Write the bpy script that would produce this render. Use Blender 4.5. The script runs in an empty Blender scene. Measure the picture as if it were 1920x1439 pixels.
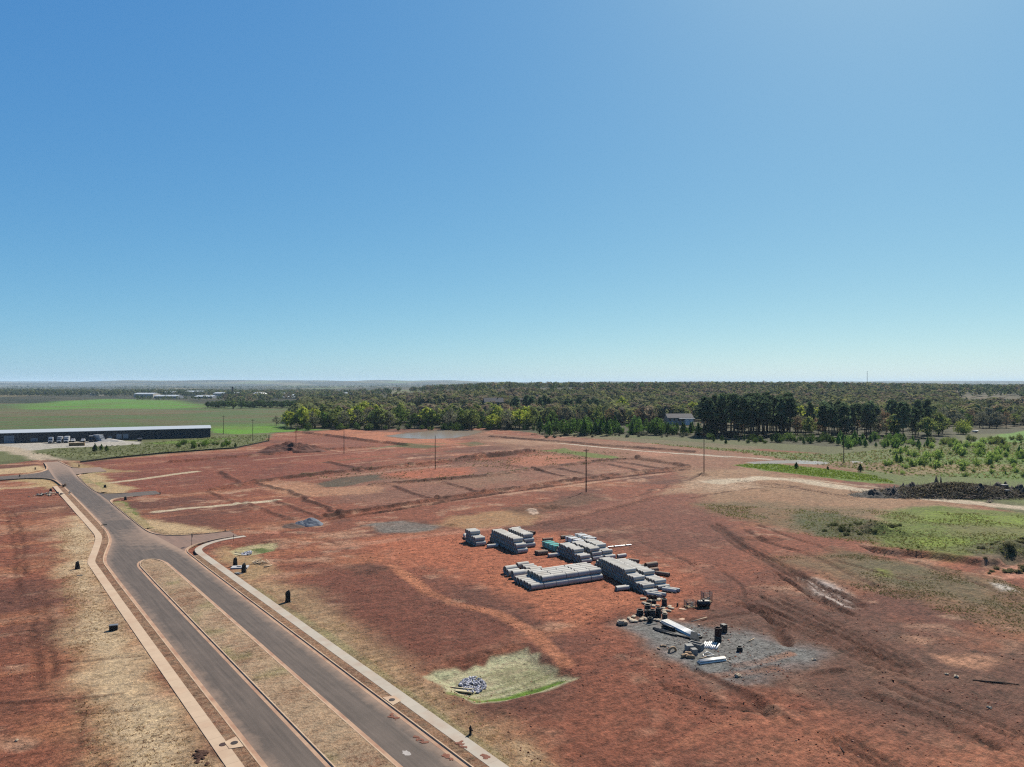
import bpy, bmesh, math, random
import numpy as np
from mathutils import Vector, Matrix

random.seed(7)
RNG = np.random.default_rng(7)
SC = bpy.context.scene
COL = SC.collection

# ---------------------------------------------------------------- camera
CAM_H, FPX, CX, CY = 37.0, 1330.0, 960.0, 719.5
cam_d = bpy.data.cameras.new('camera')
cam_d.sensor_width = 36.0
cam_d.lens = FPX / 1920.0 * 36.0
cam_d.clip_start = 0.5
cam_d.clip_end = 60000.0
cam = bpy.data.objects.new('camera', cam_d)
COL.objects.link(cam)
cam.location = (0, 0, CAM_H)
cam.rotation_euler = (math.radians(90), 0, 0)
SC.camera = cam

# ---------------------------------------------------------------- sky, sun, exposure
SUN_EL, SUN_AZ = math.radians(46), math.radians(31)      # azimuth clockwise from +Y
world = bpy.data.worlds.new('World')
SC.world = world
world.use_nodes = True
wn, wl = world.node_tree.nodes, world.node_tree.links
wn.clear()
w_out = wn.new('ShaderNodeOutputWorld')
w_bg = wn.new('ShaderNodeBackground')
w_sky = wn.new('ShaderNodeTexSky')
w_sky.sky_type = 'NISHITA'
w_sky.sun_disc = False
w_sky.sun_elevation = SUN_EL
w_sky.sun_rotation = SUN_AZ
w_sky.altitude = 0.0
w_sky.air_density = 0.6
w_sky.dust_density = 0.5
w_sky.ozone_density = 3.0
# the drone camera's tone response to the sky: one power and gain per channel
w_sep, w_com = wn.new('ShaderNodeSeparateColor'), wn.new('ShaderNodeCombineColor')
wl.new(w_sky.outputs[0], w_sep.inputs[0])
for ch, (pw, gn) in enumerate(((1.0, 0.73), (0.67, 1.80), (0.30, 4.03))):
    a_ = wn.new('ShaderNodeMath'); a_.operation = 'POWER'; a_.inputs[1].default_value = pw
    b_ = wn.new('ShaderNodeMath'); b_.operation = 'MULTIPLY'; b_.inputs[1].default_value = gn
    wl.new(w_sep.outputs[ch], a_.inputs[0]); wl.new(a_.outputs[0], b_.inputs[0]); wl.new(b_.outputs[0], w_com.inputs[ch])
w_bg.inputs['Strength'].default_value = 0.05
wl.new(w_com.outputs[0], w_bg.inputs['Color'])
wl.new(w_bg.outputs[0], w_out.inputs['Surface'])

sun_d = bpy.data.lights.new('sun', 'SUN')
sun_d.energy = 5.0
sun_d.angle = math.radians(0.53)
sun_d.color = (1.0, 0.93, 0.80)
sun = bpy.data.objects.new('sun', sun_d)
COL.objects.link(sun)
sun_dir = Vector((math.sin(SUN_AZ) * math.cos(SUN_EL), math.cos(SUN_AZ) * math.cos(SUN_EL), math.sin(SUN_EL)))
sun.rotation_euler = sun_dir.to_track_quat('Z', 'Y').to_euler()
sun.location = (60, 100, 120)

SC.view_settings.view_transform = 'Standard'
SC.view_settings.look = 'None'
SC.view_settings.gamma = 1.0
SC.view_settings.exposure = 1.0
SC.view_settings.use_curve_mapping = False
SC.cycles.max_bounces = 6
SC.cycles.transparent_max_bounces = 8
SC.cycles.volume_bounces = 0
SC.cycles.use_denoising = False
SC.cycles.caustics_reflective = False
SC.cycles.caustics_refractive = False
SC.cycles.sample_clamp_indirect = 2.0
SC.cycles.filter_width = 1.2
SC.cycles.use_adaptive_sampling = False

# ---------------------------------------------------------------- helpers: ground point of a survey bearing
def G(px, py):
    """Point on level ground that the survey photo shows at (px, py)."""
    v = py - CY
    return ((px - CX) / v * CAM_H, FPX * CAM_H / v)

_gp = {}
def GP(pts):
    k = id(pts)
    if k not in _gp: _gp[k] = (pts, np.array([G(*p) for p in pts], dtype=float))
    return _gp[k][1]

def lin(c):
    """albedo that shows as this sRGB tone on level ground under this sun and sky"""
    c = np.asarray(c, float) / 255.0
    return np.where(c <= 0.04045, c / 12.92, ((c + 0.055) / 1.055) ** 2.4) / np.array([2.49, 2.51, 2.48])

# ---------------------------------------------------------------- numpy noise
def _hash(ix, iy, seed):
    h = (ix.astype(np.int64) * 374761393 + iy.astype(np.int64) * 668265263 + seed * 2147483647 % 1000003) & 0xFFFFFFFF
    h = ((h ^ (h >> 13)) * 1274126177) & 0xFFFFFFFF
    h = h ^ (h >> 16)
    return (h & 0xFFFFFF).astype(np.float64) / 0xFFFFFF

def vnoise(x, y, seed=0):
    ix, iy = np.floor(x), np.floor(y)
    fx, fy = x - ix, y - iy
    fx = fx * fx * (3 - 2 * fx); fy = fy * fy * (3 - 2 * fy)
    ix = ix.astype(np.int64); iy = iy.astype(np.int64)
    a = _hash(ix, iy, seed); b = _hash(ix + 1, iy, seed)
    c = _hash(ix, iy + 1, seed); d = _hash(ix + 1, iy + 1, seed)
    return (a + (b - a) * fx) * (1 - fy) + (c + (d - c) * fx) * fy

def fbm(x, y, octv=4, seed=0):
    s = np.zeros_like(x, dtype=float); a = 0.5; t = 0.0
    for k in range(octv):
        s += a * vnoise(x + 17.3 * k, y - 9.1 * k, seed + k * 31); t += a
        x = x * 2.03; y = y * 2.03; a *= 0.5
    return s / t          # 0..1

def sstep(a, b, x):
    t = np.clip((x - a) / (b - a), 0, 1)
    return t * t * (3 - 2 * t)

def line_dist(x, y, P):
    d = np.full(x.shape, 1e9)
    for i in range(len(P) - 1):
        ax, ay = P[i]; bx, by = P[i + 1]
        dx, dy = bx - ax, by - ay
        L2 = dx * dx + dy * dy + 1e-9
        t = np.clip(((x - ax) * dx + (y - ay) * dy) / L2, 0, 1)
        d = np.minimum(d, np.hypot(x - ax - t * dx, y - ay - t * dy))
    return d

def poly_in(x, y, P):
    ins = np.zeros(x.shape, bool)
    n = len(P)
    for i in range(n):
        x1, y1 = P[i]; x2, y2 = P[(i + 1) % n]
        if y1 == y2: continue
        c = ((y1 > y) != (y2 > y)) & (x < (x2 - x1) * (y - y1) / (y2 - y1) + x1)
        ins ^= c
    return ins

def mask_of(kind, P, x, y, soft):
    """0..1 mask of a line (soft = half width) or a polygon (soft = edge width), evaluated only near the shape."""
    m = np.zeros(x.shape)
    pad = soft * 2.5 + 0.5
    sel = np.nonzero((x > P[:, 0].min() - pad) & (x < P[:, 0].max() + pad) & (y > P[:, 1].min() - pad) & (y < P[:, 1].max() + pad))[0]
    if len(sel) == 0: return m
    xs, ys = x[sel], y[sel]
    if kind == 'line':
        m[sel] = 1 - sstep(soft * 0.55, soft * 1.35, line_dist(xs, ys, P))
    else:
        d = line_dist(xs, ys, np.vstack([P, P[:1]]))
        d = np.where(poly_in(xs, ys, P), d, -d)
        m[sel] = sstep(-soft, soft, d)
    return m

# ---------------------------------------------------------------- materials
MATS = {}
def new_mat(name):
    m = bpy.data.materials.new(name); m.use_nodes = True
    nt = m.node_tree; nt.nodes.clear()
    out = nt.nodes.new('ShaderNodeOutputMaterial')
    return m, nt, nt.nodes, nt.links, out

def mat(name, rgb, rough=0.8, var=0.12, scale=1.5, metal=0.0, bump=0.0, dirt=None, dirt_amt=0.0, spec=0.3, objvar=0.0, world=False):
    """Principled with noise-broken colour (rgb is linear)."""
    if name in MATS: return MATS[name]
    m, nt, N, L, out = new_mat(name)
    p = N.new('ShaderNodeBsdfPrincipled')
    p.inputs['Roughness'].default_value = rough
    p.inputs['Metallic'].default_value = metal
    p.inputs['Specular IOR Level'].default_value = spec
    tc = N.new('ShaderNodeTexCoord')
    no = N.new('ShaderNodeTexNoise'); no.inputs['Scale'].default_value = scale; no.inputs['Detail'].default_value = 6; no.inputs['Roughness'].default_value = 0.65
    vec = N.new('ShaderNodeNewGeometry').outputs['Position'] if world else tc.outputs['Object']
    L.new(vec, no.inputs['Vector'])
    mr = N.new('ShaderNodeMapRange'); mr.inputs[1].default_value = 0.25; mr.inputs[2].default_value = 0.75
    mr.inputs[3].default_value = 1 - var; mr.inputs[4].default_value = 1 + var
    L.new(no.outputs['Fac'], mr.inputs[0])
    mx = N.new('ShaderNodeVectorMath'); mx.operation = 'SCALE'
    mx.inputs[0].default_value = rgb[:3]
    src = mr.outputs[0]
    if objvar:
        oi = N.new('ShaderNodeObjectInfo'); m2 = N.new('ShaderNodeMapRange'); m2.inputs[3].default_value = 1 - objvar; m2.inputs[4].default_value = 1 + objvar
        L.new(oi.outputs['Random'], m2.inputs[0])
        mm = N.new('ShaderNodeMath'); mm.operation = 'MULTIPLY'; L.new(src, mm.inputs[0]); L.new(m2.outputs[0], mm.inputs[1]); src = mm.outputs[0]
    L.new(src, mx.inputs['Scale'])
    csrc = mx.outputs[0]
    if dirt is not None:
        n2 = N.new('ShaderNodeTexNoise'); n2.inputs['Scale'].default_value = scale * 0.37; n2.inputs['Detail'].default_value = 5
        L.new(vec, n2.inputs['Vector'])
        r2 = N.new('ShaderNodeMapRange'); r2.inputs[1].default_value = 0.45; r2.inputs[2].default_value = 0.72; r2.inputs[3].default_value = 0; r2.inputs[4].default_value = dirt_amt
        L.new(n2.outputs['Fac'], r2.inputs[0])
        mixc = N.new('ShaderNodeMix'); mixc.data_type = 'RGBA'
        L.new(r2.outputs[0], mixc.inputs[0]); L.new(csrc, mixc.inputs[6]); mixc.inputs[7].default_value = (*dirt, 1)
        csrc = mixc.outputs[2]
    L.new(csrc, p.inputs['Base Color'])
    if bump:
        b = N.new('ShaderNodeBump'); b.inputs['Strength'].default_value = bump; b.inputs['Distance'].default_value = 0.05
        L.new(no.outputs['Fac'], b.inputs['Height']); L.new(b.outputs[0], p.inputs['Normal'])
    L.new(p.outputs[0], out.inputs['Surface'])
    MATS[name] = m
    return m

def foliage_mat(name, rough=0.75, trans=0.35):
    """Leaf colour comes from the object's own colour, with per-leaf variation."""
    if name in MATS: return MATS[name]
    m, nt, N, L, out = new_mat(name)
    oi = N.new('ShaderNodeObjectInfo')
    at = N.new('ShaderNodeAttribute'); at.attribute_name = 'tint'
    mx = N.new('ShaderNodeMix'); mx.data_type = 'RGBA'; mx.blend_type = 'MULTIPLY'; mx.inputs[0].default_value = 1
    L.new(oi.outputs['Color'], mx.inputs[6]); L.new(at.outputs['Color'], mx.inputs[7])
    d = N.new('ShaderNodeBsdfDiffuse'); t = N.new('ShaderNodeBsdfTranslucent'); ms = N.new('ShaderNodeMixShader')
    ms.inputs[0].default_value = trans
    L.new(mx.outputs[2], d.inputs['Color']); L.new(mx.outputs[2], t.inputs['Color'])
    L.new(d.outputs[0], ms.inputs[1]); L.new(t.outputs[0], ms.inputs[2]); L.new(ms.outputs[0], out.inputs['Surface'])
    MATS[name] = m
    return m

def fixed_foliage(name, rgb, trans=0.35):
    if name in MATS: return MATS[name]
    m, nt, N, L, out = new_mat(name)
    at = N.new('ShaderNodeAttribute'); at.attribute_name = 'tint'
    mx = N.new('ShaderNodeMix'); mx.data_type = 'RGBA'; mx.blend_type = 'MULTIPLY'; mx.inputs[0].default_value = 1
    mx.inputs[6].default_value = (*rgb, 1); L.new(at.outputs['Color'], mx.inputs[7])
    d = N.new('ShaderNodeBsdfDiffuse'); t = N.new('ShaderNodeBsdfTranslucent'); ms = N.new('ShaderNodeMixShader')
    ms.inputs[0].default_value = trans
    L.new(mx.outputs[2], d.inputs['Color']); L.new(mx.outputs[2], t.inputs['Color'])
    L.new(d.outputs[0], ms.inputs[1]); L.new(t.outputs[0], ms.inputs[2]); L.new(ms.outputs[0], out.inputs['Surface'])
    MATS[name] = m
    return m

# ---------------------------------------------------------------- mesh builder
class MB:
    def __init__(s): s.v = []; s.f = []; s.sm = []
    def add(s, vs, fs, smooth=False):
        o = len(s.v); s.v += [tuple(map(float, p)) for p in vs]
        s.f += [tuple(i + o for i in f) for f in fs]; s.sm += [smooth] * len(fs)
        return s
    def box(s, x0, x1, y0, y1, z0, z1, M=None):
        vs = [(x, y, z) for z in (z0, z1) for y in (y0, y1) for x in (x0, x1)]
        if M is not None: vs = [M @ Vector(p) for p in vs]
        return s.add(vs, [(0, 2, 3, 1), (4, 5, 7, 6), (0, 1, 5, 4), (2, 6, 7, 3), (0, 4, 6, 2), (1, 3, 7, 5)])
    def bevbox(s, x0, x1, y0, y1, z0, z1, b=0.04, M=None):
        """box with chamfered vertical and top edges"""
        def ring(d, z): return [(x0 + d + b, y0 + d, z), (x1 - d - b, y0 + d, z), (x1 - d, y0 + d + b, z), (x1 - d, y1 - d - b, z), (x1 - d - b, y1 - d, z), (x0 + d + b, y1 - d, z), (x0 + d, y1 - d - b, z), (x0 + d, y0 + d + b, z)]
        vs = ring(0, z0) + ring(0, z1 - b) + ring(b, z1)
        if M is not None: vs = [M @ Vector(p) for p in vs]
        fs = [tuple(reversed(range(8)))]
        for k in (0, 8):
            fs += [(k + i, k + (i + 1) % 8, k + 8 + (i + 1) % 8, k + 8 + i) for i in range(8)]
        fs.append(tuple(range(16, 24)))
        return s.add(vs, fs)
    def tube(s, pts, radii, n=8, caps=True, smooth=True):
        pts = [Vector(p) for p in pts]
        if not hasattr(radii, '__len__'): radii = [radii] * len(pts)
        vs = []; up = None
        for i, p in enumerate(pts):
            t = (pts[min(i + 1, len(pts) - 1)] - pts[max(i - 1, 0)])
            t = t.normalized() if t.length > 1e-9 else Vector((0, 0, 1))
            if up is None:
                up = Vector((0, 0, 1)) if abs(t.z) < 0.9 else Vector((1, 0, 0))
            a = t.cross(up).normalized(); b = a.cross(t).normalized(); up = b
            for k in range(n):
                an = 2 * math.pi * k / n
                vs.append(p + (a * math.cos(an) + b * math.sin(an)) * radii[i])
        fs = []
        for i in range(len(pts) - 1):
            for k in range(n):
                fs.append((i * n + k, i * n + (k + 1) % n, (i + 1) * n + (k + 1) % n, (i + 1) * n + k))
        s.add(vs, fs, smooth)
        if caps:
            o = len(s.v) - len(vs)
            s.f.append(tuple(o + k for k in reversed(range(n)))); s.sm.append(False)
            s.f.append(tuple(o + (len(pts) - 1) * n + k for k in range(n))); s.sm.append(False)
        return s
    def lathe(s, prof, n=16, smooth=True, c=(0, 0, 0), axis='z'):
        """closed or open profile of (r, z)"""
        vs = []
        for r, z in prof:
            for k in range(n):
                a = 2 * math.pi * k / n
                if axis == 'z': vs.append((c[0] + r * math.cos(a), c[1] + r * math.sin(a), c[2] + z))
                else: vs.append((c[0] + z, c[1] + r * math.cos(a), c[2] + r * math.sin(a)))
        fs = []
        for i in range(len(prof) - 1):
            for k in range(n):
                fs.append((i * n + k, i * n + (k + 1) % n, (i + 1) * n + (k + 1) % n, (i + 1) * n + k))
        return s.add(vs, fs, smooth)
    def prism(s, poly, z0, z1):
        n = len(poly)
        vs = [(x, y, z0) for x, y in poly] + [(x, y, z1) for x, y in poly]
        return s.add(vs, [tuple(reversed(range(n))), tuple(range(n, 2 * n))] + [(i, (i + 1) % n, n + (i + 1) % n, n + i) for i in range(n)])
    def mesh(s, name, m):
        me = bpy.data.meshes.new(name)
        me.from_pydata(s.v, [], s.f)
        me.polygons.foreach_set('use_smooth', s.sm)
        if m is not None: me.materials.append(m)
        me.update()
        me.set_sharp_from_angle(angle=math.radians(38))
        me.polygons.foreach_set('use_smooth', s.sm)
        return me
    def obj(s, name, m, parent=None, loc=None, rz=0.0):
        return link(name, s.mesh(name, m), parent, loc, rz)

def link(name, me, parent=None, loc=None, rz=0.0):
    o = bpy.data.objects.new(name, me); COL.objects.link(o)
    if parent is not None: o.parent = parent
    if loc is not None: o.location = loc
    if rz: o.rotation_euler = (0, 0, rz)
    return o

def tag(o, label=None, cat=None, group=None, kind=None):
    if label: o['label'] = label
    if cat: o['category'] = cat
    if group: o['group'] = group
    if kind: o['kind'] = kind
    return o

def thing(name, label, cat, loc, rz=0.0, group=None):
    o = link(name, None, None, loc, rz)
    o.empty_display_size = 0.3
    return tag(o, label, cat, group)

def np_mesh(name, V, F, m=None, smooth=False):
    """numpy verts (n,3), faces (m,3|4) -> mesh"""
    me = bpy.data.meshes.new(name)
    k = F.shape[1]
    me.vertices.add(len(V)); me.vertices.foreach_set('co', np.ascontiguousarray(V, np.float32).ravel())
    me.loops.add(F.size); me.loops.foreach_set('vertex_index', np.ascontiguousarray(F, np.int32).ravel())
    me.polygons.add(len(F))
    me.polygons.foreach_set('loop_start', np.arange(0, F.size, k, dtype=np.int32))
    me.polygons.foreach_set('loop_total', np.full(len(F), k, np.int32))
    if smooth: me.polygons.foreach_set('use_smooth', np.ones(len(F), bool))
    if m is not None: me.materials.append(m)
    me.update(calc_edges=True)
    return me

def vcol(me, name, arr):
    a = me.attributes.new(name, 'FLOAT_COLOR', 'POINT')
    if arr.shape[1] == 3: arr = np.hstack([arr, np.ones((len(arr), 1))])
    a.data.foreach_set('color', np.ascontiguousarray(arr, np.float32).ravel())
# ================================================================ terrain
U = np.array([0.6122, -0.7907]); NV = np.array([0.7907, 0.6122])      # along the new road / across it
def SN(s, n): return U * s + NV * n
def SNP(pts): return np.array([SN(*p) for p in pts])

LEFT_KERB = [(-30, 22.8), (-100, 22.8), (-164, 22.8), (-170, 23.3), (-175, 24.2), (-181, 25.5), (-187, 26.8), (-193, 27.7), (-205, 28.5), (-250, 28.6), (-290, 28.6), (-312, 28.2), (-324, 27.6), (-331, 25.5), (-335, 21.5), (-336, 14), (-336, 6)]
LEFT_KERB_FAR = [(-348, 6), (-348, 14), (-350, 22), (-357, 27), (-368, 29.2), (-392, 30)]
RIGHT_KERB = [(-30, 38.7), (-100, 38.7), (-165, 38.7), (-169, 39.3), (-172.5, 41.2), (-175, 44.5), (-176.5, 49), (-176.8, 54)]
RIGHT_KERB_MID = [(-184, 58), (-184, 50), (-184.8, 44), (-187.5, 39.5), (-192, 37), (-200, 36.4), (-230, 36.4), (-252, 36.4), (-256, 37.2), (-259, 39.5), (-260, 44)]
RIGHT_KERB_FAR = [(-269, 44), (-270, 39.5), (-273, 36.8), (-280, 35.9), (-300, 35.6), (-330, 36.2), (-336, 38)]
RIGHT_KERB_END = [(-362, 40), (-366, 37.8), (-385, 36.8), (-398, 36)]
LEFT_WALK = [(-30, 20.7), (-167, 20.8), (-171, 21.2), (-176, 22.3), (-190, 25.0), (-196, 25.9), (-202, 26.2), (-246, 26.1), (-302, 26.2)]
RIGHT_WALK = [(-30, 40.8), (-163, 40.8), (-166.5, 41.1), (-168.6, 41.8), (-170.4, 43), (-172, 44.6), (-173.6, 46.8), (-174.6, 49.4), (-175.1, 54)]

CORRIDOR = SNP([(-20, 20.8), (-167, 20.9), (-176, 22.4), (-190, 25.1), (-202, 26.3), (-290, 26.4), (-325, 26), (-330, 10), (-352, 10), (-360, 26.5), (-400, 28), (-420, 30), (-400, 37.5), (-366, 38.5), (-359, 43), (-342.5, 43), (-334, 37.5), (-280, 37), (-271, 40), (-269, 46), (-260, 46), (-258, 39), (-250, 37.4), (-200, 37.4), (-190, 40), (-185.5, 46), (-184.6, 52.5), (-176, 52.5), (-173, 45.5), (-168, 41.2), (-160, 40.7), (-20, 40.7)])

PIT = GP([(806, 1262), (850, 1243), (905, 1228), (985, 1217), (1010, 1232), (1040, 1250), (1068, 1268), (1010, 1291), (940, 1310), (890, 1311), (845, 1292)])
PIT2 = GP([(424, 1030), (448, 1022), (480, 1018), (520, 1015), (522, 1022), (500, 1034), (470, 1040), (440, 1040)])
POND = GP([(722, 817), (770, 812), (830, 806.5), (880, 806), (900, 809), (880, 815), (850, 820.5), (800, 822.5), (760, 821)])
BANK = GP([(1612, 1024), (1680, 1032), (1752, 1037), (1830, 1049), (1872, 1050), (1890, 1036), (1935, 1030), (1990, 1100), (1920, 1104), (1880, 1082), (1800, 1068), (1740, 1052), (1660, 1042)])
STREAM = GP([(1395, 866), (1450, 863), (1500, 862), (1545, 865), (1560, 867), (1540, 871), (1480, 868.5), (1420, 871)])
STREAM2 = GP([(1590, 862), (1620, 866), (1650, 869), (1600, 868)])

# ridges (height, half width) and ruts: lines across the graded lots
RIDGES = [
    ([(612, 969), (700, 957), (800, 941), (900, 926), (1000, 912), (1100, 899), (1200, 888), (1290, 878)], 0.55, 1.1),
    ([(616, 974), (705, 962), (805, 946), (905, 930), (1105, 903), (1290, 881)], -0.35, 1.0),
    ([(400, 919), (480, 905), (570, 892), (700, 879), (830, 868), (994, 849)], 0.6, 1.5),
    ([(323, 867), (477, 856), (591, 846), (700, 840)], 0.6, 1.6),
    ([(700, 910), (800, 902), (908, 894), (1038, 877), (1106, 866), (1195, 861)], 0.5, 1.6),
    ([(556, 811), (640, 821), (700, 830), (765, 836)], 0.8, 2.2),
    ([(921, 819), (1010, 826), (1100, 834), (1200, 841), (1300, 849)], 0.6, 2.2),
    ([(1195, 861), (1250, 870), (1290, 877)], 0.7, 1.6),
    ([(860, 866), (900, 860), (960, 852), (1000, 848)], 0.7, 1.8),
    ([(480, 905), (545, 922), (612, 952), (640, 968)], 0.3, 1.0),
    ([(395, 922), (425, 935), (470, 958)], 0.25, 0.9),
    ([(460, 942), (500, 958), (540, 975)], 0.25, 0.9),
    ([(515, 938), (560, 955), (600, 972)], 0.25, 0.9),
    ([(740, 912), (790, 930), (830, 940)], 0.25, 1.0),
    ([(830, 905), (880, 918), (910, 925)], 0.25, 1.0),
    ([(940, 870), (990, 880), (1020, 885)], 0.25, 1.2),
    ([(1010, 883), (1060, 895), (1080, 902)], 0.25, 1.0),
    ([(1050, 880), (1110, 893), (1140, 897)], 0.25, 1.0),
    ([(1120, 868), (1190, 882), (1215, 888)], 0.25, 1.2),
    ([(1140, 865), (1220, 877), (1250, 882)], 0.3, 1.2),
    ([(415, 885), (440, 898), (452, 905)], 0.3, 1.2),
    ([(620, 866), (660, 876), (680, 884)], 0.3, 1.4),
    ([(1332, 986), (1384, 1027), (1449, 1061), (1514, 1098), (1600, 1140)], -0.22, 0.5),
    ([(1346, 983), (1400, 1024), (1462, 1056), (1530, 1092), (1620, 1136)], -0.22, 0.5),
    ([(1400, 995), (1425, 1012), (1500, 1035), (1560, 1060), (1640, 1100)], -0.25, 0.8),
    ([(1420, 985), (1490, 1010), (1560, 1035)], -0.2, 0.5),
    ([(1385, 1132), (1420, 1145), (1450, 1170), (1470, 1200), (1478, 1212)], -0.3, 0.45),
    ([(1395, 1130), (1440, 1150), (1500, 1180), (1580, 1215), (1650, 1256)], -0.28, 0.4),
    ([(1410, 1145), (1480, 1178), (1560, 1212), (1620, 1245)], -0.28, 0.4),
    ([(1450, 1135), (1540, 1180), (1630, 1225), (1700, 1262)], -0.25, 0.4),
    ([(1465, 1150), (1570, 1190), (1660, 1232), (1720, 1262)], -0.25, 0.4),
    ([(1500, 1090), (1550, 1130), (1590, 1150)], -0.2, 0.35),
    ([(1460, 1075), (1520, 1120), (1560, 1145)], -0.2, 0.35),
    ([(1450, 1068), (1505, 1110), (1545, 1140)], -0.2, 0.35),
    ([(1700, 1050), (1800, 1080), (1920, 1130)], -0.2, 0.7),
    ([(1570, 1052), (1660, 1078), (1720, 1092)], -0.2, 0.5),
    ([(1300, 935), (1350, 925), (1400, 918), (1500, 912)], -0.15, 0.8),
    ([(1180, 935), (1260, 912), (1300, 902), (1320, 893)], -0.15, 0.7),
    ([(1690, 1262), (1600, 1250), (1520, 1262)], 0.2, 0.6),
    ([(8, 955), (24, 1010), (30, 1080), (28, 1130)], -0.15, 0.5), ([(22, 955), (40, 1010), (46, 1080)], -0.15, 0.5),
    ([(66, 1125), (66, 1170), (72, 1250), (78, 1290)], -0.15, 0.4), ([(92, 1120), (92, 1165), (98, 1240), (102, 1270)], -0.15, 0.4),
    ([(150, 1320), (152, 1370), (160, 1439), (164, 1470)], -0.1, 0.25), ([(0, 1320), (60, 1318), (140, 1310), (240, 1302)], 0.12, 0.5),
    ([(100, 1245), (180, 1238), (260, 1232)], -0.1, 0.4), ([(60, 1190), (140, 1185), (190, 1180)], -0.1, 0.35), ([(150, 1340), (260, 1332)], -0.1, 0.4),
    ([(1300, 1255), (1390, 1300), (1440, 1345)], -0.2, 0.5), ([(1330, 1268), (1420, 1310), (1480, 1350)], 0.2, 0.5), ([(1560, 1390), (1620, 1420), (1700, 1470)], -0.15, 0.35), ([(1540, 1395), (1590, 1420), (1660, 1468)], -0.15, 0.35),
    ([(1240, 1150), (1290, 1165), (1400, 1150)], -0.12, 0.6), ([(1340, 1060), (1380, 1090), (1400, 1130)], -0.15, 0.5), ([(560, 1000), (620, 1015), (640, 1025)], -0.12, 0.5), ([(1200, 1015), (1260, 1040), (1300, 1060)], -0.12, 0.5),
]
_rr = random.Random(3)
for base, n_, sp in (([(1440, 1132), (1540, 1178), (1630, 1222), (1700, 1258)], 9, 34), ([(1340, 985), (1395, 1026), (1460, 1060), (1530, 1098), (1610, 1140)], 7, 16), ([(1470, 1080), (1530, 1118), (1590, 1152)], 6, 16), ([(1400, 1135), (1450, 1165), (1475, 1208)], 5, 12), ([(1560, 1380), (1640, 1425), (1720, 1470)], 5, 24), ([(1250, 1290), (1340, 1320), (1440, 1330)], 4, 20), ([(1640, 1290), (1760, 1340), (1900, 1400)], 6, 40), ([(1380, 905), (1480, 915), (1600, 935)], 5, 14), ([(1010, 985), (1120, 960), (1230, 930)], 4, 10)):
    for _ in range(n_):
        ox, oy = _rr.uniform(-sp, sp), _rr.uniform(-sp * .35, sp * .35)
        RIDGES.append(([(x + ox + _rr.uniform(-4, 4), y + oy + _rr.uniform(-2, 2)) for x, y in base], -_rr.uniform(.1, .22), _rr.uniform(.22, .42)))
MOUNDS = [  # px, py, radius along x, radius along y (m), height, ruggedness
    (548, 846, 19, 12, 4.0, 0.5), (1320, 892, 3.2, 2.6, 1.1, 0.4), (1099, 927, 4.5, 3.0, 0.5, 0.5),
    (1437, 921, 2.2, 1.6, 0.6, 0.3), (993, 957, 5, 3, 0.7, 0.6), (850, 985, 2, 1.6, 0.7, 0.5),
    (1030, 952, 9, 4, 0.9, 0.6), (1430, 1010, 6, 3, 0.7, 0.8), (905, 852, 6, 3, 1.0, 0.6),
    (1610, 994, 8, 5, 1.3, 0.7), (1660, 998, 7, 5, 1.5, 0.7), (1180, 1155, 4, 3, 0.35, 0.9), (1120, 1165, 5, 3, 0.3, 0.9),
    (690, 1068, 7, 3.5, 0.35, 0.9), (1450, 1300, 5, 3, 0.3, 0.9), (1480, 1280, 4, 2.5, 0.3, 0.9),
    (1905, 1035, 6, 6, 2.0, 0.4),
]
def far_hill(x, y):
    t = x / np.maximum(y, 1) * FPX + CX
    A = 24 * sstep(560, 980, t) * (1 - 0.25 * sstep(1500, 1900, t))
    h = A * sstep(680, 1500, y)
    h += 10 * sstep(1500, 5000, y) * (fbm(x / 900, y / 900, 3, 5) - 0.5) * 2
    ridge = sstep(8500, 12500, y) * (10 + np.clip(fbm(x / 2600, y / 9000, 4, 11) * 2.6 - .85, 0, 1.2) * 80)
    return h + ridge

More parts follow.
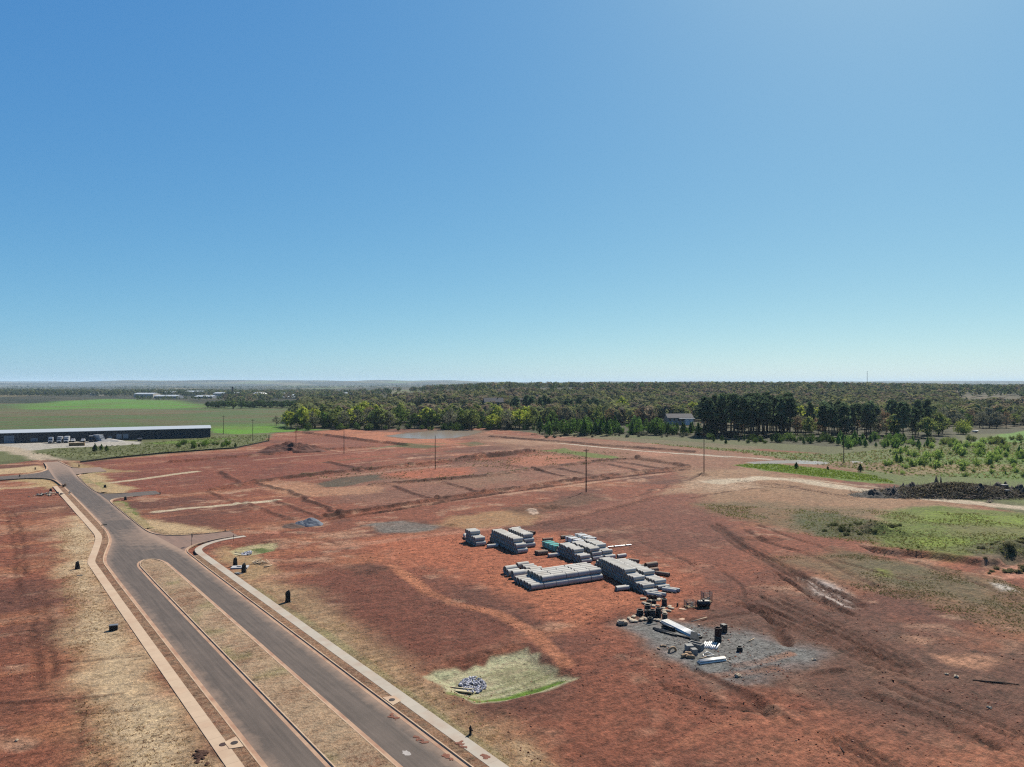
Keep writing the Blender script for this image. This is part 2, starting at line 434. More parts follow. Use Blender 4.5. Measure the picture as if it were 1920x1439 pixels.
def height(x, y, fine=True):
    x = np.atleast_1d(np.asarray(x, float)); y = np.atleast_1d(np.asarray(y, float))
    h = 0.06 + 0.9 * (fbm(x / 60, y / 60, 2, 3) - 0.5) * sstep(60, 200, np.hypot(x - 15, y - 130))
    if fine:
        rough = 0.10 + 0.18 * sstep(0.45, 0.75, fbm(x / 14, y / 14, 2, 8))
        h += rough * (fbm(x / 1.6, y / 1.6, 3, 21) - 0.5)
    far = y > 560
    if far.any(): h[far] += far_hill(x[far], y[far])
    near = y < 640
    if not near.any(): return h
    xn, yn, hn = x[near], y[near], h[near]
    wx = xn + (fbm(xn / 7, yn / 7, 2, 41) - 0.5) * 1.6
    wy = yn + (fbm(xn / 7, yn / 7, 2, 47) - 0.5) * 1.6
    for pts, hh, w in RIDGES:
        m = mask_of('line', GP(pts), wx, wy, w)
        if fine: hn += hh * (1.35 if hh < 0 else 1.2) * (1.35 if w >= 1.0 else 1.0) * m * (0.65 + 0.7 * fbm(xn / 2.2, yn / 2.2, 2, 60))
    for (px, py, rx, ry, hh, rg) in MOUNDS:
        c = G(px, py)
        d = np.hypot((wx - c[0]) / rx, (wy - c[1]) / ry)
        s = d < 1.4
        if s.any():
            bump = np.clip(1 - d[s] ** 1.6, 0, 1) * hh
            hn[s] += bump * (1 + rg * (fbm(xn[s] / 1.8, yn[s] / 1.8, 3, 71) - 0.5) * 2)
    # straw-matted basins
    hn -= 1.0 * mask_of('poly', PIT, xn * .4 + wx * .6, yn * .4 + wy * .6, 1.8) + 0.7 * mask_of('poly', PIT2, xn, yn, 1.8)
    hn -= 1.3 * mask_of('poly', BANK, wx, wy, 0.7)
    for P, sft in ((POND, 5.0), (STREAM, 2.0), (STREAM2, 2.0)):
        m = mask_of('poly', P, xn, yn, sft)
        hn = hn * (1 - m) - 0.6 * m
    # level pad under the yard and the warehouse
    cm = mask_of('poly', CORRIDOR, xn, yn, 0.75)
    near_road = mask_of('poly', CORRIDOR, xn, yn, 6.0)
    hn = hn * (1 - 0.8 * near_road) + 0.10 * 0.8 * near_road
    hn = hn * (1 - cm) - 0.34 * cm
    h[near] = hn
    return h

_zg = {}
def hz(x, y):
    if _zg:
        i = int(np.searchsorted(_zg['x'], x)) - 1; j = int(np.searchsorted(_zg['y'], y)) - 1
        if 0 <= i < len(_zg['x']) - 1 and 0 <= j < len(_zg['y']) - 1:
            q = _zg['z'][j:j + 2, i:i + 2]
            if not np.isnan(q).any():
                fx = (x - _zg['x'][i]) / (_zg['x'][i + 1] - _zg['x'][i]); fy = (y - _zg['y'][j]) / (_zg['y'][j + 1] - _zg['y'][j])
                return float((q[0, 0] * (1 - fx) + q[0, 1] * fx) * (1 - fy) + (q[1, 0] * (1 - fx) + q[1, 1] * fx) * fy)
    return float(height(x, y)[0])

# ---------------------------------------------------------------- soil and plant cover colours
RED, DRED, ORG, PALE, TAN = (150, 94, 77), (114, 78, 70), (182, 122, 94), (196, 160, 140), (170, 136, 110)
STRAW, GRAV, GREY = (203, 178, 138), (122, 123, 120), (126, 110, 97)
GRASS, BRIGHT, OLIVE, SCRUB = (104, 126, 52), (88, 146, 44), (98, 104, 62), (124, 112, 82)
SITE = [(-900, 905), (-200, 885), (0, 872), (80, 862), (160, 867), (300, 853), (440, 843), (500, 828), (512, 812), (640, 806), (900, 803), (1000, 811), (1180, 828), (1300, 838), (1420, 846), (1500, 850), (1560, 858), (1570, 872), (1700, 915), (1920, 965), (2500, 1010), (2500, 1900), (-1200, 1900), (-1200, 930)]
# kind, points, colour, strength, softness (m), straw, grass, gravel
PAINT = [
    # fields left of the site
    ('poly', [(-900, 822), (400, 802), (560, 803), (585, 772), (560, 762), (380, 757), (40, 757), (-900, 768)], (92, 112, 64), 0.95, 6, 0, .3, 0),
    ('poly', [(-900, 789), (100, 781), (300, 777), (420, 772), (300, 768), (60, 769), (-900, 775)], (118, 108, 80), 0.65, 8, 0, 0, 0),
    ('line', [(-100, 797), (150, 790), (400, 783), (520, 782)], (120, 96, 74), 0.7, 5, 0, 0, 0),
    ('line', [(-100, 784), (160, 778), (340, 776)], (128, 98, 78), 0.7, 9, 0, 0, 0), ('line', [(-100, 802), (120, 795), (300, 790), (420, 790)], (114, 100, 72), 0.6, 4, 0, 0, 0), ('line', [(380, 785), (480, 783), (560, 780)], (132, 100, 80), .7, 5, 0, 0, 0),
    ('poly', [(38, 768), (45, 759), (120, 752), (200, 748), (340, 751), (388, 764), (330, 767), (160, 768)], (98, 144, 54), 1, 6, 0, .1, 0),
    ('poly', [(395, 813), (398, 799), (470, 800), (575, 801), (600, 806), (520, 810), (450, 815)], (104, 152, 44), 1, 2, 0, .2, 0),
    ('poly', [(400, 797), (590, 793), (590, 800), (480, 800), (402, 801)], (98, 130, 58), .8, 2, 0, .2, 0),
    # meadow and yard by the warehouse
    ('poly', [(-500, 872), (0, 866), (90, 856), (160, 862), (300, 851), (440, 841), (505, 827), (505, 812), (420, 816), (260, 830), (0, 846)], (110, 116, 74), .9, 3, .1, .3, 0),
    ('poly', [(262, 831), (400, 822), (440, 820), (400, 828), (300, 835)], (112, 138, 56), .9, 2, 0, .6, 0),
    ('poly', [(-500, 854), (0, 846), (50, 846), (105, 841), (190, 838), (262, 834), (258, 828), (200, 827), (0, 833), (-500, 846)], (186, 180, 168), 1, 1.2, 0, 0, .5),
    ('line', [(-60, 836), (0, 840), (40, 848), (75, 857), (100, 868)], (188, 172, 148), 1, 5.5, 0, 0, .4),
    ('line', [(80, 851), (130, 853), (190, 856), (230, 855)], (165, 170, 120), .7, 1.2, 0, 0, 0),
    # floor of the woods
    ('poly', [(535, 804), (1000, 810), (1320, 823), (1560, 838), (1770, 832), (1800, 815), (1960, 812), (2050, 790), (2050, 745), (600, 745), (545, 790)], (76, 74, 54), .95, 5, 0, .3, 0),
    ('poly', [(1790, 776), (2050, 776), (2050, 764), (1780, 764)], (136, 122, 96), .9, 10, 0, .2, 0),
    # the graded clay site
    ('poly', SITE, RED, 1, 2.5, 0, 0, 0),
    ('poly', [(150, 868), (440, 846), (700, 840), (680, 880), (400, 918), (200, 925), (150, 890)], (137, 80, 70), .55, 12, 0, 0, 0),
    ('poly', [(640, 806), (760, 812), (900, 835), (760, 838), (560, 812)], (194, 131, 105), .75, 6, 0, 0, 0),
    ('poly', [(500, 828), (640, 815), (700, 836), (620, 842), (560, 826)], (143, 93, 81), .8, 6, 0, 0, 0),
    ('poly', [(880, 812), (1180, 830), (1420, 850), (1560, 862), (1500, 885), (1300, 890), (1100, 862), (900, 832)], (152, 116, 98), .75, 8, 0, 0, 0),
    ('poly', [(640, 885), (860, 872), (1000, 858), (1180, 862), (1280, 878), (1000, 915), (700, 955), (620, 935)], (153, 114, 101), .65, 6, 0, 0, 0),
    ('poly', [(720, 890), (800, 880), (880, 878), (880, 892), (780, 900)], (186, 112, 88), .8, 4, 0, 0, 0),
    ('poly', [(960, 858), (1040, 852), (1100, 862), (1000, 878), (950, 872)], (188, 123, 99), .7, 4, 0, 0, 0),
    ('poly', [(560, 868), (700, 848), (800, 842), (780, 852), (640, 872)], (163, 99, 82), .7, 5, 0, 0, 0),
    ('poly', [(585, 908), (640, 895), (712, 889), (715, 900), (640, 913), (600, 913)], (98, 88, 74), .9, 1.6, 0, .2, .5),
    ('poly', [(488, 904), (560, 901), (605, 915), (700, 912), (720, 922), (560, 934), (520, 922)], (190, 142, 116), .75, 3, .25, 0, 0),
    ('poly', [(700, 900), (900, 915), (1000, 898), (960, 885), (820, 900)], (146, 116, 100), .6, 4, 0, 0, 0),
    ('line', [(470, 845), (560, 838), (640, 848), (700, 842), (740, 838)], PALE, .5, 1.4, 0, 0, 0),
    ('line', [(700, 842), (745, 836), (770, 834), (830, 832)], (120, 120, 84), .7, 2.5, 0, .6, 0),
    ('poly', [(740, 838), (770, 832), (830, 838), (800, 842)], (96, 96, 62), .8, 2.5, 0, .7, 0),
    ('poly', [(850, 832), (890, 828), (915, 833), (880, 838)], (98, 98, 64), .7, 2.5, 0, .7, 0),
    ('line', [(560, 893), (700, 876), (840, 864), (1000, 844)], (112, 106, 74), .6, 1.6, 0, .5, 0),
    ('line', [(600, 868), (720, 856), (860, 846)], (112, 106, 78), .45, 1.6, 0, .3, 0),
    ('line', [(760, 905), (900, 892), (1040, 874), (1100, 864)], (114, 104, 74), .55, 1.8, 0, .4, 0),
    ('poly', [(1015, 846), (1060, 841), (1075, 846), (1150, 855), (1165, 861), (1100, 857), (1060, 850)], (112, 128, 56), .9, 1.8, 0, .8, 0),
    ('line', [(1050, 832), (1120, 838), (1200, 846), (1300, 853), (1360, 857)], (208, 196, 176), .9, 1.9, 0, 0, .2),
    ('line', [(1300, 852), (1380, 857), (1440, 862)], (196, 184, 164), .7, 2.4, 0, 0, 0),
    ('poly', [(1320, 840), (1440, 842), (1540, 850), (1500, 854), (1380, 849)], (149, 85, 73), .8, 2.5, 0, 0, 0),
    ('poly', [(1180, 846), (1240, 849), (1280, 855), (1220, 857)], (200, 146, 126), .6, 3, 0, 0, 0),
    # pale graded bands beside the berms
    ('line', [(420, 926), (560, 903), (700, 887), (840, 874)], PALE, .5, 1.7, 0, 0, 0), ('line', [(480, 863), (600, 853), (700, 847)], PALE, .45, 1.8, 0, 0, 0),
    ('line', [(760, 951), (900, 933), (1100, 907), (1250, 889)], PALE, .5, 1.6, 0, 0, 0), ('line', [(1000, 906), (1100, 891), (1240, 875)], (176, 140, 120), .55, 1.7, 0, 0, 0),
    ('line', [(640, 872), (760, 862), (880, 850), (980, 842)], PALE, .4, 1.8, 0, 0, 0), ('poly', [(900, 826), (980, 822), (1080, 832), (1000, 838)], (190, 156, 134), .5, 5, 0, 0, 0),
    # straw strips on the lots
    ('line', [(296, 960), (360, 953), (440, 946), (518, 938)], (208, 192, 164), 1, 1.8, .7, 0, 0),
    ('line', [(190, 906), (260, 898), (320, 890), (368, 884)], (202, 184, 154), 1, 2.1, .7, 0, 0),
    ('line', [(-60, 916), (40, 915), (95, 909)], (206, 182, 138), .8, 1.3, .7, 0, 0),
    ('line', [(-60, 934), (10, 915), (60, 910)], (196, 160, 120), .6, 1.2, .5, 0, 0),
    # straw beside the kerbs
    ('poly', [(205, 945), (245, 955), (270, 975), (330, 982), (420, 996), (360, 1003), (300, 1005), (262, 985)], (205, 176, 134), .95, 2.2, .7, .1, 0),
    ('poly', [(208, 940), (240, 940), (268, 968), (270, 985), (240, 965)], (112, 136, 56), .95, 1.0, .2, .9, 0),
    ('poly', [(140, 888), (190, 886), (205, 905), (260, 915), (240, 925), (185, 925)], (196, 170, 124), .9, 2.2, .6, .1, 0),
    ('poly', [(160, 905), (190, 902), (200, 912), (180, 922)], (134, 136, 72), .6, 1.5, .3, .5, 0),
    ('poly', [(120, 866), (160, 872), (200, 880), (260, 884), (140, 890)], (176, 156, 108), .7, 2.5, .5, .2, 0),
    ('poly', [(-60, 893), (60, 886), (85, 880), (80, 872), (40, 876), (-60, 885)], (204, 178, 136), .9, 2.5, .6, 0, 0),
    ('poly', [(20, 896), (95, 894), (112, 910), (90, 916), (60, 905)], (196, 172, 120), .8, 2, .6, .2, 0),
    ('poly', [(120, 940), (60, 970), (100, 1030), (60, 1060), (130, 1075), (120, 1130), (90, 1180), (120, 1250), (100, 1320), (70, 1380), (60, 1500), (440, 1500), (290, 1270), (200, 1115), (168, 1050), (172, 1010)], (186, 138, 104), .28, 9, .32, .02, 0),
    ('poly', [(140, 970), (112, 1005), (140, 1045), (118, 1085), (160, 1130), (135, 1180), (175, 1230), (150, 1290), (205, 1330), (190, 1380), (240, 1500), (440, 1500), (290, 1270), (200, 1115), (168, 1050), (172, 1010)], (222, 196, 156), .95, 4, .9, .04, 0),
    ('poly', [(452, 1085), (520, 1092), (600, 1118), (680, 1180), (740, 1235), (800, 1290), (900, 1350), (985, 1385), (1010, 1439), (1020, 1500), (950, 1500), (700, 1270), (480, 1118)], (190, 160, 124), .8, 5, .62, .08, 0),
    ('line', [(475, 1105), (560, 1160), (640, 1212), (740, 1290), (860, 1375), (940, 1432)], (150, 146, 96), .6, 1.0, .5, .5, 0),
    ('poly', [(420, 1025), (480, 1050), (520, 1075), (470, 1090), (420, 1060), (390, 1040)], (176, 146, 104), .8, 2, .6, .2, 0),
    # foreground clay
    ('poly', [(690, 1012), (860, 998), (1050, 998), (1250, 1055), (1340, 1130), (1230, 1190), (1040, 1160), (930, 1095), (740, 1050)], (188, 116, 90), .9, 7, 0, 0, 0),
    ('poly', [(930, 1060), (1100, 1100), (1240, 1130), (1180, 1160), (1040, 1150), (950, 1110)], (196, 127, 98), .7, 6, 0, 0, 0),
    ('poly', [(560, 1060), (720, 1062), (850, 1125), (980, 1180), (1000, 1212), (800, 1252), (700, 1200), (600, 1110)], (129, 77, 65), .8, 5, .06, 0, 0),
    ('line', [(735, 1062), (800, 1110), (850, 1132), (935, 1152), (1000, 1190), (1060, 1245)], (198, 133, 104), .8, 1.3, 0, 0, 0),
    ('line', [(620, 1028), (700, 1018), (800, 1005), (880, 996), (960, 985), (1080, 965), (1200, 935)], (194, 141, 120), .55, 2.0, 0, 0, 0),
    ('poly', [(960, 960), (1200, 930), (1320, 910), (1420, 960), (1340, 1060), (1160, 1010), (1040, 985)], (135, 87, 76), .6, 9, 0, 0, 0),
    ('poly', [(1270, 1110), (1400, 1090), (1500, 1150), (1450, 1200), (1330, 1170)], (131, 81, 71), .6, 6, 0, 0, 0),
    ('poly', [(1250, 1180), (1370, 1125), (1480, 1118), (1600, 1150), (1760, 1190), (1920, 1215), (2200, 1290), (2200, 1430), (1700, 1400), (1450, 1300), (1300, 1290)], (114, 83, 75), .85, 8, .05, .05, 0),
    ('poly', [(1450, 1330), (1700, 1400), (2000, 1400), (2100, 1600), (1300, 1600), (1400, 1420)], (194, 127, 101), .55, 9, .2, 0, 0),
    ('poly', [(1000, 1330), (1250, 1300), (1400, 1360), (1300, 1500), (1000, 1500)], (161, 99, 80), .5, 7, .1, 0, 0),
    ('line', [(1280, 1395), (1340, 1365), (1400, 1352), (1480, 1350), (1560, 1335)], (190, 128, 104), .6, .8, 0, 0, 0),
    ('poly', [(960, 1395), (990, 1400), (1020, 1420), (1040, 1440), (980, 1445)], (203, 172, 134), .8, 1.2, .7, 0, 0),
    ('poly', [(690, 985), (755, 977), (835, 985), (810, 996), (720, 1001)], (128, 122, 114), .85, 1.5, 0, 0, .8),
    ('poly', [(820, 985), (850, 968), (960, 958), (1010, 966), (990, 984), (880, 992)], (172, 130, 92), .85, 2, .5, .1, 0),
    ('poly', [(940, 955), (1000, 945), (1090, 928), (1140, 935), (1060, 955), (990, 970)], (118, 88, 74), .8, 2.5, 0, .1, 0),
    ('poly', [(975, 960), (992, 957), (1005, 963), (990, 966)], (206, 180, 160), .9, .5, 0, 0, 0),
    ('poly', [(520, 985), (580, 975), (600, 985), (545, 993)], (120, 96, 84), .6, 2, 0, 0, .5),
    ('poly', [(485, 997), (515, 995), (512, 1000), (488, 1001)], (206, 146, 127), .9, .5, 0, 0, 0),
    # east side: dry ground, weeds, haul road
    ('poly', [(1290, 885), (1400, 878), (1560, 905), (1920, 965), (2400, 1000), (2400, 1130), (1900, 1060), (1700, 1000), (1480, 965), (1330, 940)], (168, 136, 112), .9, 7, 0, .1, 0),
    ('poly', [(1320, 895), (1400, 900), (1420, 915), (1330, 925), (1230, 930)], (186, 158, 134), .7, 4, 0, 0, 0),
    ('poly', [(1300, 945), (1420, 940), (1640, 955), (1640, 1010), (1500, 1000), (1380, 975)], (128, 110, 84), .75, 5, 0, .35, 0),
    ('poly', [(1480, 975), (1500, 955), (1560, 962), (1650, 980), (1700, 1018), (1600, 1015), (1520, 1005)], (96, 98, 66), .8, 2.5, 0, .6, 0),
    ('poly', [(1660, 958), (1760, 950), (1920, 962), (2300, 985), (2300, 1060), (1900, 1042), (1800, 1042), (1720, 1034), (1640, 1024), (1650, 980)], (116, 132, 58), .9, 3, 0, .8, 0),
    ('poly', [(1760, 960), (1920, 968), (1920, 985), (1780, 982), (1700, 975)], (136, 158, 56), .7, 3, 0, .6, 0),
    ('poly', [(1690, 1008), (1800, 1010), (1830, 1022), (1740, 1028)], (138, 156, 58), .7, 2, 0, .6, 0),
    ('poly', [(1770, 985), (1920, 990), (1900, 1005), (1800, 1005)], (128, 118, 80), .6, 3, 0, .4, 0),
    ('poly', [(1800, 1030), (1920, 1010), (2100, 1030), (2000, 1070), (1880, 1060)], (92, 82, 66), .7, 2, 0, .3, 0),
    ('poly', [(1880, 1055), (1935, 1045), (1960, 1075), (1900, 1078)], (202, 148, 130), .9, 1.0, 0, 0, 0),
    ('poly', [(1450, 1050), (1600, 1040), (1800, 1068), (1920, 1100), (2300, 1150), (2300, 1280), (1920, 1190), (1700, 1120), (1560, 1085)], (134, 112, 88), .85, 6, .12, .22, 0),
    ('poly', [(1570, 1030), (1640, 1045), (1760, 1075), (1860, 1110), (1920, 1160), (1780, 1120), (1640, 1090), (1560, 1060)], (102, 98, 68), .65, 3, .1, .5, 0),
    ('poly', [(1640, 1066), (1670, 1072), (1675, 1086), (1640, 1082)], (138, 146, 62), .7, 1.2, 0, .6, 0),
    ('line', [(1340, 906), (1420, 897), (1480, 900), (1600, 917), (1750, 935), (1920, 953), (2200, 980)], (204, 186, 160), 1, 4.4, 0, 0, .15),
    ('line', [(1480, 896), (1650, 915), (1800, 933)], (196, 176, 150), .6, 1.4, 0, 0, .2),
    ('poly', [(1375, 874), (1440, 869), (1530, 878), (1640, 892), (1690, 908), (1640, 907), (1540, 896), (1440, 884)], (112, 134, 48), 1, 1.5, 0, .9, 0),
    ('poly', [(1490, 1080), (1530, 1085), (1570, 1100), (1600, 1140), (1560, 1135), (1520, 1115)], (206, 192, 182), .85, 1.6, 0, 0, .2),  # pale sand, with the glare off wet mud painted into its colour
    ('poly', [(1860, 1095), (1885, 1098), (1910, 1112), (1880, 1108)], (214, 204, 190), .9, .8, 0, 0, .2),
    ('poly', [(1760, 1233), (1830, 1230), (1900, 1245), (1850, 1258), (1790, 1250)], (200, 152, 128), .7, 1.4, 0, 0, 0),
    ('poly', [(1690, 1195), (1760, 1200), (1740, 1212), (1690, 1206)], (196, 152, 130), .6, 1.2, 0, 0, 0),
    ('poly', [(1350, 1140), (1420, 1128), (1440, 1142), (1380, 1150)], (112, 70, 61), .6, 1.5, 0, 0, 0),
    ('poly', [(1130, 1140), (1190, 1135), (1220, 1160), (1160, 1180), (1110, 1170)], (114, 65, 55), .6, 2, 0, 0, 0),
    ('poly', [(640, 1062), (690, 1055), (740, 1068), (690, 1080)], (100, 62, 54), .7, 1.6, .1, 0, 0),
    # meadow beyond the site, right
    ('poly', [(1200, 829), (1420, 846), (1560, 852), (1700, 838), (1920, 826), (2300, 822), (2300, 980), (1920, 945), (1680, 908), (1560, 875), (1400, 850)], (110, 122, 68), .95, 4, .05, .4, 0),
    ('poly', [(1700, 860), (1920, 848), (2200, 850), (2200, 905), (1920, 905), (1700, 885)], (108, 134, 58), .8, 6, 0, .5, 0),
    ('poly', [(1600, 882), (1760, 872), (1920, 872), (1920, 884), (1700, 892)], (150, 122, 92), .7, 3, .2, .2, 0),
    ('poly', [(1560, 866), (1660, 868), (1700, 875), (1600, 884), (1500, 874)], (150, 118, 98), .7, 2.5, 0, .1, 0),
    ('poly', [(1820, 832), (1840, 822), (1920, 808), (2200, 800), (2200, 830), (1920, 829)], (108, 146, 60), 1, 2, 0, .4, 0),
    ('poly', [(1010, 812), (1180, 822), (1420, 838), (1420, 846), (1180, 829), (1000, 815)], (126, 112, 86), .8, 2.5, 0, .3, 0),
    # gravel pad, straw mats, old water
    ('poly', [(1155, 1172), (1200, 1160), (1290, 1172), (1400, 1184), (1460, 1204), (1540, 1221), (1512, 1248), (1450, 1258), (1432, 1283), (1350, 1282), (1290, 1262), (1235, 1228)], (134, 134, 130), .95, 2.8, 0, 0, .8),
    ('line', [(1270, 1255), (1330, 1270), (1400, 1262), (1450, 1255)], (155, 103, 86), .6, 1.0, 0, 0, 0),
    ('line', [(1380, 1250), (1440, 1240), (1480, 1228)], (171, 118, 97), .5, .8, 0, 0, 0),
    ('poly', list(map(tuple, [(800, 1266), (820, 1254), (850, 1243), (868, 1246), (884, 1236), (900, 1238), (915, 1226), (950, 1223), (982, 1213), (990, 1224), (1008, 1226), (1002, 1237), (1034, 1250), (1028, 1259), (1048, 1260), (1074, 1268), (1040, 1282), (1012, 1293), (976, 1302), (940, 1313), (900, 1316), (866, 1306), (842, 1293), (832, 1281)])), (198, 200, 158), 1, .6, .8, .25, 0),
    ('poly', [(925, 1245), (985, 1232), (1030, 1255), (1000, 1275), (920, 1270)], (138, 140, 98), .75, 1.3, .5, .6, 0),
    ('line', [(880, 1290), (950, 1272), (1010, 1245)], (130, 134, 88), .6, .35, .4, .6, 0), ('line', [(900, 1296), (970, 1278), (1030, 1253)], (124, 132, 80), .6, .3, .4, .6, 0), ('line', [(860, 1270), (920, 1252), (990, 1230)], (150, 148, 104), .6, .3, .5, .5, 0),
    ('line', [(900, 1306), (950, 1299), (1000, 1285), (1045, 1272)], (104, 140, 40), 1, 1.0, .05, .5, 0), ('line', [(860, 1300), (930, 1309)], (130, 146, 66), .8, .6, .2, .6, 0),
    ('line', [(850, 1298), (890, 1303)], (120, 140, 60), .7, .8, .3, .8, 0),
    ('poly', [(424, 1030), (448, 1022), (480, 1017), (522, 1014), (524, 1022), (500, 1034), (470, 1041), (440, 1041)], (192, 182, 132), 1, .5, .8, .3, 0),
    ('poly', [(468, 1024), (490, 1020), (508, 1024), (505, 1034), (480, 1034)], (92, 118, 52), .95, .9, .1, 1, 0),
    ('poly', [tuple(p) for p in [(722, 818), (760, 811), (830, 804), (920, 806), (905, 814), (850, 822), (760, 824)]], (122, 98, 82), .8, 3, 0, .1, 0),
    ('poly', [(505, 852), (520, 838), (548, 830), (590, 838), (600, 848), (560, 850)], (94, 60, 55), .8, 2.5, 0, 0, 0),
]
FARWOODS_SHADED = (50, 57, 44)  # canopy colour darkened to include the shade crowns cast on each other
SOIL_GAIN = 1.08
def paint(x, y):
    N = len(x)
    A = np.clip(0.010 * y, 0.4, 14)
    wx = x + (fbm(x / 6, y / 6, 3, 101) - 0.5) * 2 * np.minimum(A, 2.2) + (fbm(x / 30, y / 30, 2, 105) - 0.5) * A * 1.6
    wy = y + (fbm(x / 6, y / 6, 3, 103) - 0.5) * 2 * np.minimum(A, 2.2) + (fbm(x / 30, y / 30, 2, 107) - 0.5) * A * 1.6
    col = np.tile(lin((104, 106, 70)), (N, 1))
    msk = np.zeros((N, 4)); msk[:, 1] = 0.4
    # far country: woods and patchwork fields
    f = sstep(600, 700, y)
    pn = fbm(x / 420, y / 700, 3, 200)
    pf = np.stack([np.interp(pn, [0.3, 0.56, 0.60, 0.66, 0.74], [a, a, b, c, d]) for a, b, c, d in zip(lin(FARWOODS_SHADED), lin((112, 110, 74)), lin((128, 108, 84)), lin((96, 124, 62)))], 1)
    col = col * (1 - f)[:, None] + pf * f[:, None]
    fb = fbm(x / 3.0, y / 3.0, 3, 110) * .55 + fbm(x / 11.0, y / 11.0, 3, 112) * .45
    for kind, pts, c, a, soft, st, gr, gv in PAINT:
        thin = kind == 'line' and soft < 2.6
        m = mask_of(kind, GP(pts), x * .75 + wx * .25, y * .75 + wy * .25, soft) if thin else mask_of(kind, GP(pts), wx, wy, soft)
        nz = np.nonzero(m > 0.002)[0]
        if len(nz) == 0: continue
        mm = m[nz] * a
        mm = np.clip(mm + (fb[nz] - 0.5) * 5.5 * mm * (1 - mm), 0, 1)
        cc = lin(c)
        if pts is SITE:   # clay in many tones, streaked along the lots
            xs, ys = x[nz], y[nz]
            s_, n_ = xs * U[0] + ys * U[1], xs * NV[0] + ys * NV[1]
            k1 = fbm(s_ / 9, n_ / 60, 4, 120); k2 = fbm(xs / 22, ys / 30, 4, 121); k3 = fbm(s_ / 1.6, n_ / 14, 3, 122); k4 = fbm(xs / 5, ys / 4, 4, 123)
            cc = np.tile(lin(RED), (len(nz), 1))
            for kk, c2, lo, hi, am in ((k2, DRED, .47, .68, .85), (k1, ORG, .54, .74, .65), (k4, PALE, .60, .80, .45), (k3, DRED, .58, .8, .5), (k1 * .5 + k4 * .5, PALE, .56, .70, .5)):
                w = (sstep(lo, hi, kk) * am)[:, None]
                cc = cc * (1 - w) + lin(c2) * w
        col[nz] = col[nz] * (1 - mm)[:, None] + cc * mm[:, None]
        for ch, val in enumerate((st, gr, gv)):
            msk[nz, ch] = msk[nz, ch] * (1 - mm) + val * mm
    fm = (sstep(500, 640, y) * sstep(.48, .66, fbm((x * .92 - y * .4) / 55, (x * .4 + y * .92) / 22, 4, 140)) * .6)[:, None]
    col = col * (1 - fm) + lin((116, 98, 74)) * fm
    # machine streaks and blotches everywhere on bare soil
    k = fbm(x / 1.3, y / 1.3, 3, 130) * .5 + fbm(x / 9, y / 12, 4, 131) * .5
    col *= (0.80 + 0.42 * k)[:, None]
    # darker colour laid along the ridge and rut lines
    near = y < 640
    for pts, hh, w in RIDGES:
        m = mask_of('line', GP(pts), wx, wy, w * 0.9)
        nz = np.nonzero(m > 0.01)[0]
        if len(nz):
            mm = np.clip(m[nz] * (0.62 if w < 1.0 else 0.9) * (0.5 + fb[nz]), 0, .85)
            col[nz] = col[nz] * (1 - mm)[:, None] + lin((92, 58, 50)) * mm[:, None]
    red = sstep(1.25, 1.7, col[:, 0] / (col[:, 1] + 1e-6))[:, None]
    col *= 1 - red * np.array([[.04, .09, .20]])
    return np.clip(col * SOIL_GAIN, 0, .85), np.clip(msk, 0, 1)

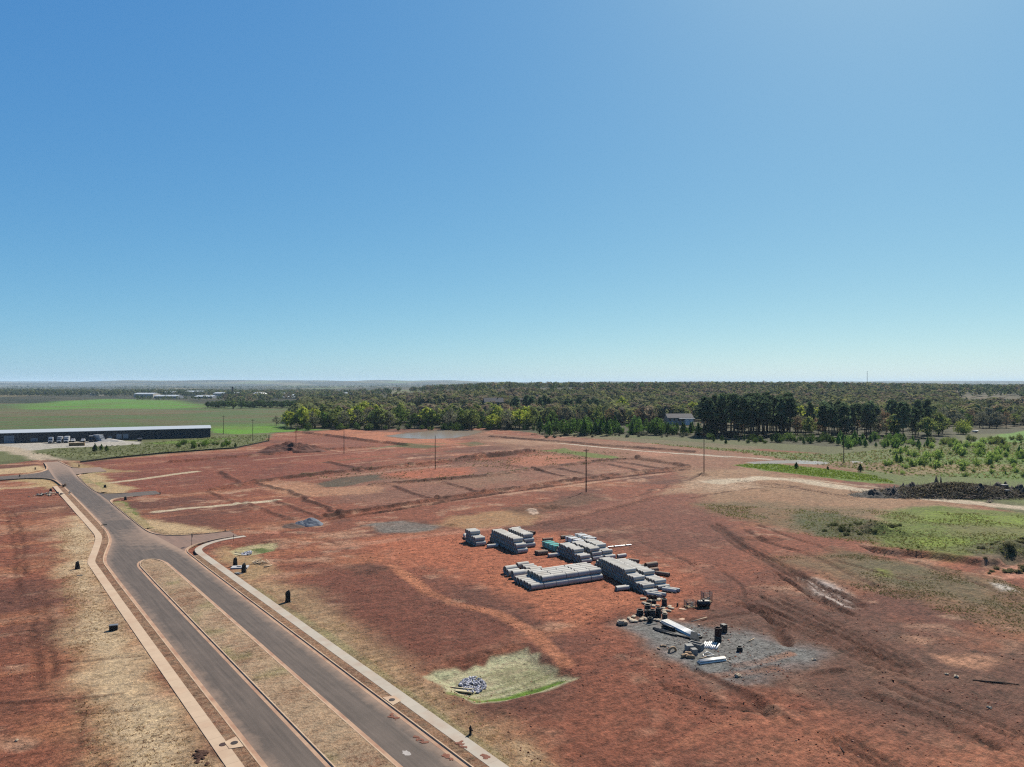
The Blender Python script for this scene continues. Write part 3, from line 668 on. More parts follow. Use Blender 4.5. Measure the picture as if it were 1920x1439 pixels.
def ground_material():
    m, nt, N, L, out = new_mat('red clay ground')
    p = N.new('ShaderNodeBsdfPrincipled'); p.inputs['Roughness'].default_value = 0.92; p.inputs['Specular IOR Level'].default_value = 0.12
    ac = N.new('ShaderNodeAttribute'); ac.attribute_name = 'soil'
    am = N.new('ShaderNodeAttribute'); am.attribute_name = 'cover'
    sp = N.new('ShaderNodeSeparateColor'); L.new(am.outputs['Color'], sp.inputs[0])
    geo = N.new('ShaderNodeNewGeometry')
    def noise(scale, detail, rough=0.6, sx=1.0):
        n = N.new('ShaderNodeTexNoise'); n.inputs['Scale'].default_value = scale; n.inputs['Detail'].default_value = detail; n.inputs['Roughness'].default_value = rough
        if sx != 1.0:
            mp = N.new('ShaderNodeMapping'); mp.vector_type = 'TEXTURE'; mp.inputs['Rotation'].default_value = (0, 0, 0.659); mp.inputs['Scale'].default_value = (1 / sx, 1, 1)
            L.new(geo.outputs['Position'], mp.inputs['Vector']); L.new(mp.outputs[0], n.inputs['Vector'])
        else: L.new(geo.outputs['Position'], n.inputs['Vector'])
        return n.outputs['Fac']
    def ramp(src, a, b, lo, hi):
        r = N.new('ShaderNodeMapRange'); r.inputs[1].default_value = a; r.inputs[2].default_value = b; r.inputs[3].default_value = lo; r.inputs[4].default_value = hi
        L.new(src, r.inputs[0]); return r.outputs[0]
    def math_(op, a, b):
        r = N.new('ShaderNodeMath'); r.operation = op
        for i, q in enumerate((a, b)):
            if isinstance(q, (int, float)): r.inputs[i].default_value = q
            else: L.new(q, r.inputs[i])
        return r.outputs[0]
    def mix(fac, a, b, mode='MIX'):
        r = N.new('ShaderNodeMix'); r.data_type = 'RGBA'; r.blend_type = mode
        for i, q in ((0, fac), (6, a), (7, b)):
            if isinstance(q, (int, float)): r.inputs[i].default_value = q
            elif isinstance(q, tuple): r.inputs[i].default_value = (*q, 1)
            else: L.new(q, r.inputs[i])
        return r.outputs[2]
    n_f = noise(2.6, 8, 0.72); n_m = noise(0.45, 6, 0.65); n_s = noise(1.4, 5, 0.7, 0.16); n_x = noise(9.0, 4, 0.7)
    n_b = noise(1.1, 7, 0.75)
    tone = math_('ADD', math_('ADD', ramp(n_f, .34, .66, -.34, .34), math_('ADD', ramp(n_b, .38, .62, -.34, .34), ramp(noise(.62, 6, .7), .38, .62, -.2, .2))), math_('ADD', ramp(n_m, .3, .7, -.20, .20), ramp(n_s, .32, .68, -.22, .22)))
    dark = math_('MULTIPLY', ramp(noise(1.9, 6, .7), .60, .67, 0, -.42), ramp(n_m, .42, .6, .25, 1))  # dark specks painted into the soil colour for the shadows of small clods
    tone = math_('MAXIMUM', math_('ADD', tone, dark), -.78)
    sc = N.new('ShaderNodeVectorMath'); sc.operation = 'SCALE'; L.new(ac.outputs['Color'], sc.inputs[0]); L.new(math_('ADD', tone, 1.0), sc.inputs['Scale'])
    c = sc.outputs[0]
    # loose straw
    sn = noise(3.3, 7, 0.8); sn2 = noise(0.8, 5, 0.7, 0.3)
    st = math_('MULTIPLY', ramp(math_('ADD', math_('MULTIPLY', sn, .65), math_('MULTIPLY', sn2, .35)), .44, .58, 0, 1), math_('MULTIPLY', sp.outputs[0], .85))
    c = mix(st, c, tuple(lin((228, 202, 168))))
    pit = math_('MULTIPLY', ramp(noise(4.5, 5, .75), .54, .62, 0, 1), math_('MULTIPLY', sp.outputs[0], .55))
    c = mix(pit, c, tuple(lin((120, 82, 60))))
    # grass
    g1 = math_('MULTIPLY', ramp(noise(1.7, 8, .8), .45, .60, 0, 1), math_('MULTIPLY', sp.outputs[1], .55))
    c = mix(g1, c, tuple(lin((72, 88, 38))))
    # gravel grains
    vo = N.new('ShaderNodeTexVoronoi'); vo.inputs['Scale'].default_value = 5.5; L.new(geo.outputs['Position'], vo.inputs['Vector'])
    gb = ramp(vo.outputs['Color'], 0, 1, .78, 1.25)
    gs = N.new('ShaderNodeVectorMath'); gs.operation = 'SCALE'; L.new(c, gs.inputs[0]); L.new(gb, gs.inputs['Scale'])
    c = mix(math_('MULTIPLY', sp.outputs[2], .8), c, gs.outputs[0])
    # scattered pale chips
    chip = math_('MULTIPLY', ramp(n_x, .69, .74, 0, .5), ramp(n_m, .45, .6, .2, 1))
    c = mix(chip, c, tuple(lin((205, 170, 145))))
    L.new(c, p.inputs['Base Color'])
    b1 = N.new('ShaderNodeBump'); b1.inputs['Strength'].default_value = 0.9; b1.inputs['Distance'].default_value = 0.45
    L.new(math_('ADD', math_('ADD', math_('MULTIPLY', n_f, .6), n_b), math_('MULTIPLY', n_s, 0.8)), b1.inputs['Height']); L.new(b1.outputs[0], p.inputs['Normal'])
    L.new(p.outputs[0], out.inputs['Surface'])
    return m
GMAT = ground_material()

def axis_steps(a, b, base, grow, origin=0.0):
    out = [a]
    while out[-1] < b:
        out.append(out[-1] + base + grow * abs(out[-1] - origin))
    out[-1] = b
    return np.array(out)

def grid_mesh(name, xs, ys, keep, zoff=0.0):
    XX, YY = np.meshgrid(xs, ys)
    nx, ny = len(xs), len(ys)
    idx = np.arange(nx * ny).reshape(ny, nx)
    F = np.stack([idx[:-1, :-1], idx[:-1, 1:], idx[1:, 1:], idx[1:, :-1]], -1).reshape(-1, 4)
    cx = (XX[:-1, :-1] + XX[1:, 1:]).ravel() / 2; cy = (YY[:-1, :-1] + YY[1:, 1:]).ravel() / 2
    F = F[keep(cx, cy)]
    used = np.unique(F)
    remap = np.full(nx * ny, -1, np.int64); remap[used] = np.arange(len(used))
    F = remap[F]
    x, y = XX.ravel()[used], YY.ravel()[used]
    z = height(x, y) + (zoff(x, y) if callable(zoff) else zoff)
    if name == 'ground':
        zz = np.full(nx * ny, np.nan); zz[used] = z; _zg.update(x=xs, y=ys, z=zz.reshape(ny, nx))
    me = np_mesh(name, np.stack([x, y, z], 1), F, GMAT, smooth=True)
    c, m = paint(x, y)
    vcol(me, 'soil', c); vcol(me, 'cover', m)
    return me

xpos = axis_steps(0, 560, 0.30, 0.0030)
xs_near = np.concatenate([-xpos[::-1][:-1], xpos])
ys_near = axis_steps(52, 620, 0.22, 0.0026)
ground = link('ground', grid_mesh('ground', xs_near, ys_near, lambda x, y: np.abs(x) < 0.83 * y + 22))
tag(ground, kind='structure')
xf = axis_steps(0, 19000, 5, 0.035)
xs_far = np.concatenate([-xf[::-1][:-1], xf])
ys_far = axis_steps(596, 24000, 2, 0.0105)
far_ground = link('far_ground', grid_mesh('far_ground', xs_far, ys_far, lambda x, y: np.abs(x) < 0.95 * y + 60, lambda x, y: -1.2 * (1 - sstep(612, 640, y))))
tag(far_ground, kind='structure')
# the rest of the level clay behind and beside the drone
sk = axis_steps(0, 620, 8, 0.03); sk = np.concatenate([-sk[::-1][:-1], sk])
skirt = link('ground_beyond', grid_mesh('ground_beyond', sk, axis_steps(-400, 620, 8, 0.0), lambda x, y: ~((np.abs(x) < 0.83 * y + 8) & (y > 64)), -0.25))
tag(skirt, kind='structure')

# ================================================================ road, kerbs, walks
def resample(P, step):
    P = np.asarray(P, float); seg = np.hypot(*(P[1:] - P[:-1]).T); L = np.concatenate([[0], np.cumsum(seg)])
    t = np.linspace(0, L[-1], max(2, int(round(L[-1] / step)) + 1))
    return np.stack([np.interp(t, L, P[:, 0]), np.interp(t, L, P[:, 1])], 1), t

def smooth_line(P, it=2):
    P = np.asarray(P, float)
    for _ in range(it):
        Q = [P[0]]
        for i in range(len(P) - 1):
            Q += [P[i] * .75 + P[i + 1] * .25, P[i] * .25 + P[i + 1] * .75]
        Q.append(P[-1]); P = np.array(Q)
    return P

def asphalt_material(name, base, mud):
    m, nt, N, L, out = new_mat(name)
    p = N.new('ShaderNodeBsdfPrincipled'); p.inputs['Roughness'].default_value = 0.78; p.inputs['Specular IOR Level'].default_value = 0.25
    geo = N.new('ShaderNodeNewGeometry'); at = N.new('ShaderNodeAttribute'); at.attribute_name = 'mud'
    mp = N.new('ShaderNodeMapping'); mp.vector_type = 'TEXTURE'; mp.inputs['Rotation'].default_value = (0, 0, -0.912); L.new(geo.outputs['Position'], mp.inputs['Vector'])
    mp.inputs['Scale'].default_value = (22.0, 1.0, 1.0)
    n1 = N.new('ShaderNodeTexNoise'); n1.inputs['Scale'].default_value = 2.2; n1.inputs['Detail'].default_value = 5; L.new(mp.outputs[0], n1.inputs['Vector'])
    n2 = N.new('ShaderNodeTexNoise'); n2.inputs['Scale'].default_value = 0.5; n2.inputs['Detail'].default_value = 7; n2.inputs['Roughness'].default_value = 0.7; L.new(geo.outputs['Position'], n2.inputs['Vector'])
    n3 = N.new('ShaderNodeTexNoise'); n3.inputs['Scale'].default_value = 7; n3.inputs['Detail'].default_value = 4; L.new(geo.outputs['Position'], n3.inputs['Vector'])
    def ramp(src, a, b, lo, hi):
        r = N.new('ShaderNodeMapRange'); r.inputs[1].default_value = a; r.inputs[2].default_value = b; r.inputs[3].default_value = lo; r.inputs[4].default_value = hi
        L.new(src, r.inputs[0]); return r.outputs[0]
    def mth(op, a, b):
        r = N.new('ShaderNodeMath'); r.operation = op
        for i, q in enumerate((a, b)):
            if isinstance(q, (int, float)): r.inputs[i].default_value = q
            else: L.new(q, r.inputs[i])
        return r.outputs[0]
    sc = N.new('ShaderNodeVectorMath'); sc.operation = 'SCALE'; sc.inputs[0].default_value = base
    L.new(mth('ADD', ramp(n1.outputs['Fac'], .25, .75, .68, 1.32), mth('ADD', ramp(n2.outputs['Fac'], .3, .7, -.12, .14), ramp(n3.outputs['Fac'], .3, .7, -.1, .1))), sc.inputs['Scale'])
    mx = N.new('ShaderNodeMix'); mx.data_type = 'RGBA'
    fac = mth('MULTIPLY', ramp(mth('ADD', at.outputs['Fac'], mth('MULTIPLY', mth('SUBTRACT', n2.outputs['Fac'], .5), 1.0)), .25, .9, 0, .9), 1.0)
    L.new(fac, mx.inputs[0]); L.new(sc.outputs[0], mx.inputs[6]); mx.inputs[7].default_value = (*mud, 1)
    sx = N.new('ShaderNodeMix'); sx.data_type = 'RGBA'
    L.new(ramp(n3.outputs['Fac'], .70, .76, 0, .35), sx.inputs[0]); L.new(mx.outputs[2], sx.inputs[6]); sx.inputs[7].default_value = (.17, .155, .14, 1)
    L.new(sx.outputs[2], p.inputs['Base Color'])
    b = N.new('ShaderNodeBump'); b.inputs['Strength'].default_value = .3; b.inputs['Distance'].default_value = .02; L.new(n3.outputs['Fac'], b.inputs['Height']); L.new(b.outputs[0], p.inputs['Normal'])
    L.new(p.outputs[0], out.inputs['Surface'])
    return m
MUD = tuple(lin((180, 150, 128)))
ASPH = asphalt_material('asphalt', tuple(lin((106, 93, 84))), MUD)

def strip(name, rows, m, z, cols=8, mudf=None, kind='structure', painted=False, crown=0.0, zl=None):
    """rows: list of ((sL,nL),(sR,nR)) stations"""
    V = []; F = []; mu = []
    for i, (a, b) in enumerate(rows):
        a = SN(*a); b = SN(*b)
        for j in range(cols + 1):
            t = j / cols; q = a * (1 - t) + b * t
            zz = z + crown * (1 - (2 * t - 1) ** 2)
            if zl is not None: zz = zl[0] * (1 - t) + zl[1] * t
            V.append((q[0], q[1], zz)); mu.append(mudf(q[0], q[1], t) if mudf else 0)
    n = cols + 1
    for i in range(len(rows) - 1):
        for j in range(cols): F.append((i * n + j, i * n + j + 1, (i + 1) * n + j + 1, (i + 1) * n + j))
    V = np.array(V); F = np.array(F)
    # face up
    p0, p1, p2 = V[F[0][0]], V[F[0][1]], V[F[0][2]]
    if np.cross(p1 - p0, p2 - p0)[2] < 0: F = F[:, ::-1]
    me = np_mesh(name, V, F, m, smooth=True)
    if painted:
        c, k = paint(V[:, 0], V[:, 1]); painted(c, k, V); vcol(me, 'soil', c); vcol(me, 'cover', k)
    else: vcol(me, 'mud', np.repeat(np.clip(np.array(mu, float), 0, 1)[:, None], 3, 1))
    o = link(name, me)
    if kind: tag(o, kind=kind)
    return o

def n_at(L, s):
    P = sorted(L); return float(np.interp(s, [p[0] for p in P], [p[1] for p in P]))
LK = LEFT_KERB[:12]; RK_line = [(-30, 38.7), (-168, 38.7), (-190, 37.2), (-200, 36.4), (-252, 36.4), (-275, 36.0), (-300, 35.6), (-330, 36), (-366, 37.6), (-398, 36)]
LK_line = LK + [(-335, 28.4), (-368, 29.2), (-398, 30)]
stations = np.concatenate([np.arange(-30, -210, -3.0), np.arange(-210, -401, -4.0)])
def mud_main(x, y, t):
    s = x * U[0] + y * U[1]
    edge = max(0, 1 - t / .16) * .7 + max(0, 1 - (1 - t) / .16) * .85
    junction = math.exp(-((s + 190) / 18) ** 2) * (.25 + .55 * t)
    return edge + junction + (0.35 if s < -215 else 0) * (.6 + .4 * math.sin(s * .05)) + max(0, (-330 - s) / 60) * .7
road = strip('road', [((s, n_at(LK_line, s)), (s, n_at(RK_line, s))) for s in stations], ASPH, 0.0, 14, mud_main)
strip('side_road', [((-200, 36.1), (-166, 37.5)), ((-190, 38.8), (-169, 39.2)), ((-187.3, 41), (-172.2, 41)), ((-184.8, 45), (-175, 45)), ((-184, 50), (-176.6, 50)), ((-184, 58), (-176.8, 58))], asphalt_material('muddy asphalt', tuple(lin((128, 108, 98))), tuple(lin((172, 132, 110)))), -0.006, 6, lambda x, y, t: .55)
strip('side_road', [((-276, 35.2), (-252, 36)), ((-270.5, 39), (-258.5, 39)), ((-269.3, 44), (-259.8, 44)), ((-269.3, 52.6), (-260, 52.6))], ASPH, -0.006, 6, lambda x, y, t: .1)
strip('side_road', [((-318, 28.6), (-364, 29.4)), ((-330, 26), (-354, 26)), ((-335, 20), (-349, 20)), ((-335.5, 4), (-348, 4)), ((-335.5, -20), (-348, -20))], ASPH, -0.006, 6, lambda x, y, t: .25)
strip('side_road', [((-336, 35.4), (-366, 37)), ((-340, 40), (-361, 40)), ((-341, 48), (-360, 48))], ASPH, -0.01, 6, lambda x, y, t: .7)

# gravel drive from the end of the asphalt to the yard
CONC = mat('kerb concrete', lin((222, 192, 160)), .85, .14, 1.2, dirt=tuple(lin((186, 134, 106))), dirt_amt=.5, bump=.1, world=True)
GUT = mat('muddy gutter', lin((204, 166, 136)), .85, .18, .9, dirt=tuple(lin((160, 104, 80))), dirt_amt=.7, world=True)
WALK_L = mat('pale tan concrete walk', lin((222, 194, 164)), .85, .08, .8, dirt=tuple(lin((200, 160, 130))), dirt_amt=.4, objvar=.03, world=True)
WALK_R = mat('grey concrete walk', lin((204, 193, 176)), .85, .08, .8, dirt=tuple(lin((190, 150, 122))), dirt_amt=.5, objvar=.03, world=True)

def sweep(name, pts_sn, side, profile, m, parent=None, closed=False):
    """profile points (offset towards the road, z); side=+1 when the road lies on the +n side of a line that runs towards the camera"""
    P = smooth_line(SNP(pts_sn), 1)
    P, t = resample(P, 1.5)
    T = np.gradient(P, axis=0); T /= np.linalg.norm(T, axis=1)[:, None] + 1e-9
    R = np.stack([-T[:, 1], T[:, 0]], 1) * side
    V = []; k = len(profile)
    for p, r in zip(P, R):
        for d, z in profile: V.append((p[0] + r[0] * d, p[1] + r[1] * d, z))
    F = []
    for i in range(len(P) - 1):
        for j in range(k - 1): F.append((i * k + j, i * k + j + 1, (i + 1) * k + j + 1, (i + 1) * k + j))
    b = MB(); b.add(V, F)
    if not closed:
        b.f += [tuple(range(k)), tuple(range((len(P) - 1) * k, len(P) * k))[::-1]]; b.sm += [False, False]
    o = b.obj(name, m, parent)
    return o
KERB_P = [(-0.16, -.2), (-0.16, .15), (-.02, .155), (0.03, .02), (0.03, -.2)]
GUT_P = [(0.031, -.2), (0.031, .016), (.50, .008), (.51, -.2)]
def kerb(pts, side):
    k = sweep('kerb', pts, side, KERB_P, CONC); tag(k, kind='structure')
    sweep('gutter', pts, side, GUT_P, GUT, k)
kerb(LEFT_KERB, -1); kerb(LEFT_KERB_FAR, -1)
kerb(RIGHT_KERB, 1); kerb(RIGHT_KERB_MID, -1); kerb(RIGHT_KERB_FAR, -1); kerb(RIGHT_KERB_END, -1)
MED = [(-30, 28.2), (-100, 28.2), (-158, 28.2), (-162, 28.6), (-164.5, 29.6), (-165.2, 30.7), (-164.5, 31.8), (-162, 32.7), (-158, 33.1), (-100, 33.1), (-30, 33.1)]
kerb(MED, 1)

def straw_cover(amount, green=.1, rgb=None):
    def fn(c, k, V):
        k[:, 0] = amount; k[:, 1] = green; k[:, 2] = 0
        base = lin(rgb or (178, 140, 100))
        nz = fbm(V[:, 0] / 4, V[:, 1] / 4, 3, 300)[:, None]
        c[:] = base * (0.75 + .5 * nz)
        w = sstep(.52, .7, fbm(V[:, 0] / 7, V[:, 1] / 7, 3, 310))[:, None] * .7
        c[:] = c * (1 - w) + lin((140, 92, 70)) * w
        g = sstep(.6, .72, fbm(V[:, 0] / 5, V[:, 1] / 5, 3, 320))[:, None] * .6 * (green > .05)
        c[:] = c * (1 - g) + lin((112, 128, 60)) * g
    return fn
st2 = np.arange(-30, -159, -2.0)
strip('median_strip', [((s, 28.36), (s, 32.94)) for s in st2] + [((-160.5, 28.7), (-160.5, 32.6)), ((-162.8, 29.3), (-162.8, 32.0)), ((-164.3, 30.0), (-164.3, 31.4))], GMAT, .128, 6, painted=straw_cover(.8, .12, (188, 154, 122)), crown=.06)
strip('verge', [((s, n_at(LEFT_WALK, s) + .6), (s, n_at(LK_line, s) - .15)) for s in np.arange(-30, -303, -2.0)], GMAT, .12, 3, painted=straw_cover(.45, .02, (150, 110, 84)))
strip('verge', [((s, 38.86), (s, 40.2)) for s in np.arange(-30, -164, -2.0)], GMAT, .12, 3, painted=straw_cover(.45, .04, (152, 112, 84)))
strip('verge', [((s, 36.55), (s, 39.5)) for s in np.arange(-200, -251, -2.0)], GMAT, .12, 3, painted=straw_cover(.6, .3, (170, 150, 100)), zl=(.13, 0.0))
strip('verge', [((s, n_at(RIGHT_KERB_FAR[2:], s) + .15), (s, n_at(RIGHT_KERB_FAR[2:], s) + 3)) for s in np.arange(-276, -332, -2.0)], GMAT, .12, 3, painted=straw_cover(.7, .2, (184, 156, 112)), zl=(.13, 0.0))

def walk(name, pts, m, width):
    root = tag(link(name, None), kind='structure')
    P = smooth_line(SNP(pts), 1); P, t = resample(P, 1.52)
    me = MB().bevbox(-.7585, .7585, -width / 2, width / 2, -.25, 0.0, .006).mesh('slab', m)
    for i in range(len(P) - 1):
        a, b = P[i], P[i + 1]; c = (a + b) / 2
        if c[1] < 58: continue
        o = link('slab', me, root, (c[0], c[1], .142 + random.uniform(-.003, .003) + .002 * (i % 2)), math.atan2(b[1] - a[1], b[0] - a[0]))
walk('left_sidewalk', LEFT_WALK, WALK_L, 1.42)
walk('right_sidewalk', RIGHT_WALK, WALK_R, 1.5)

# water
def water_material():
    m, nt, N, L, out = new_mat('muddy water')
    p = N.new('ShaderNodeBsdfPrincipled'); p.inputs['Base Color'].default_value = (*lin((176, 158, 138)), 1); p.inputs['Roughness'].default_value = .22
    p.inputs['Specular IOR Level'].default_value = .6
    geo = N.new('ShaderNodeNewGeometry'); n = N.new('ShaderNodeTexNoise'); n.inputs['Scale'].default_value = .8; n.inputs['Detail'].default_value = 3
    L.new(geo.outputs['Position'], n.inputs['Vector'])
    b = N.new('ShaderNodeBump'); b.inputs['Strength'].default_value = .5; b.inputs['Distance'].default_value = .12; L.new(n.outputs['Fac'], b.inputs['Height']); L.new(b.outputs[0], p.inputs['Normal'])
    L.new(p.outputs[0], out.inputs['Surface']); return m
WATER = water_material()
for nm, P, zz in (('pond_water', POND, -.22), ('stream_water', STREAM, -.25), ('stream_water', STREAM2, -.25)):
    c = P.mean(0); Q = c + (P - c) * 1.06
    b = MB(); b.add([(x, y, zz) for x, y in Q], [tuple(range(len(Q)))])
    tag(b.obj(nm, WATER), kind='structure')
# ================================================================ pipe yard
TH = math.radians(27.0)
AX = np.array([math.cos(TH), math.sin(TH)]); RW = np.array([-math.sin(TH), math.cos(TH)])
PIPE_GREY = mat('grey pipe concrete', lin((218, 214, 204)) * 1.15, .8, .14, 1.1, bump=.12, dirt=tuple(lin((182, 168, 148))), dirt_amt=.6, objvar=.10)
PIPE_TAN = mat('clay-stained pipe concrete', lin((170, 148, 128)), .85, .14, 1.1, bump=.12, dirt=tuple(lin((150, 100, 78))), dirt_amt=.7, objvar=.10)
_pm = {}
def pipe_mesh(D, L, m):
    key = (D, L, m.name)
    if key not in _pm:
        R, r = D / 2, D / 2 * .85; h = L / 2; c = .025
        prof = [(r, h), (r, -h + .10), (r * 1.06, -h + .08), (r * 1.06, -h), (R - c, -h), (R, -h + c), (R, h - .10), (R * .965, h - .09), (R * .965, h), (r, h)]
        b = MB(); b.lathe(prof, 18, True, (0, 0, 0), 'x')
        me = b.mesh('pipe', m)
        for i, poly in enumerate(me.polygons):
            if i // 18 in (2, 3, 8, 7, 1): poly.use_smooth = False
        _pm[key] = me
    return _pm[key]
ORD = ['first', 'second', 'third', 'fourth', 'fifth', 'sixth', 'seventh', 'eighth', 'ninth', 'tenth', 'eleventh', 'twelfth', 'thirteenth', 'fourteenth', 'fifteenth', 'sixteenth', 'seventeenth', 'eighteenth', 'nineteenth', 'twentieth', 'twenty-first', 'twenty-second', 'twenty-third', 'twenty-fourth']
LAYER = {1: [''], 2: ['bottom', 'top'], 3: ['bottom', 'middle', 'top'], 4: ['bottom', 'second', 'third', 'top']}
def put_pipe(x, y, z, ang, D, L, m, label, group=None, tilt=0.0):
    o = link('concrete_pipe', pipe_mesh(D, L, m), None, (x, y, z + D / 2))
    o.rotation_euler = (random.uniform(0, 6.28), tilt, ang)
    o.rotation_mode = 'XYZ'
    return tag(o, label, 'pipe', group or 'concrete drainage pipes in the yard')

def stack(where, px, py, nlong, layers, D, L, m=PIPE_GREY, jit=.12, ang=TH, long_gap=.07):
    """layers: list of (rows, first_row, first_col, ncol); rows run away from the camera, columns along the pipes; (px,py) is the near left corner."""
    x0, y0 = G(px, py)
    ax = np.array([math.cos(ang), math.sin(ang)]); rw = np.array([-math.sin(ang), math.cos(ang)])
    for k, (rows, r0, c0, nc) in enumerate(layers):
        lay = LAYER[len(layers)][k]
        for i in range(rows):
            for j in range(nc):
                u = (c0 + j) * (L + long_gap) + L / 2 + random.uniform(-jit, jit)
                v = (r0 + i) * D * 1.01 + D / 2 + k * D * .5
                p = np.array([x0, y0]) + ax * u + rw * v
                z = .03 + k * D * .868
                colw = '' if nc == 1 else (', %s from left' % ORD[j])
                lab = 'grey concrete pipe, %s, %s%s row%s' % (where, (lay + ' layer, ') if lay else '', ORD[i], colw)
                put_pipe(p[0], p[1], z, ang + random.uniform(-.008, .008), D, L, m, lab)

# long front stack, two layers
stack('long front stack', 997, 1109, 6, [(6, 0, 0, 6), (5, 0, 1, 5)], 1.14, 2.50)
# three stacks at the back left
stack('back stack beside the two end-on pipes', 893, 1026, 1, [(6, 0, 0, 1), (5, 0, 0, 1), (3, 2, 0, 1)], 1.08, 2.5, jit=.05)
stack('long middle back stack', 971, 1040, 1, [(13, 0, 0, 1), (12, 0, 0, 1), (10, 1, 0, 1)], 1.1, 2.5, jit=.05)
stack('right back stack', 986, 1029, 1, [(9, 0, 0, 1), (8, 0, 0, 1), (7, 0, 0, 1)], 1.1, 2.5, jit=.05)
# centre pile of slimmer pipes
stack('centre pile, left half', 1090, 1059, 2, [(11, 0, 0, 1), (10, 0, 0, 1), (7, 2, 0, 1)], .92, 2.5, jit=.18)
stack('centre pile, middle', 1112, 1053, 2, [(10, 0, 0, 1), (9, 0, 0, 1), (8, 0, 0, 1)], .92, 2.5, jit=.2, ang=TH + .03)
stack('centre pile, right half', 1136, 1051, 2, [(9, 0, 0, 1), (8, 1, 0, 1), (6, 3, 0, 1)], .92, 2.5, jit=.15, ang=TH - .05)
# long sloping pile running towards the camera
stack('sloping right pile, left column', 1212, 1117, 1, [(23, 0, 0, 1), (21, 1, 0, 1), (17, 4, 0, 1), (12, 7, 0, 1)], .80, 2.45, jit=.16, ang=TH - .07)
stack('sloping right pile, right column', 1236, 1108, 1, [(21, 0, 0, 1), (19, 1, 0, 1), (13, 5, 0, 1)], .80, 2.45, jit=.2, ang=TH - .07)
# big-bore pipes standing apart
for k, (px, py, dd, ln, w) in enumerate([(957, 1077, 1.5, 2.5, 'far left corner'), (962, 1081, 1.25, 2.5, 'left side, tucked behind its nearest neighbour'), (972, 1086, 1.5, 2.6, 'nearest of the left column'), (986, 1084, 1.4, 1.7, 'shortest, in front'),
                                      (980, 1068, 1.3, 2.5, 'farthest back'), (990, 1072, 1.3, 2.5, 'right column, behind the middle'), (995, 1075.5, 1.3, 2.5, 'right column, middle'), (1004, 1080, 1.5, 2.6, 'right column, touching the front stack')]):
    x, y = G(px, py); put_pipe(x, y + dd / 2, .03, TH + random.uniform(-.05, .05), dd, ln, PIPE_GREY, 'wide concrete pipe of the loose group, ' + w, 'wide loose concrete pipes')
# single pipes lying about
for px, py, ang, D, L, m, lab in [
    (873, 1011, TH + 1.35, 1.0, 2.4, PIPE_GREY, 'left one of two concrete pipes lying end-on, far left'),
    (881, 1010.5, TH + 1.4, 1.0, 2.4, PIPE_GREY, 'right one of two concrete pipes lying end-on, far left'),
    (923, 1028.5, TH - .1, .85, 2.5, PIPE_GREY, 'single dark concrete pipe in front of the back left stack'),
    (967, 997, TH, 1.0, 2.5, PIPE_GREY, 'single concrete pipe behind the right back stack'),
    (995, 1003, TH - 1.1, .9, 2.5, PIPE_TAN, 'dirty pipe askew beyond the right back stack'),
    (1027, 1016, TH - .12, .8, 2.5, PIPE_TAN, 'brown stained pipe alone behind the green bundle'),
    (1061, 1011, TH - .12, .8, 2.5, PIPE_TAN, 'brown stained pipe alone, farthest from the camera'),
    (1017, 1042, TH - .06, .95, 2.5, PIPE_TAN, 'stained pipe with a dark mouth left of the green bundle'),
    (1013, 1040, TH - .06, .85, 2.4, PIPE_TAN, 'stained pipe just behind the dark-mouthed one by the green bundle'),
    (1038, 1046, TH - .06, .85, 2.5, PIPE_GREY, 'grey pipe lying alone before the green bundle'),
    (1065, 1043, TH - .06, .9, 2.6, PIPE_GREY, 'grey pipe right of the green bundle, front one'),
    (1061, 1039.5, TH - .06, .9, 2.6, PIPE_GREY, 'grey pipe right of the green bundle, back one'),
    (1168, 1109, TH - .1, .8, 2.6, PIPE_GREY, 'grey pipe in the shadow left of the sloping pile, outer'),
    (1166, 1106.5, TH - .1, .7, 2.4, PIPE_GREY, 'grey pipe in the shadow left of the sloping pile, inner'),
    (1188, 1056, TH - 1.05, .75, 2.5, PIPE_TAN, 'stained pipe pointing at the camera behind the sloping pile'),
    (1206, 1066, TH, .75, 2.2, PIPE_TAN, 'stained pipe at the left of the small brown heap'),
    (1223, 1076, TH - .05, 1.0, 2.7, PIPE_TAN, 'stained pipe at the front of the small brown heap'),
    (1221, 1071, TH - .05, 1.0, 2.7, PIPE_TAN, 'stained pipe at the back of the small brown heap'),
    (1243, 1081, TH - 1.0, .75, 2.8, PIPE_TAN, 'stained pipe leading right out of the small brown heap'),
    (1228, 1121, TH - 1.0, .72, 2.6, PIPE_GREY, 'pipe slid off the foot of the sloping pile, left of two'),
    (1236, 1119, TH - 1.0, .72, 2.6, PIPE_GREY, 'pipe slid off the foot of the sloping pile, right of two'),
    (1256, 1112, TH - 1.0, .72, 2.6, PIPE_GREY, 'pipe beyond the foot of the sloping pile, near one'),
    (1262, 1110.5, TH - 1.0, .72, 2.6, PIPE_GREY, 'pipe beyond the foot of the sloping pile, far one'),
    (1166, 1047, TH, .8, 2.2, PIPE_GREY, 'short pipe sticking out right of the centre pile')]:
    x, y = G(px, py); put_pipe(x, y + D / 2, .03, ang, D, L, m, lab, 'single concrete pipes lying about')
x, y = G(1222, 1073.5); put_pipe(x, y + .5, .03 + .87, TH - .03, 1.0, 2.7, PIPE_TAN, 'stained pipe on top of the small brown heap', 'single concrete pipes lying about')

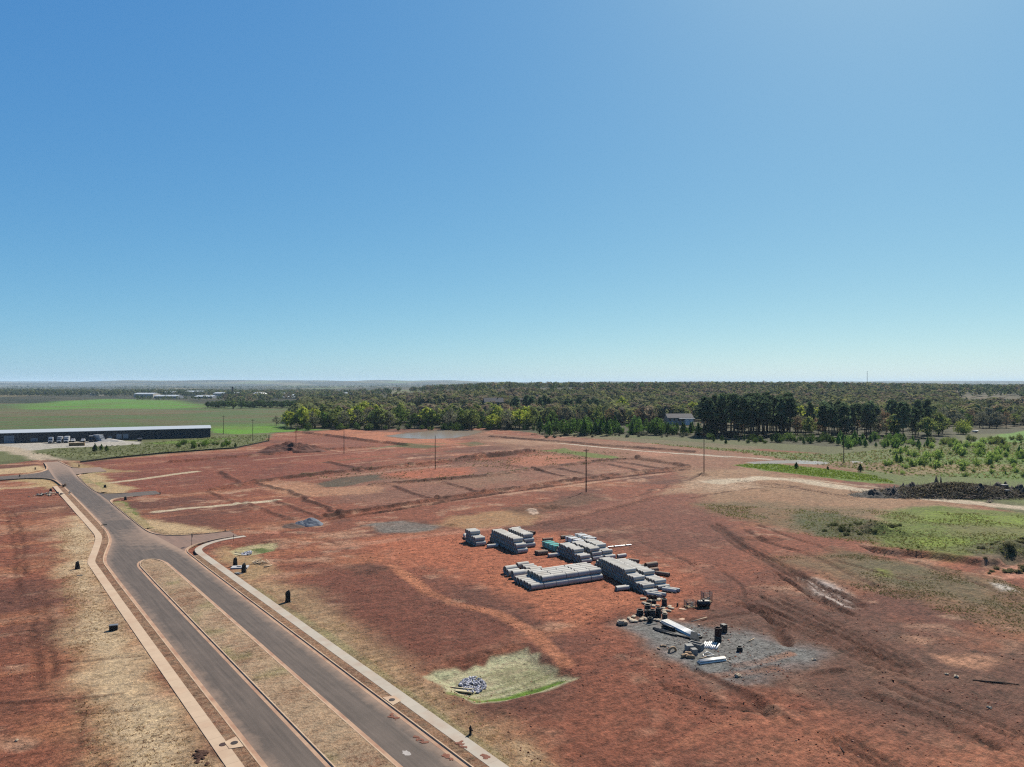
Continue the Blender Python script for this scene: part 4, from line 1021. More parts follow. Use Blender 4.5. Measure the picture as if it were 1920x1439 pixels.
# plastic pipe bundles
TEAL = mat('teal sewer pipe plastic', lin((132, 214, 198)) * 1.5, .35, .08, 2, spec=.5, objvar=.08)
WHITE_P = mat('white pipe plastic', lin((236, 234, 226)) * 1.7, .35, .06, 2, spec=.5, objvar=.05)
TIMBER = mat('bundle timber', lin((190, 160, 120)), .8, .2, 3)
def bundle(name, label, px, py, ang, L, nw, nh, d, m, frames=3, hollow=True):
    x, y = G(px, py); t = thing(name, label, 'pipe bundle', (x, y, .05), ang)
    me = MB().lathe([(d * .42, L / 2), (d * .42, -L / 2), (d / 2, -L / 2), (d / 2, L / 2), (d * .42, L / 2)], 10, True, (0, 0, 0), 'x').mesh('plastic_pipe', m)
    for k in range(nh):
        for i in range(nw):
            link('plastic_pipe', me, t, (random.uniform(-.04, .04), (i - (nw - 1) / 2) * d * 1.02, .1 + d / 2 + k * d * 1.0))
    w = nw * d * 1.02 / 2 + .03; hh = .1 + nh * d + .06
    for f in range(frames):
        fx = -L / 2 + L * (f + .5) / frames
        b = MB(); b.box(fx - .05, fx + .05, -w - .08, w + .08, 0, .095); b.box(fx - .05, fx + .05, -w - .08, w + .08, hh - .05, hh + .03)
        b.box(fx - .05, fx + .05, -w - .08, -w, .095, hh - .05); b.box(fx - .05, fx + .05, w, w + .08, .095, hh - .05)
        b.obj('timber_frame', TIMBER, t)
    return t
bundle('sewer_pipe_bundle', 'full crate of teal plastic pipes at the left', 1036, 1030, TH + 1.57, 5.6, 11, 6, .2, TEAL)
bundle('sewer_pipe_bundle', 'half-empty crate of teal plastic pipes at the right', 1064, 1032, TH + 1.57, 5.6, 9, 2, .2, TEAL)
bundle('water_pipe_bundle', 'white plastic pipe bundle, left of two behind the centre pile', 1080, 1020, TH + 1.6, 6.0, 9, 5, .22, WHITE_P)
bundle('water_pipe_bundle', 'white plastic pipe bundle, right of two behind the centre pile', 1098, 1018, TH + 1.6, 6.0, 9, 7, .22, WHITE_P)
bundle('water_pipe_bundle', 'thin bundle of white pipes sticking out right of the centre pile', 1162, 1025.5, TH - .1, 6.0, 3, 1, .16, WHITE_P, 2)

# ---------------------------------------------------------------- gravel pad odds and ends
BLACKP = mat('black plastic', lin((34, 33, 34)), .55, .2, 2, spec=.4)
RUST = mat('rusty brown steel', lin((70, 42, 36)), .8, .3, 2)
SACK = mat('pale sandbag cloth', lin((214, 196, 170)), .9, .12, 3, objvar=.1, dirt=tuple(lin((190, 120, 90))), dirt_amt=.5)
CEM = mat('precast concrete', lin((168, 166, 160)), .85, .12, 2, bump=.1, objvar=.08)
CEM_D = mat('dark precast concrete', lin((92, 96, 96)), .85, .15, 2)
WOOD = mat('pale lumber', lin((222, 196, 164)), .8, .12, 4, objvar=.08)
STEELG = mat('galvanised wire', lin((130, 128, 130)), .5, .1, 4, metal=.4)
WHITE_M = mat('white painted metal', lin((230, 226, 216)) * 1.6, .5, .06, 1)

def lump_mesh(name, m, sx, sy, sz, seed, n=10, sag=.25):
    """soft sack: a rounded box with noise"""
    r = random.Random(seed); b = MB(); V = []; F = []
    nu, nv = 12, 7
    for j in range(nv):
        ph = -math.pi / 2 + math.pi * j / (nv - 1)
        for i in range(nu):
            th = 2 * math.pi * i / nu
            cx = math.copysign(abs(math.cos(th)) ** .6, math.cos(th)); cy = math.copysign(abs(math.sin(th)) ** .6, math.sin(th))
            cp = max(0.0, math.cos(ph)) ** .55; k = 1 + r.uniform(-sag, sag) * .35
            V.append((sx / 2 * cx * cp * k, sy / 2 * cy * cp * k, sz / 2 + sz / 2 * math.sin(ph) * (1 + r.uniform(-sag, sag) * .5)))
    for j in range(nv - 1):
        for i in range(nu): F.append((j * nu + i, j * nu + (i + 1) % nu, (j + 1) * nu + (i + 1) % nu, (j + 1) * nu + i))
    b.add(V, F, True); return b.mesh(name, m)
sacks = [lump_mesh('sandbag', SACK, .95, .58, .28, k) for k in range(4)]
SB = [(530, 122, 'alone left of the pipe feet'), (555, 188, 'leftmost of the upper heap'), (600, 196, 'second of the upper heap'), (682, 228, 'front of the upper heap'), (742, 218, 'middle of the upper heap'), (640, 150, 'between the two upper black basins'), (760, 130, 'behind the upper black basins'),
      (832, 262, 'below the tall black riser'), (850, 322, 'right of the black riser cluster'), (845, 298, 'centre right of the cluster'), (925, 238, 'far right of the upper heap'), (950, 262, 'rightmost of all'), (905, 300, 'lower right'),
      (318, 424, 'second from the left of the lower line'), (352, 448, 'third from the left of the lower line'), (402, 452, 'fourth from the left of the lower line'), (385, 410, 'rear of the lower line'), (505, 436, 'front of the black cluster'), (545, 424, 'touching the black cluster'), (720, 432, 'right of the flanged basin'), (770, 446, 'nearest to the white pipes')]
for k, (zx, zy, w) in enumerate(SB):
    x, y = G(1140 + zx / 8, 1110 + zy / 8)
    o = link('sandbag', sacks[k % 4], None, (x, y, hz(x, y) - .02), random.uniform(0, 3.1)); s = random.uniform(.9, 1.35); o.scale = (s, s, s)
    tag(o, 'pale sandbag on the clay, ' + w, 'sandbag', 'sandbags around the black basins')
def basin(px, py, w, h, label, m=BLACKP, flange=True, lid=False, rz=0):
    """plastic catch-basin riser: base flange, ribbed tapered barrel, open rim"""
    x, y = G(px, py); t = thing('drain_riser', label, 'drain riser', (x, y, hz(x, y) - .02), rz, 'black drain risers')
    R = w / 2; prof = [(0, .02), (R * .98, .0)]
    if flange: prof = [(0, 0), (R * 1.25, 0), (R * 1.25, .06)]
    n = 5
    for i in range(n + 1):
        z = .06 + (h - .12) * i / n; r = R * (1 - .12 * i / n)
        prof += [(r, z), (r * 1.06, z + .03), (r * 1.06, z + .07), (r, z + .1)]
    prof += [(R * .9, h), (R * .72, h), (R * .72, h * .25), (0, h * .25)]
    b = MB(); b.lathe(prof, 14, True); b.obj('barrel', m, t)
    b = MB(); b.lathe([(R * .95, h - .05), (R * 1.0, h - .05), (R * 1.0, h + .03), (R * .74, h + .03), (R * .74, h - .05)], 14, False); b.obj('rim', m, t)
    return t
for zx, zy, w, h, lab in [(635, 122, .75, .8, 'reddish-black drain riser under the sloping pipe pile'), (702, 130, .8, .8, 'black drain riser right of the reddish one, top of the heap'),
    (612, 182, .8, .6, 'low black drain riser on the left of the upper sandbags'), (690, 192, .8, .7, 'low black drain riser in the middle of the upper sandbags'),
    (845, 225, .9, 1.25, 'tall black drain riser standing among the upper sandbags'), (480, 372, 1.1, .75, 'wide black drain riser at the left end of the cluster'),
    (595, 312, 1.1, 1.2, 'black drain riser at the back of the cluster'), (590, 385, .9, 1.0, 'black drain riser in the middle of the cluster'), (668, 408, 1.0, 1.4, 'tall black drain riser right of the cluster centre'),
    (755, 388, .9, 1.5, 'tallest slim black drain riser near the sandbags'), (852, 428, .85, .95, 'black drain riser closest to the white pipes'), (632, 470, .8, .8, 'black drain riser on a square plate in front')]:
    basin(1140 + zx / 8, 1110 + zy / 8, w, h, lab, RUST if 'reddish' in lab else BLACKP)
x, y = G(1219, 1170.5); tag(MB().bevbox(-.9, .9, -.7, .7, 0, .1, .03).obj('base_plate', CEM_D, None, (x, y, .06), .5), 'square dark plate under the front black riser', 'plate')
# big slumped bulk bag
x, y = G(1167, 1172); t = thing('bulk_bag', 'large pale slumped bulk bag at the left edge of the gravel', 'bulk bag', (x, y, .02), .2)
link('bag_body', lump_mesh('bag_body', SACK, 1.75, 1.2, .72, 11), t); MB().lathe([(.52, .0), (.5, .16), (.34, .2), (.3, .08), (0, .04)], 12).obj('bag_mouth', SACK, t, (-.15, 0, .55))
def rods(name, label, cat, p0, p1, count, d, m, z=.1, rows=1, seg=8, spread=1.05):
    a = np.array(G(*p0)); c = np.array(G(*p1)); L = np.linalg.norm(c - a); mid = (a + c) / 2; an = math.atan2(*(c - a)[::-1])
    t = thing(name, label, cat, (mid[0], mid[1], z), an)
    me = MB().tube([(-L / 2, 0, 0), (L / 2, 0, 0)], d / 2, seg).mesh('pipe_length', m)
    for k in range(rows):
        for i in range(count - k):
            o = link('pipe_length', me, t, (random.uniform(-.12, .12), (i - (count - k - 1) / 2) * d * spread, d / 2 + k * d * .87)); o.rotation_euler = (0, 0, random.uniform(-.006, .006))
    return t
Z3 = lambda zx, zy: (1140 + zx / 8, 1110 + zy / 8)
rods('plastic_pipe_bundle', 'long white plastic pipes laid side by side on the gravel', 'pipe bundle', Z3(845, 455), Z3(1320, 690), 7, .22, WHITE_P, .05, 2)
rods('black_pipe_bundle', 'long black plastic pipes lying left of the white ones', 'pipe bundle', Z3(675, 560), Z3(1240, 715), 2, .26, BLACKP, .05, 1)
rods('black_pipe_bundle', 'shorter black pipes in front of the long black ones', 'pipe bundle', Z3(705, 590), Z3(1040, 680), 1, .26, BLACKP, .05, 1)
rods('black_pipe_bundle', 'stubby black pipe pair between the black and white pipes', 'pipe bundle', Z3(820, 540), Z3(1010, 605), 2, .3, BLACKP, .05, 2)
def precast(name, label, px, py, w, d, h, wall, m, rz, hole=True):
    x, y = G(px, py); t = thing(name, label, 'concrete box', (x, y, .05), rz)
    if not hole: MB().bevbox(-w / 2, w / 2, -d / 2, d / 2, 0, h, .03).obj('block_body', m, t)
    else:
        b = MB()
        b.box(-w / 2, w / 2, -d / 2, -d / 2 + wall, 0, h); b.box(-w / 2, w / 2, d / 2 - wall, d / 2, 0, h)
        b.box(-w / 2, -w / 2 + wall, -d / 2 + wall, d / 2 - wall, 0, h); b.box(w / 2 - wall, w / 2, -d / 2 + wall, d / 2 - wall, 0, h)
        b.obj('wall_ring', m, t); MB().box(-w / 2 + wall, w / 2 - wall, -d / 2 + wall, d / 2 - wall, .02, .12).obj('box_floor', m, t)
    return t
precast('inlet_box', 'oblong open-topped concrete inlet box on the gravel', *Z3(1320, 860), 2.0, .95, .85, .16, CEM, -.75)
precast('concrete_block', 'larger square concrete block beside the oblong inlet box', *Z3(1218, 895), 1.0, 1.0, .9, .1, CEM, .1, False)
precast('concrete_block', 'smaller concrete block leaning on the larger one', *Z3(1290, 940), .8, .8, .75, .1, CEM, .25, False)
# dark flared end section
x, y = G(*Z3(1290, 740)); t = thing('flared_end_section', 'dark flared concrete end section below the white pipes', 'end section', (x, y, .03), -.5)
MB().add([(-.6, -.5, 0), (.6, -.5, 0), (.75, .5, 0), (-.75, .5, 0), (-.45, -.5, .5), (.45, -.5, .5), (.35, .5, 1.1), (-.55, .5, 1.15)], [(3, 2, 1, 0), (4, 5, 6, 7), (0, 1, 5, 4), (2, 3, 7, 6), (1, 2, 6, 5), (3, 0, 4, 7)]).obj('wing_wall', CEM_D, t)
MB().lathe([(.38, 0), (.38, .12), (.3, .12), (.3, 0)], 14, True, (0, -.5, .32), 'z').obj('pipe_collar', CEM_D, t)
x, y = G(*Z3(1372, 690)); tag(MB().lathe([(.25, .0), (.42, 0), (.44, .12), (.42, .28), (.25, .28), (.22, .14), (.25, 0)], 16).obj('rubber_ring', BLACKP, None, (x, y, .06)), 'black rubber ring at the end of the white pipes', 'ring')
# tall rusty manhole riser
x, y = G(*Z3(1650, 748)); t = thing('manhole_riser', 'tall rust-brown and dark manhole riser standing on the gravel', 'manhole riser', (x, y, .03))
MB().lathe([(0, 0), (.52, 0), (.50, .75), (.46, .8)], 16).obj('lower_barrel', mat('dark green-grey coating', lin((40, 48, 46)), .6, .2, 2), t)
MB().lathe([(.47, .79), (.47, 1.85), (.52, 1.86), (.52, 1.98), (.40, 1.98), (.40, 1.2), (0, 1.2)], 16).obj('upper_barrel', RUST, t)
x, y = G(*Z3(1735, 605)); t = thing('drop_box', 'black plastic box with rods poking out, behind the rusty riser', 'box', (x, y, .03), .5)
MB().bevbox(-.4, .4, -.4, .4, 0, 1.15, .05).obj('box_body', BLACKP, t)
for k in range(3): MB().tube([(.4, -.2 + .2 * k, .35 + .22 * k), (1.1, -.25 + .22 * k, .42 + .2 * k)], .035, 6).obj('rod', WOOD, t)
# short white pipe lots and lumber
rods('short_pipe_lot', 'left group of short white pipes on the gravel', 'pipe bundle', Z3(1435, 850), Z3(1475, 770), 2, .2, WHITE_P, .06, 1, spread=1.3)
rods('short_pipe_lot', 'middle group of short white pipes on the gravel', 'pipe bundle', Z3(1530, 865), Z3(1575, 775), 5, .2, WHITE_P, .06, 1, spread=1.2)
rods('short_pipe_lot', 'single short white pipe on the right of the gravel', 'pipe', Z3(1620, 880), Z3(1668, 800), 1, .22, WHITE_P, .06, 1)
rods('curb_form_stack', 'stack of white boards nearest the camera on the gravel', 'board stack', Z3(1370, 1085), Z3(1760, 1030), 4, .24, WHITE_M, .06, 2, 4, 1.02)
rods('loose_board', 'thin pale board at the right end of the white stack', 'board', Z3(1755, 1020), Z3(1850, 1085), 1, .1, WOOD, .06)
rods('loose_board', 'thin pale board left of the white stack', 'board', Z3(1365, 1020), Z3(1470, 985), 1, .12, WOOD, .06)
rods('loose_board', 'long pale plank on the clay beyond the white pipes', 'board', Z3(1245, 468), Z3(1480, 402), 1, .16, WOOD, .12)
rods('loose_board', 'pale stake on the clay right of the gravel', 'board', Z3(2080, 775), Z3(2190, 715), 1, .1, WOOD, .1)
x, y = G(*Z3(1510, 965)); t = thing('formwork_frame', 'bent white metal frame lying behind the white board stack', 'frame', (x, y, .08), .2)
for a, b2 in (((-.9, -.25, .05), (.75, -.1, .05)), ((-.55, .5, .05), (.1, .55, .3)), ((.1, .55, .3), (.75, -.1, .05)), ((-.9, -.25, .05), (-.55, .5, .05))):
    MB().tube([a, b2], .08, 5).obj('frame_bar', WHITE_M, t)
# bent clay-coloured elbows
BUFF = mat('buff clay pipe', lin((206, 170, 130)), .8, .12, 2, dirt=tuple(lin((150, 96, 70))), dirt_amt=.6)
def elbow(label, px, py, R, r, a0, a1, rz, stand):
    x, y = G(px, py); t = thing('pipe_elbow', label, 'pipe elbow', (x, y, .04), rz)
    pts = [(R * math.cos(a0 + (a1 - a0) * i / 12), 0 if stand else R * math.sin(a0 + (a1 - a0) * i / 12), (R * math.sin(a0 + (a1 - a0) * i / 12)) if stand else r) for i in range(13)]
    MB().tube(pts, r, 10).obj('bend', BUFF, t)
    d = Vector(pts[-1]) - Vector(pts[-2]); MB().tube([Vector(pts[-1]) - d * .3, Vector(pts[-1]) + d * .7], r * 1.2, 10).obj('collar', BUFF, t)
elbow('large buff arched pipe elbow at the left of the gravel', *Z3(965, 905), .62, .16, 0, math.pi, .5, True)
elbow('small buff pipe elbow left of the arched one', *Z3(830, 845), .45, .13, .2, 2.0, .3, False)
elbow('short buff pipe elbow lying left of the small one', *Z3(785, 862), .35, .1, 2.4, 4.2, .2, False)
for zx, zy, rz, lab in ((1150, 985, .5, 'buff bulk sack before the concrete blocks, left'), (1215, 955, -.4, 'buff bulk sack before the concrete blocks, back'), (1240, 1005, -.2, 'buff bulk sack before the concrete blocks, right')):
    x, y = G(*Z3(zx, zy)); o = link('bulk_sack', lump_mesh('bulk_sack', BUFF, 1.2, .5, .5, int(zx)), None, (x, y, .03), rz); tag(o, lab, 'sack', 'buff sacks on the gravel')
# wire crates and a black tank
def crate(label, px, py, w, d, h, rz, z0=0.0):
    x, y = G(px, py); t = thing('wire_crate', label, 'crate', (x, y, .04 + z0), rz, 'wire crates by the gravel')
    MB().box(-w / 2, w / 2, -d / 2, d / 2, .0, .14).obj('pallet', TIMBER, t)
    for sx in (-1, 1):
        for sy in (-1, 1): MB().box(sx * w / 2 - .03, sx * w / 2 + .03, sy * d / 2 - .03, sy * d / 2 + .03, .14, h).obj('corner_post', STEELG, t)
    for nm, x0, x1, y0, y1, hor in (('mesh_panel', -w / 2, w / 2, -d / 2, -d / 2, 1), ('mesh_panel', -w / 2, w / 2, d / 2, d / 2, 1), ('mesh_panel', -w / 2, -w / 2, -d / 2, d / 2, 0), ('mesh_panel', w / 2, w / 2, -d / 2, d / 2, 0)):
        b = MB()
        for k in range(7):
            zz = .2 + (h - .25) * k / 6; b.tube([(x0, y0, zz), (x1, y1, zz)], .014, 4)
        for k in range(9):
            f = k / 8; b.tube([(x0 + (x1 - x0) * f, y0 + (y1 - y0) * f, .15), (x0 + (x1 - x0) * f, y0 + (y1 - y0) * f, h)], .012, 4)
        b.obj(nm, STEELG, t)
    for k in range(6):
        me = lump_mesh('fitting', CEM if k % 2 else BUFF, random.uniform(.3, .6), random.uniform(.25, .45), random.uniform(.2, .4), 40 + k); link('fitting', me, t, (random.uniform(-w / 3, w / 3), random.uniform(-d / 3, d / 3), .15 + .18 * (k % 3)), random.uniform(0, 3))
crate('wire crate of fittings standing by itself left of the tank', *Z3(1228, 232), 1.55, 1.2, 1.15, .15)
crate('wire crate of fittings half hidden behind the black tank', *Z3(1478, 150), 1.5, 1.2, 1.7, .1)
x, y = G(*Z3(1432, 240)); t = thing('black_tank', 'black plastic tank lying in front of the rear wire crate', 'tank', (x, y, .05), .12)
MB().lathe([(0, -1.15), (.35, -1.1), (.58, -.92), (.62, -.6), (.58, -.55), (.62, -.5), (.62, 0), (.58, .05), (.62, .1), (.62, .6), (.58, .92), (.35, 1.1), (0, 1.15)], 18, True, (0, 0, .64), 'x').obj('tank_shell', BLACKP, t)
MB().lathe([(.2, 0), (.2, .16), (0, .18)], 12, True, (0, 0, 1.24)).obj('fill_cap', BLACKP, t)
MB().box(-.9, .9, -.5, .5, 0, .09).obj('skid', TIMBER, t)
x, y = G(*Z3(1042, 225)); t = thing('marker_post', 'stubby reddish post alone between the sandbags and crates', 'post', (x, y, .03)); MB().lathe([(0, 0), (.16, 0), (.14, .5), (.17, .52), (.17, .6), (0, .62)], 10).obj('post_body', RUST, t)
basin(1387, 1222, .8, .6, 'small black drain riser alone on the open gravel right of the short pipes', rz=.3)
for zx, zy, lab in ((1120, 268, 'pinkish scrap sheet near the wire crates'), (1105, 405, 'pale crumpled sheet behind the white pipes'), (1365, 522, 'small pale stone on the clay behind the gravel')):
    x, y = G(*Z3(zx, zy)); o = link('scrap_sheet', lump_mesh('scrap_sheet', mat('pale scrap', lin((226, 186, 156)), .9, .1, 3), 1.2 if 'stone' not in lab else .4, .8 if 'stone' not in lab else .35, .12 if 'stone' not in lab else .25, int(zx)), None, (x, y, hz(x, y)), random.uniform(0, 3)); tag(o, lab, 'scrap')
# ================================================================ things along the road and on the lots
POLE = mat('weathered pole timber', lin((104, 74, 58)), .9, .2, 2)
INS = mat('grey insulator', lin((120, 118, 116)), .4, .1, 3)
def utility_pole(px, py, top, label, arm=True, arm_ang=0.0, r=.17):
    x, y = G(px, py); h = (py - top) / (py - CY) * CAM_H; z = hz(x, y) - .3
    t = thing('utility_pole', label, 'utility pole', (x, y, z), arm_ang, 'wooden poles across the site')
    MB().tube([(0, 0, 0), (0, 0, h * .5), (0, 0, h + .3)], [r * 1.15, r, r * .72], 10).obj('pole', POLE, t)
    if arm:
        MB().box(-1.25, 1.25, -.17, -.05, h - .35, h - .2).obj('crossarm', POLE, t)
        for sx in (-1.1, -.45, .45, 1.1): MB().lathe([(0, 0), (.05, 0), (.05, .08), (.08, .1), (.05, .16), (0, .18)], 8, True, (sx, -.11, h - .2)).obj('insulator', INS, t)
        for sx in (-1, 1): MB().tube([(sx * .7, -.13, h - .32), (0, -.2, h - .95)], .025, 5).obj('brace', POLE, t)
    else:
        MB().lathe([(0, 0), (.06, 0), (.09, .1), (.05, .2), (0, .22)], 8, True, (0, 0, h + .3)).obj('pole_cap', INS, t)
    return t
utility_pole(1320, 890, 813, 'brown pole with a crossarm rising from a dirt mound right of the lots')
utility_pole(1099, 924, 842, 'thick brown pole nearest the camera, in the middle of the lots', True, .6, .19)
utility_pole(816, 881, 818, 'brown pole on the orange lot below the pond', False)
utility_pole(645, 852, 804, 'brown pole right of the dark dirt mound', False)
utility_pole(555, 842, 798, 'pole behind the dark dirt mound', True)
utility_pole(474, 828, 787, 'grey pole in the meadow between the warehouse and the mound', True, .4)
utility_pole(419, 815, 780, 'grey pole just right of the warehouse end', True, .4)
utility_pole(1582, 868, 802, 'dark pole in the meadow at the right, beside the stream', True, .3)

IRON = mat('dark cast iron', lin((52, 36, 32)), .7, .25, 3)
BLACK2 = mat('black plastic sheet', lin((24, 22, 22)), .6, .2, 3)
def hydrant(px, py, label, s=1.0):
    x, y = G(px, py); t = thing('fire_hydrant', label, 'fire hydrant', (x, y, hz(x, y) - .02), random.uniform(0, 3), 'dark fire hydrants along the streets')
    t.scale = (s, s, s)
    MB().lathe([(0, 0), (.19, 0), (.19, .05), (.12, .06), (.115, .55), (.15, .56), (.15, .62), (.13, .66), (.1, .78), (.05, .84), (.045, .93), (0, .94)], 12).obj('barrel', IRON, t)
    for a in (0, math.pi): MB().tube([(math.cos(a) * .1, 0, .48), (math.cos(a) * .22, 0, .48)], .06, 8).obj('hose_nozzle', IRON, t)
    MB().tube([(0, -.1, .40), (0, -.25, .40)], .085, 8).obj('pumper_nozzle', IRON, t)
hydrant(882, 1379, 'dark red fire hydrant standing in the straw near the bottom edge', 1.08)
hydrant(66, 881, 'dark fire hydrant on the straw corner at the far left', 1.5)
hydrant(37, 894, 'small dark fire hydrant at the left edge beside the far side street', 1.4)
hydrant(300, 927, 'tiny dark fire hydrant on the red lot between two straw strips', 1.1)
hydrant(422, 997, 'tiny dark fire hydrant past the end of the muddy side street', 1.0)
hydrant(148, 876, 'dark fire hydrant right of the far road by the grass', 1.6)
def wrapped_valve(px, py, w, h, label, rz=0.0, fold=.15):
    """utility pedestal wrapped in black plastic: faceted, leaning peak and skirt"""
    x, y = G(px, py); t = thing('wrapped_pedestal', label, 'pedestal', (x, y, hz(x, y) - .03), rz, 'black wrapped pedestals along the sidewalks')
    b = MB(); rnd = random.Random(int(px)); n = 8; V = []; F = []
    for z, f in ((0, 1.25), (h * .08, 1.05), (h * .35, .95), (h * .7, .85), (h * .9, .72), (h, .35)):
        for k in range(n):
            a = 2 * math.pi * k / n + .4
            rr = w / 2 * f * (1 + rnd.uniform(-fold, fold)); V.append((rr * math.cos(a), rr * .8 * math.sin(a), z + (rnd.uniform(-.12, .12) if 0 < z < h else 0) + (.12 * math.cos(a) if z == h else 0)))
    for i in range(5):
        for k in range(n): F.append((i * n + k, i * n + (k + 1) % n, (i + 1) * n + (k + 1) % n, (i + 1) * n + k))
    F.append(tuple(5 * n + k for k in range(n)))
    b.add(V, F); b.obj('plastic_wrap', BLACK2, t)
    MB().lathe([(0, h * .35), (w * .41, h * .35), (w * .41, h * .39), (0, h * .39)], 10).obj('tie_band', IRON, t)
    return t
wrapped_valve(441, 1062, .95, 1.75, 'left of two black wrapped pedestals by the concrete pad')
wrapped_valve(457, 1075, .95, 1.85, 'right of two black wrapped pedestals by the concrete pad', .6)
wrapped_valve(540, 1130, .95, 2.0, 'black wrapped pedestal standing alone in straw right of the sidewalk')
wrapped_valve(145, 1068, .85, 1.6, 'black wrapped pedestal left of the curving sidewalk', .3)
wrapped_valve(235, 938, .9, 1.1, 'black wrapped pedestal at the head of the grass strip', .2)
wrapped_valve(197, 914, .9, 1.0, 'black wrapped pedestal in the straw beside the far road', .2)
wrapped_valve(95, 921, .9, 1.0, 'black wrapped pedestal by the start of the left sidewalk', .2)
# meter box on the left
x, y = G(213, 1183); t = thing('meter_box', 'dark utility box with a grey lid in straw left of the sidewalk', 'utility box', (x, y, hz(x, y) - .02), .35)
MB().bevbox(-.55, .55, -.35, .35, 0, .75, .03).obj('box_body', BLACK2, t); MB().bevbox(-.58, .58, -.38, .38, .751, .86, .03).obj('lid', mat('grey lid', lin((128, 132, 138)), .5, .1, 2), t)
x, y = G(150, 1080); tag(MB().bevbox(-.5, .5, -.25, .25, 0, .08, .02).obj('valve_cover', CEM_D, None, (x, y, hz(x, y)), .2), 'flat dark valve cover in straw below the left pedestal', 'cover')
# concrete pad form with hole
x, y = G(450, 1066); t = thing('equipment_pad', 'white concrete equipment pad with a square hole between the wrapped pedestals', 'concrete pad', (x, y, hz(x, y) - .02), .15)
b = MB(); b.box(-1.6, 1.6, -.9, -.35, 0, .3); b.box(-1.6, 1.6, .35, .9, 0, .3); b.box(-1.6, -.7, -.35, .35, 0, .3); b.box(.2, 1.6, -.35, .35, 0, .3); b.obj('slab', mat('white concrete', lin((205, 204, 205)), .8, .06, 2), t)
MB().box(-.7, .2, -.35, .35, 0, .06).obj('pit_floor', IRON, t)
x, y = G(447, 1077); tag(MB().add([(-.9, -.3, 0), (.8, -.5, 0), (.9, .4, 0), (-.7, .5, 0), (-.9, -.3, .1), (.8, -.5, .16), (.9, .4, .08), (-.7, .5, .12)], [(3, 2, 1, 0), (4, 5, 6, 7), (0, 1, 5, 4), (1, 2, 6, 5), (2, 3, 7, 6), (3, 0, 4, 7)]).obj('form_panel', mat('grey panel', lin((150, 148, 142)), .8, .1, 2), None, (x, y, hz(x, y) + .02), -.5), 'grey form panel lying before the right pedestal', 'panel')
# scrap lumber heap
x, y = G(484, 1058); t = thing('lumber_heap', 'jumbled heap of pale scrap lumber right of the pedestals', 'lumber heap', (x, y, hz(x, y)), 0)
me = MB().box(-.9, .9, -.07, .07, -.02, .02).mesh('board', WOOD)
for k in range(34):
    o = link('board', me, t, (random.gauss(0, .75), random.gauss(0, .55), .08 + abs(random.gauss(.0, .22)))); o.rotation_euler = (random.uniform(-.3, .3), random.uniform(-.35, .35), random.uniform(0, 3.14)); o.scale = (random.uniform(.4, 1.0), random.uniform(.7, 1.3), 1)
rods('loose_board', 'single pale plank on the clay right of the lumber heap', 'board', (494, 1066), (509, 1062), 1, .24, WOOD, .1)
# debris pile left of the walk
x, y = G(97, 928); t = thing('rubble_pile', 'grey rubble and broken concrete beside the start of the left sidewalk', 'rubble', (x, y, hz(x, y)), .2)
for k in range(40):
    me = lump_mesh('rubble_piece', (CEM, CEM_D, RUST, SACK)[k % 4], random.uniform(.4, 1.3), random.uniform(.3, .8), random.uniform(.15, .5), 200 + k, sag=.6) if k < 10 else t.children[k % 10].data
    link('rubble_piece', me, t, (random.gauss(0, 2.6), random.gauss(0, 2.4), random.uniform(-.05, .3)), random.uniform(0, 3))

# signs
def octagon(r): return [(r * math.cos(math.pi / 8 + k * math.pi / 4), r * math.sin(math.pi / 8 + k * math.pi / 4)) for k in range(8)]
x, y = G(360, 1024); face = math.atan2(NV[1], NV[0])
t = thing('stop_sign', 'stop sign seen from behind at the mouth of the muddy side street', 'stop sign', (x, y, .05), face + math.pi / 2)
MB().tube([(0, .06, 0), (0, .06, 2.75)], .05, 6).obj('post', STEELG, t)
o8 = octagon(.52); pl = MB(); n8 = 8
pl.add([(px_, -.015, 2.35 + pz) for px_, pz in o8] + [(px_, .015, 2.35 + pz) for px_, pz in o8], [tuple(range(8)), tuple(reversed(range(8, 16)))] + [(i, 8 + i, 8 + (i + 1) % 8, (i + 1) % 8) for i in range(8)])
plate = pl.obj('sign_plate', mat('sign back, dull dark metal', lin((84, 56, 54)), .5, .1, 3), t)
fr = MB(); fr.add([(px_ * .985, -.019, 2.35 + pz * .985) for px_, pz in o8], [tuple(range(8))]); fr.obj('red_face', mat('sign red', lin((170, 28, 30)), .4, .05, 3), plate)
cu = bpy.data.curves.new('lettering', 'FONT'); cu.body = 'STOP'; cu.size = .36; cu.align_x = 'CENTER'; cu.align_y = 'CENTER'; cu.extrude = .002
tmp = bpy.data.objects.new('lettering_source', cu); COL.objects.link(tmp); bpy.context.view_layer.update()
lme = bpy.data.meshes.new_from_object(tmp.evaluated_get(bpy.context.evaluated_depsgraph_get())); bpy.data.objects.remove(tmp); lme.materials.clear(); lme.materials.append(WHITE_M)
lo = bpy.data.objects.new('lettering', lme); COL.objects.link(lo); lo.parent = plate; lo.location = (0, -.024, 2.35); lo.rotation_euler = (math.pi / 2, 0, 0)
x, y = G(195, 1010); t = thing('street_name_sign', 'street-name sign post on the left kerb where the walk bends', 'street sign', (x, y, .1), .6)
MB().tube([(0, 0, 0), (0, 0, 3.0)], .05, 6).obj('post', STEELG, t)
MB().box(-.6, .6, -.012, .012, 3.02, 3.24).obj('sign_blade', mat('green sign blade', lin((40, 74, 60)), .5, .05, 3), t)
MB().box(-.012, .012, -.6, .6, 3.26, 3.48).obj('sign_blade', mat('green sign blade', lin((40, 74, 60)), .5, .05, 3), t)
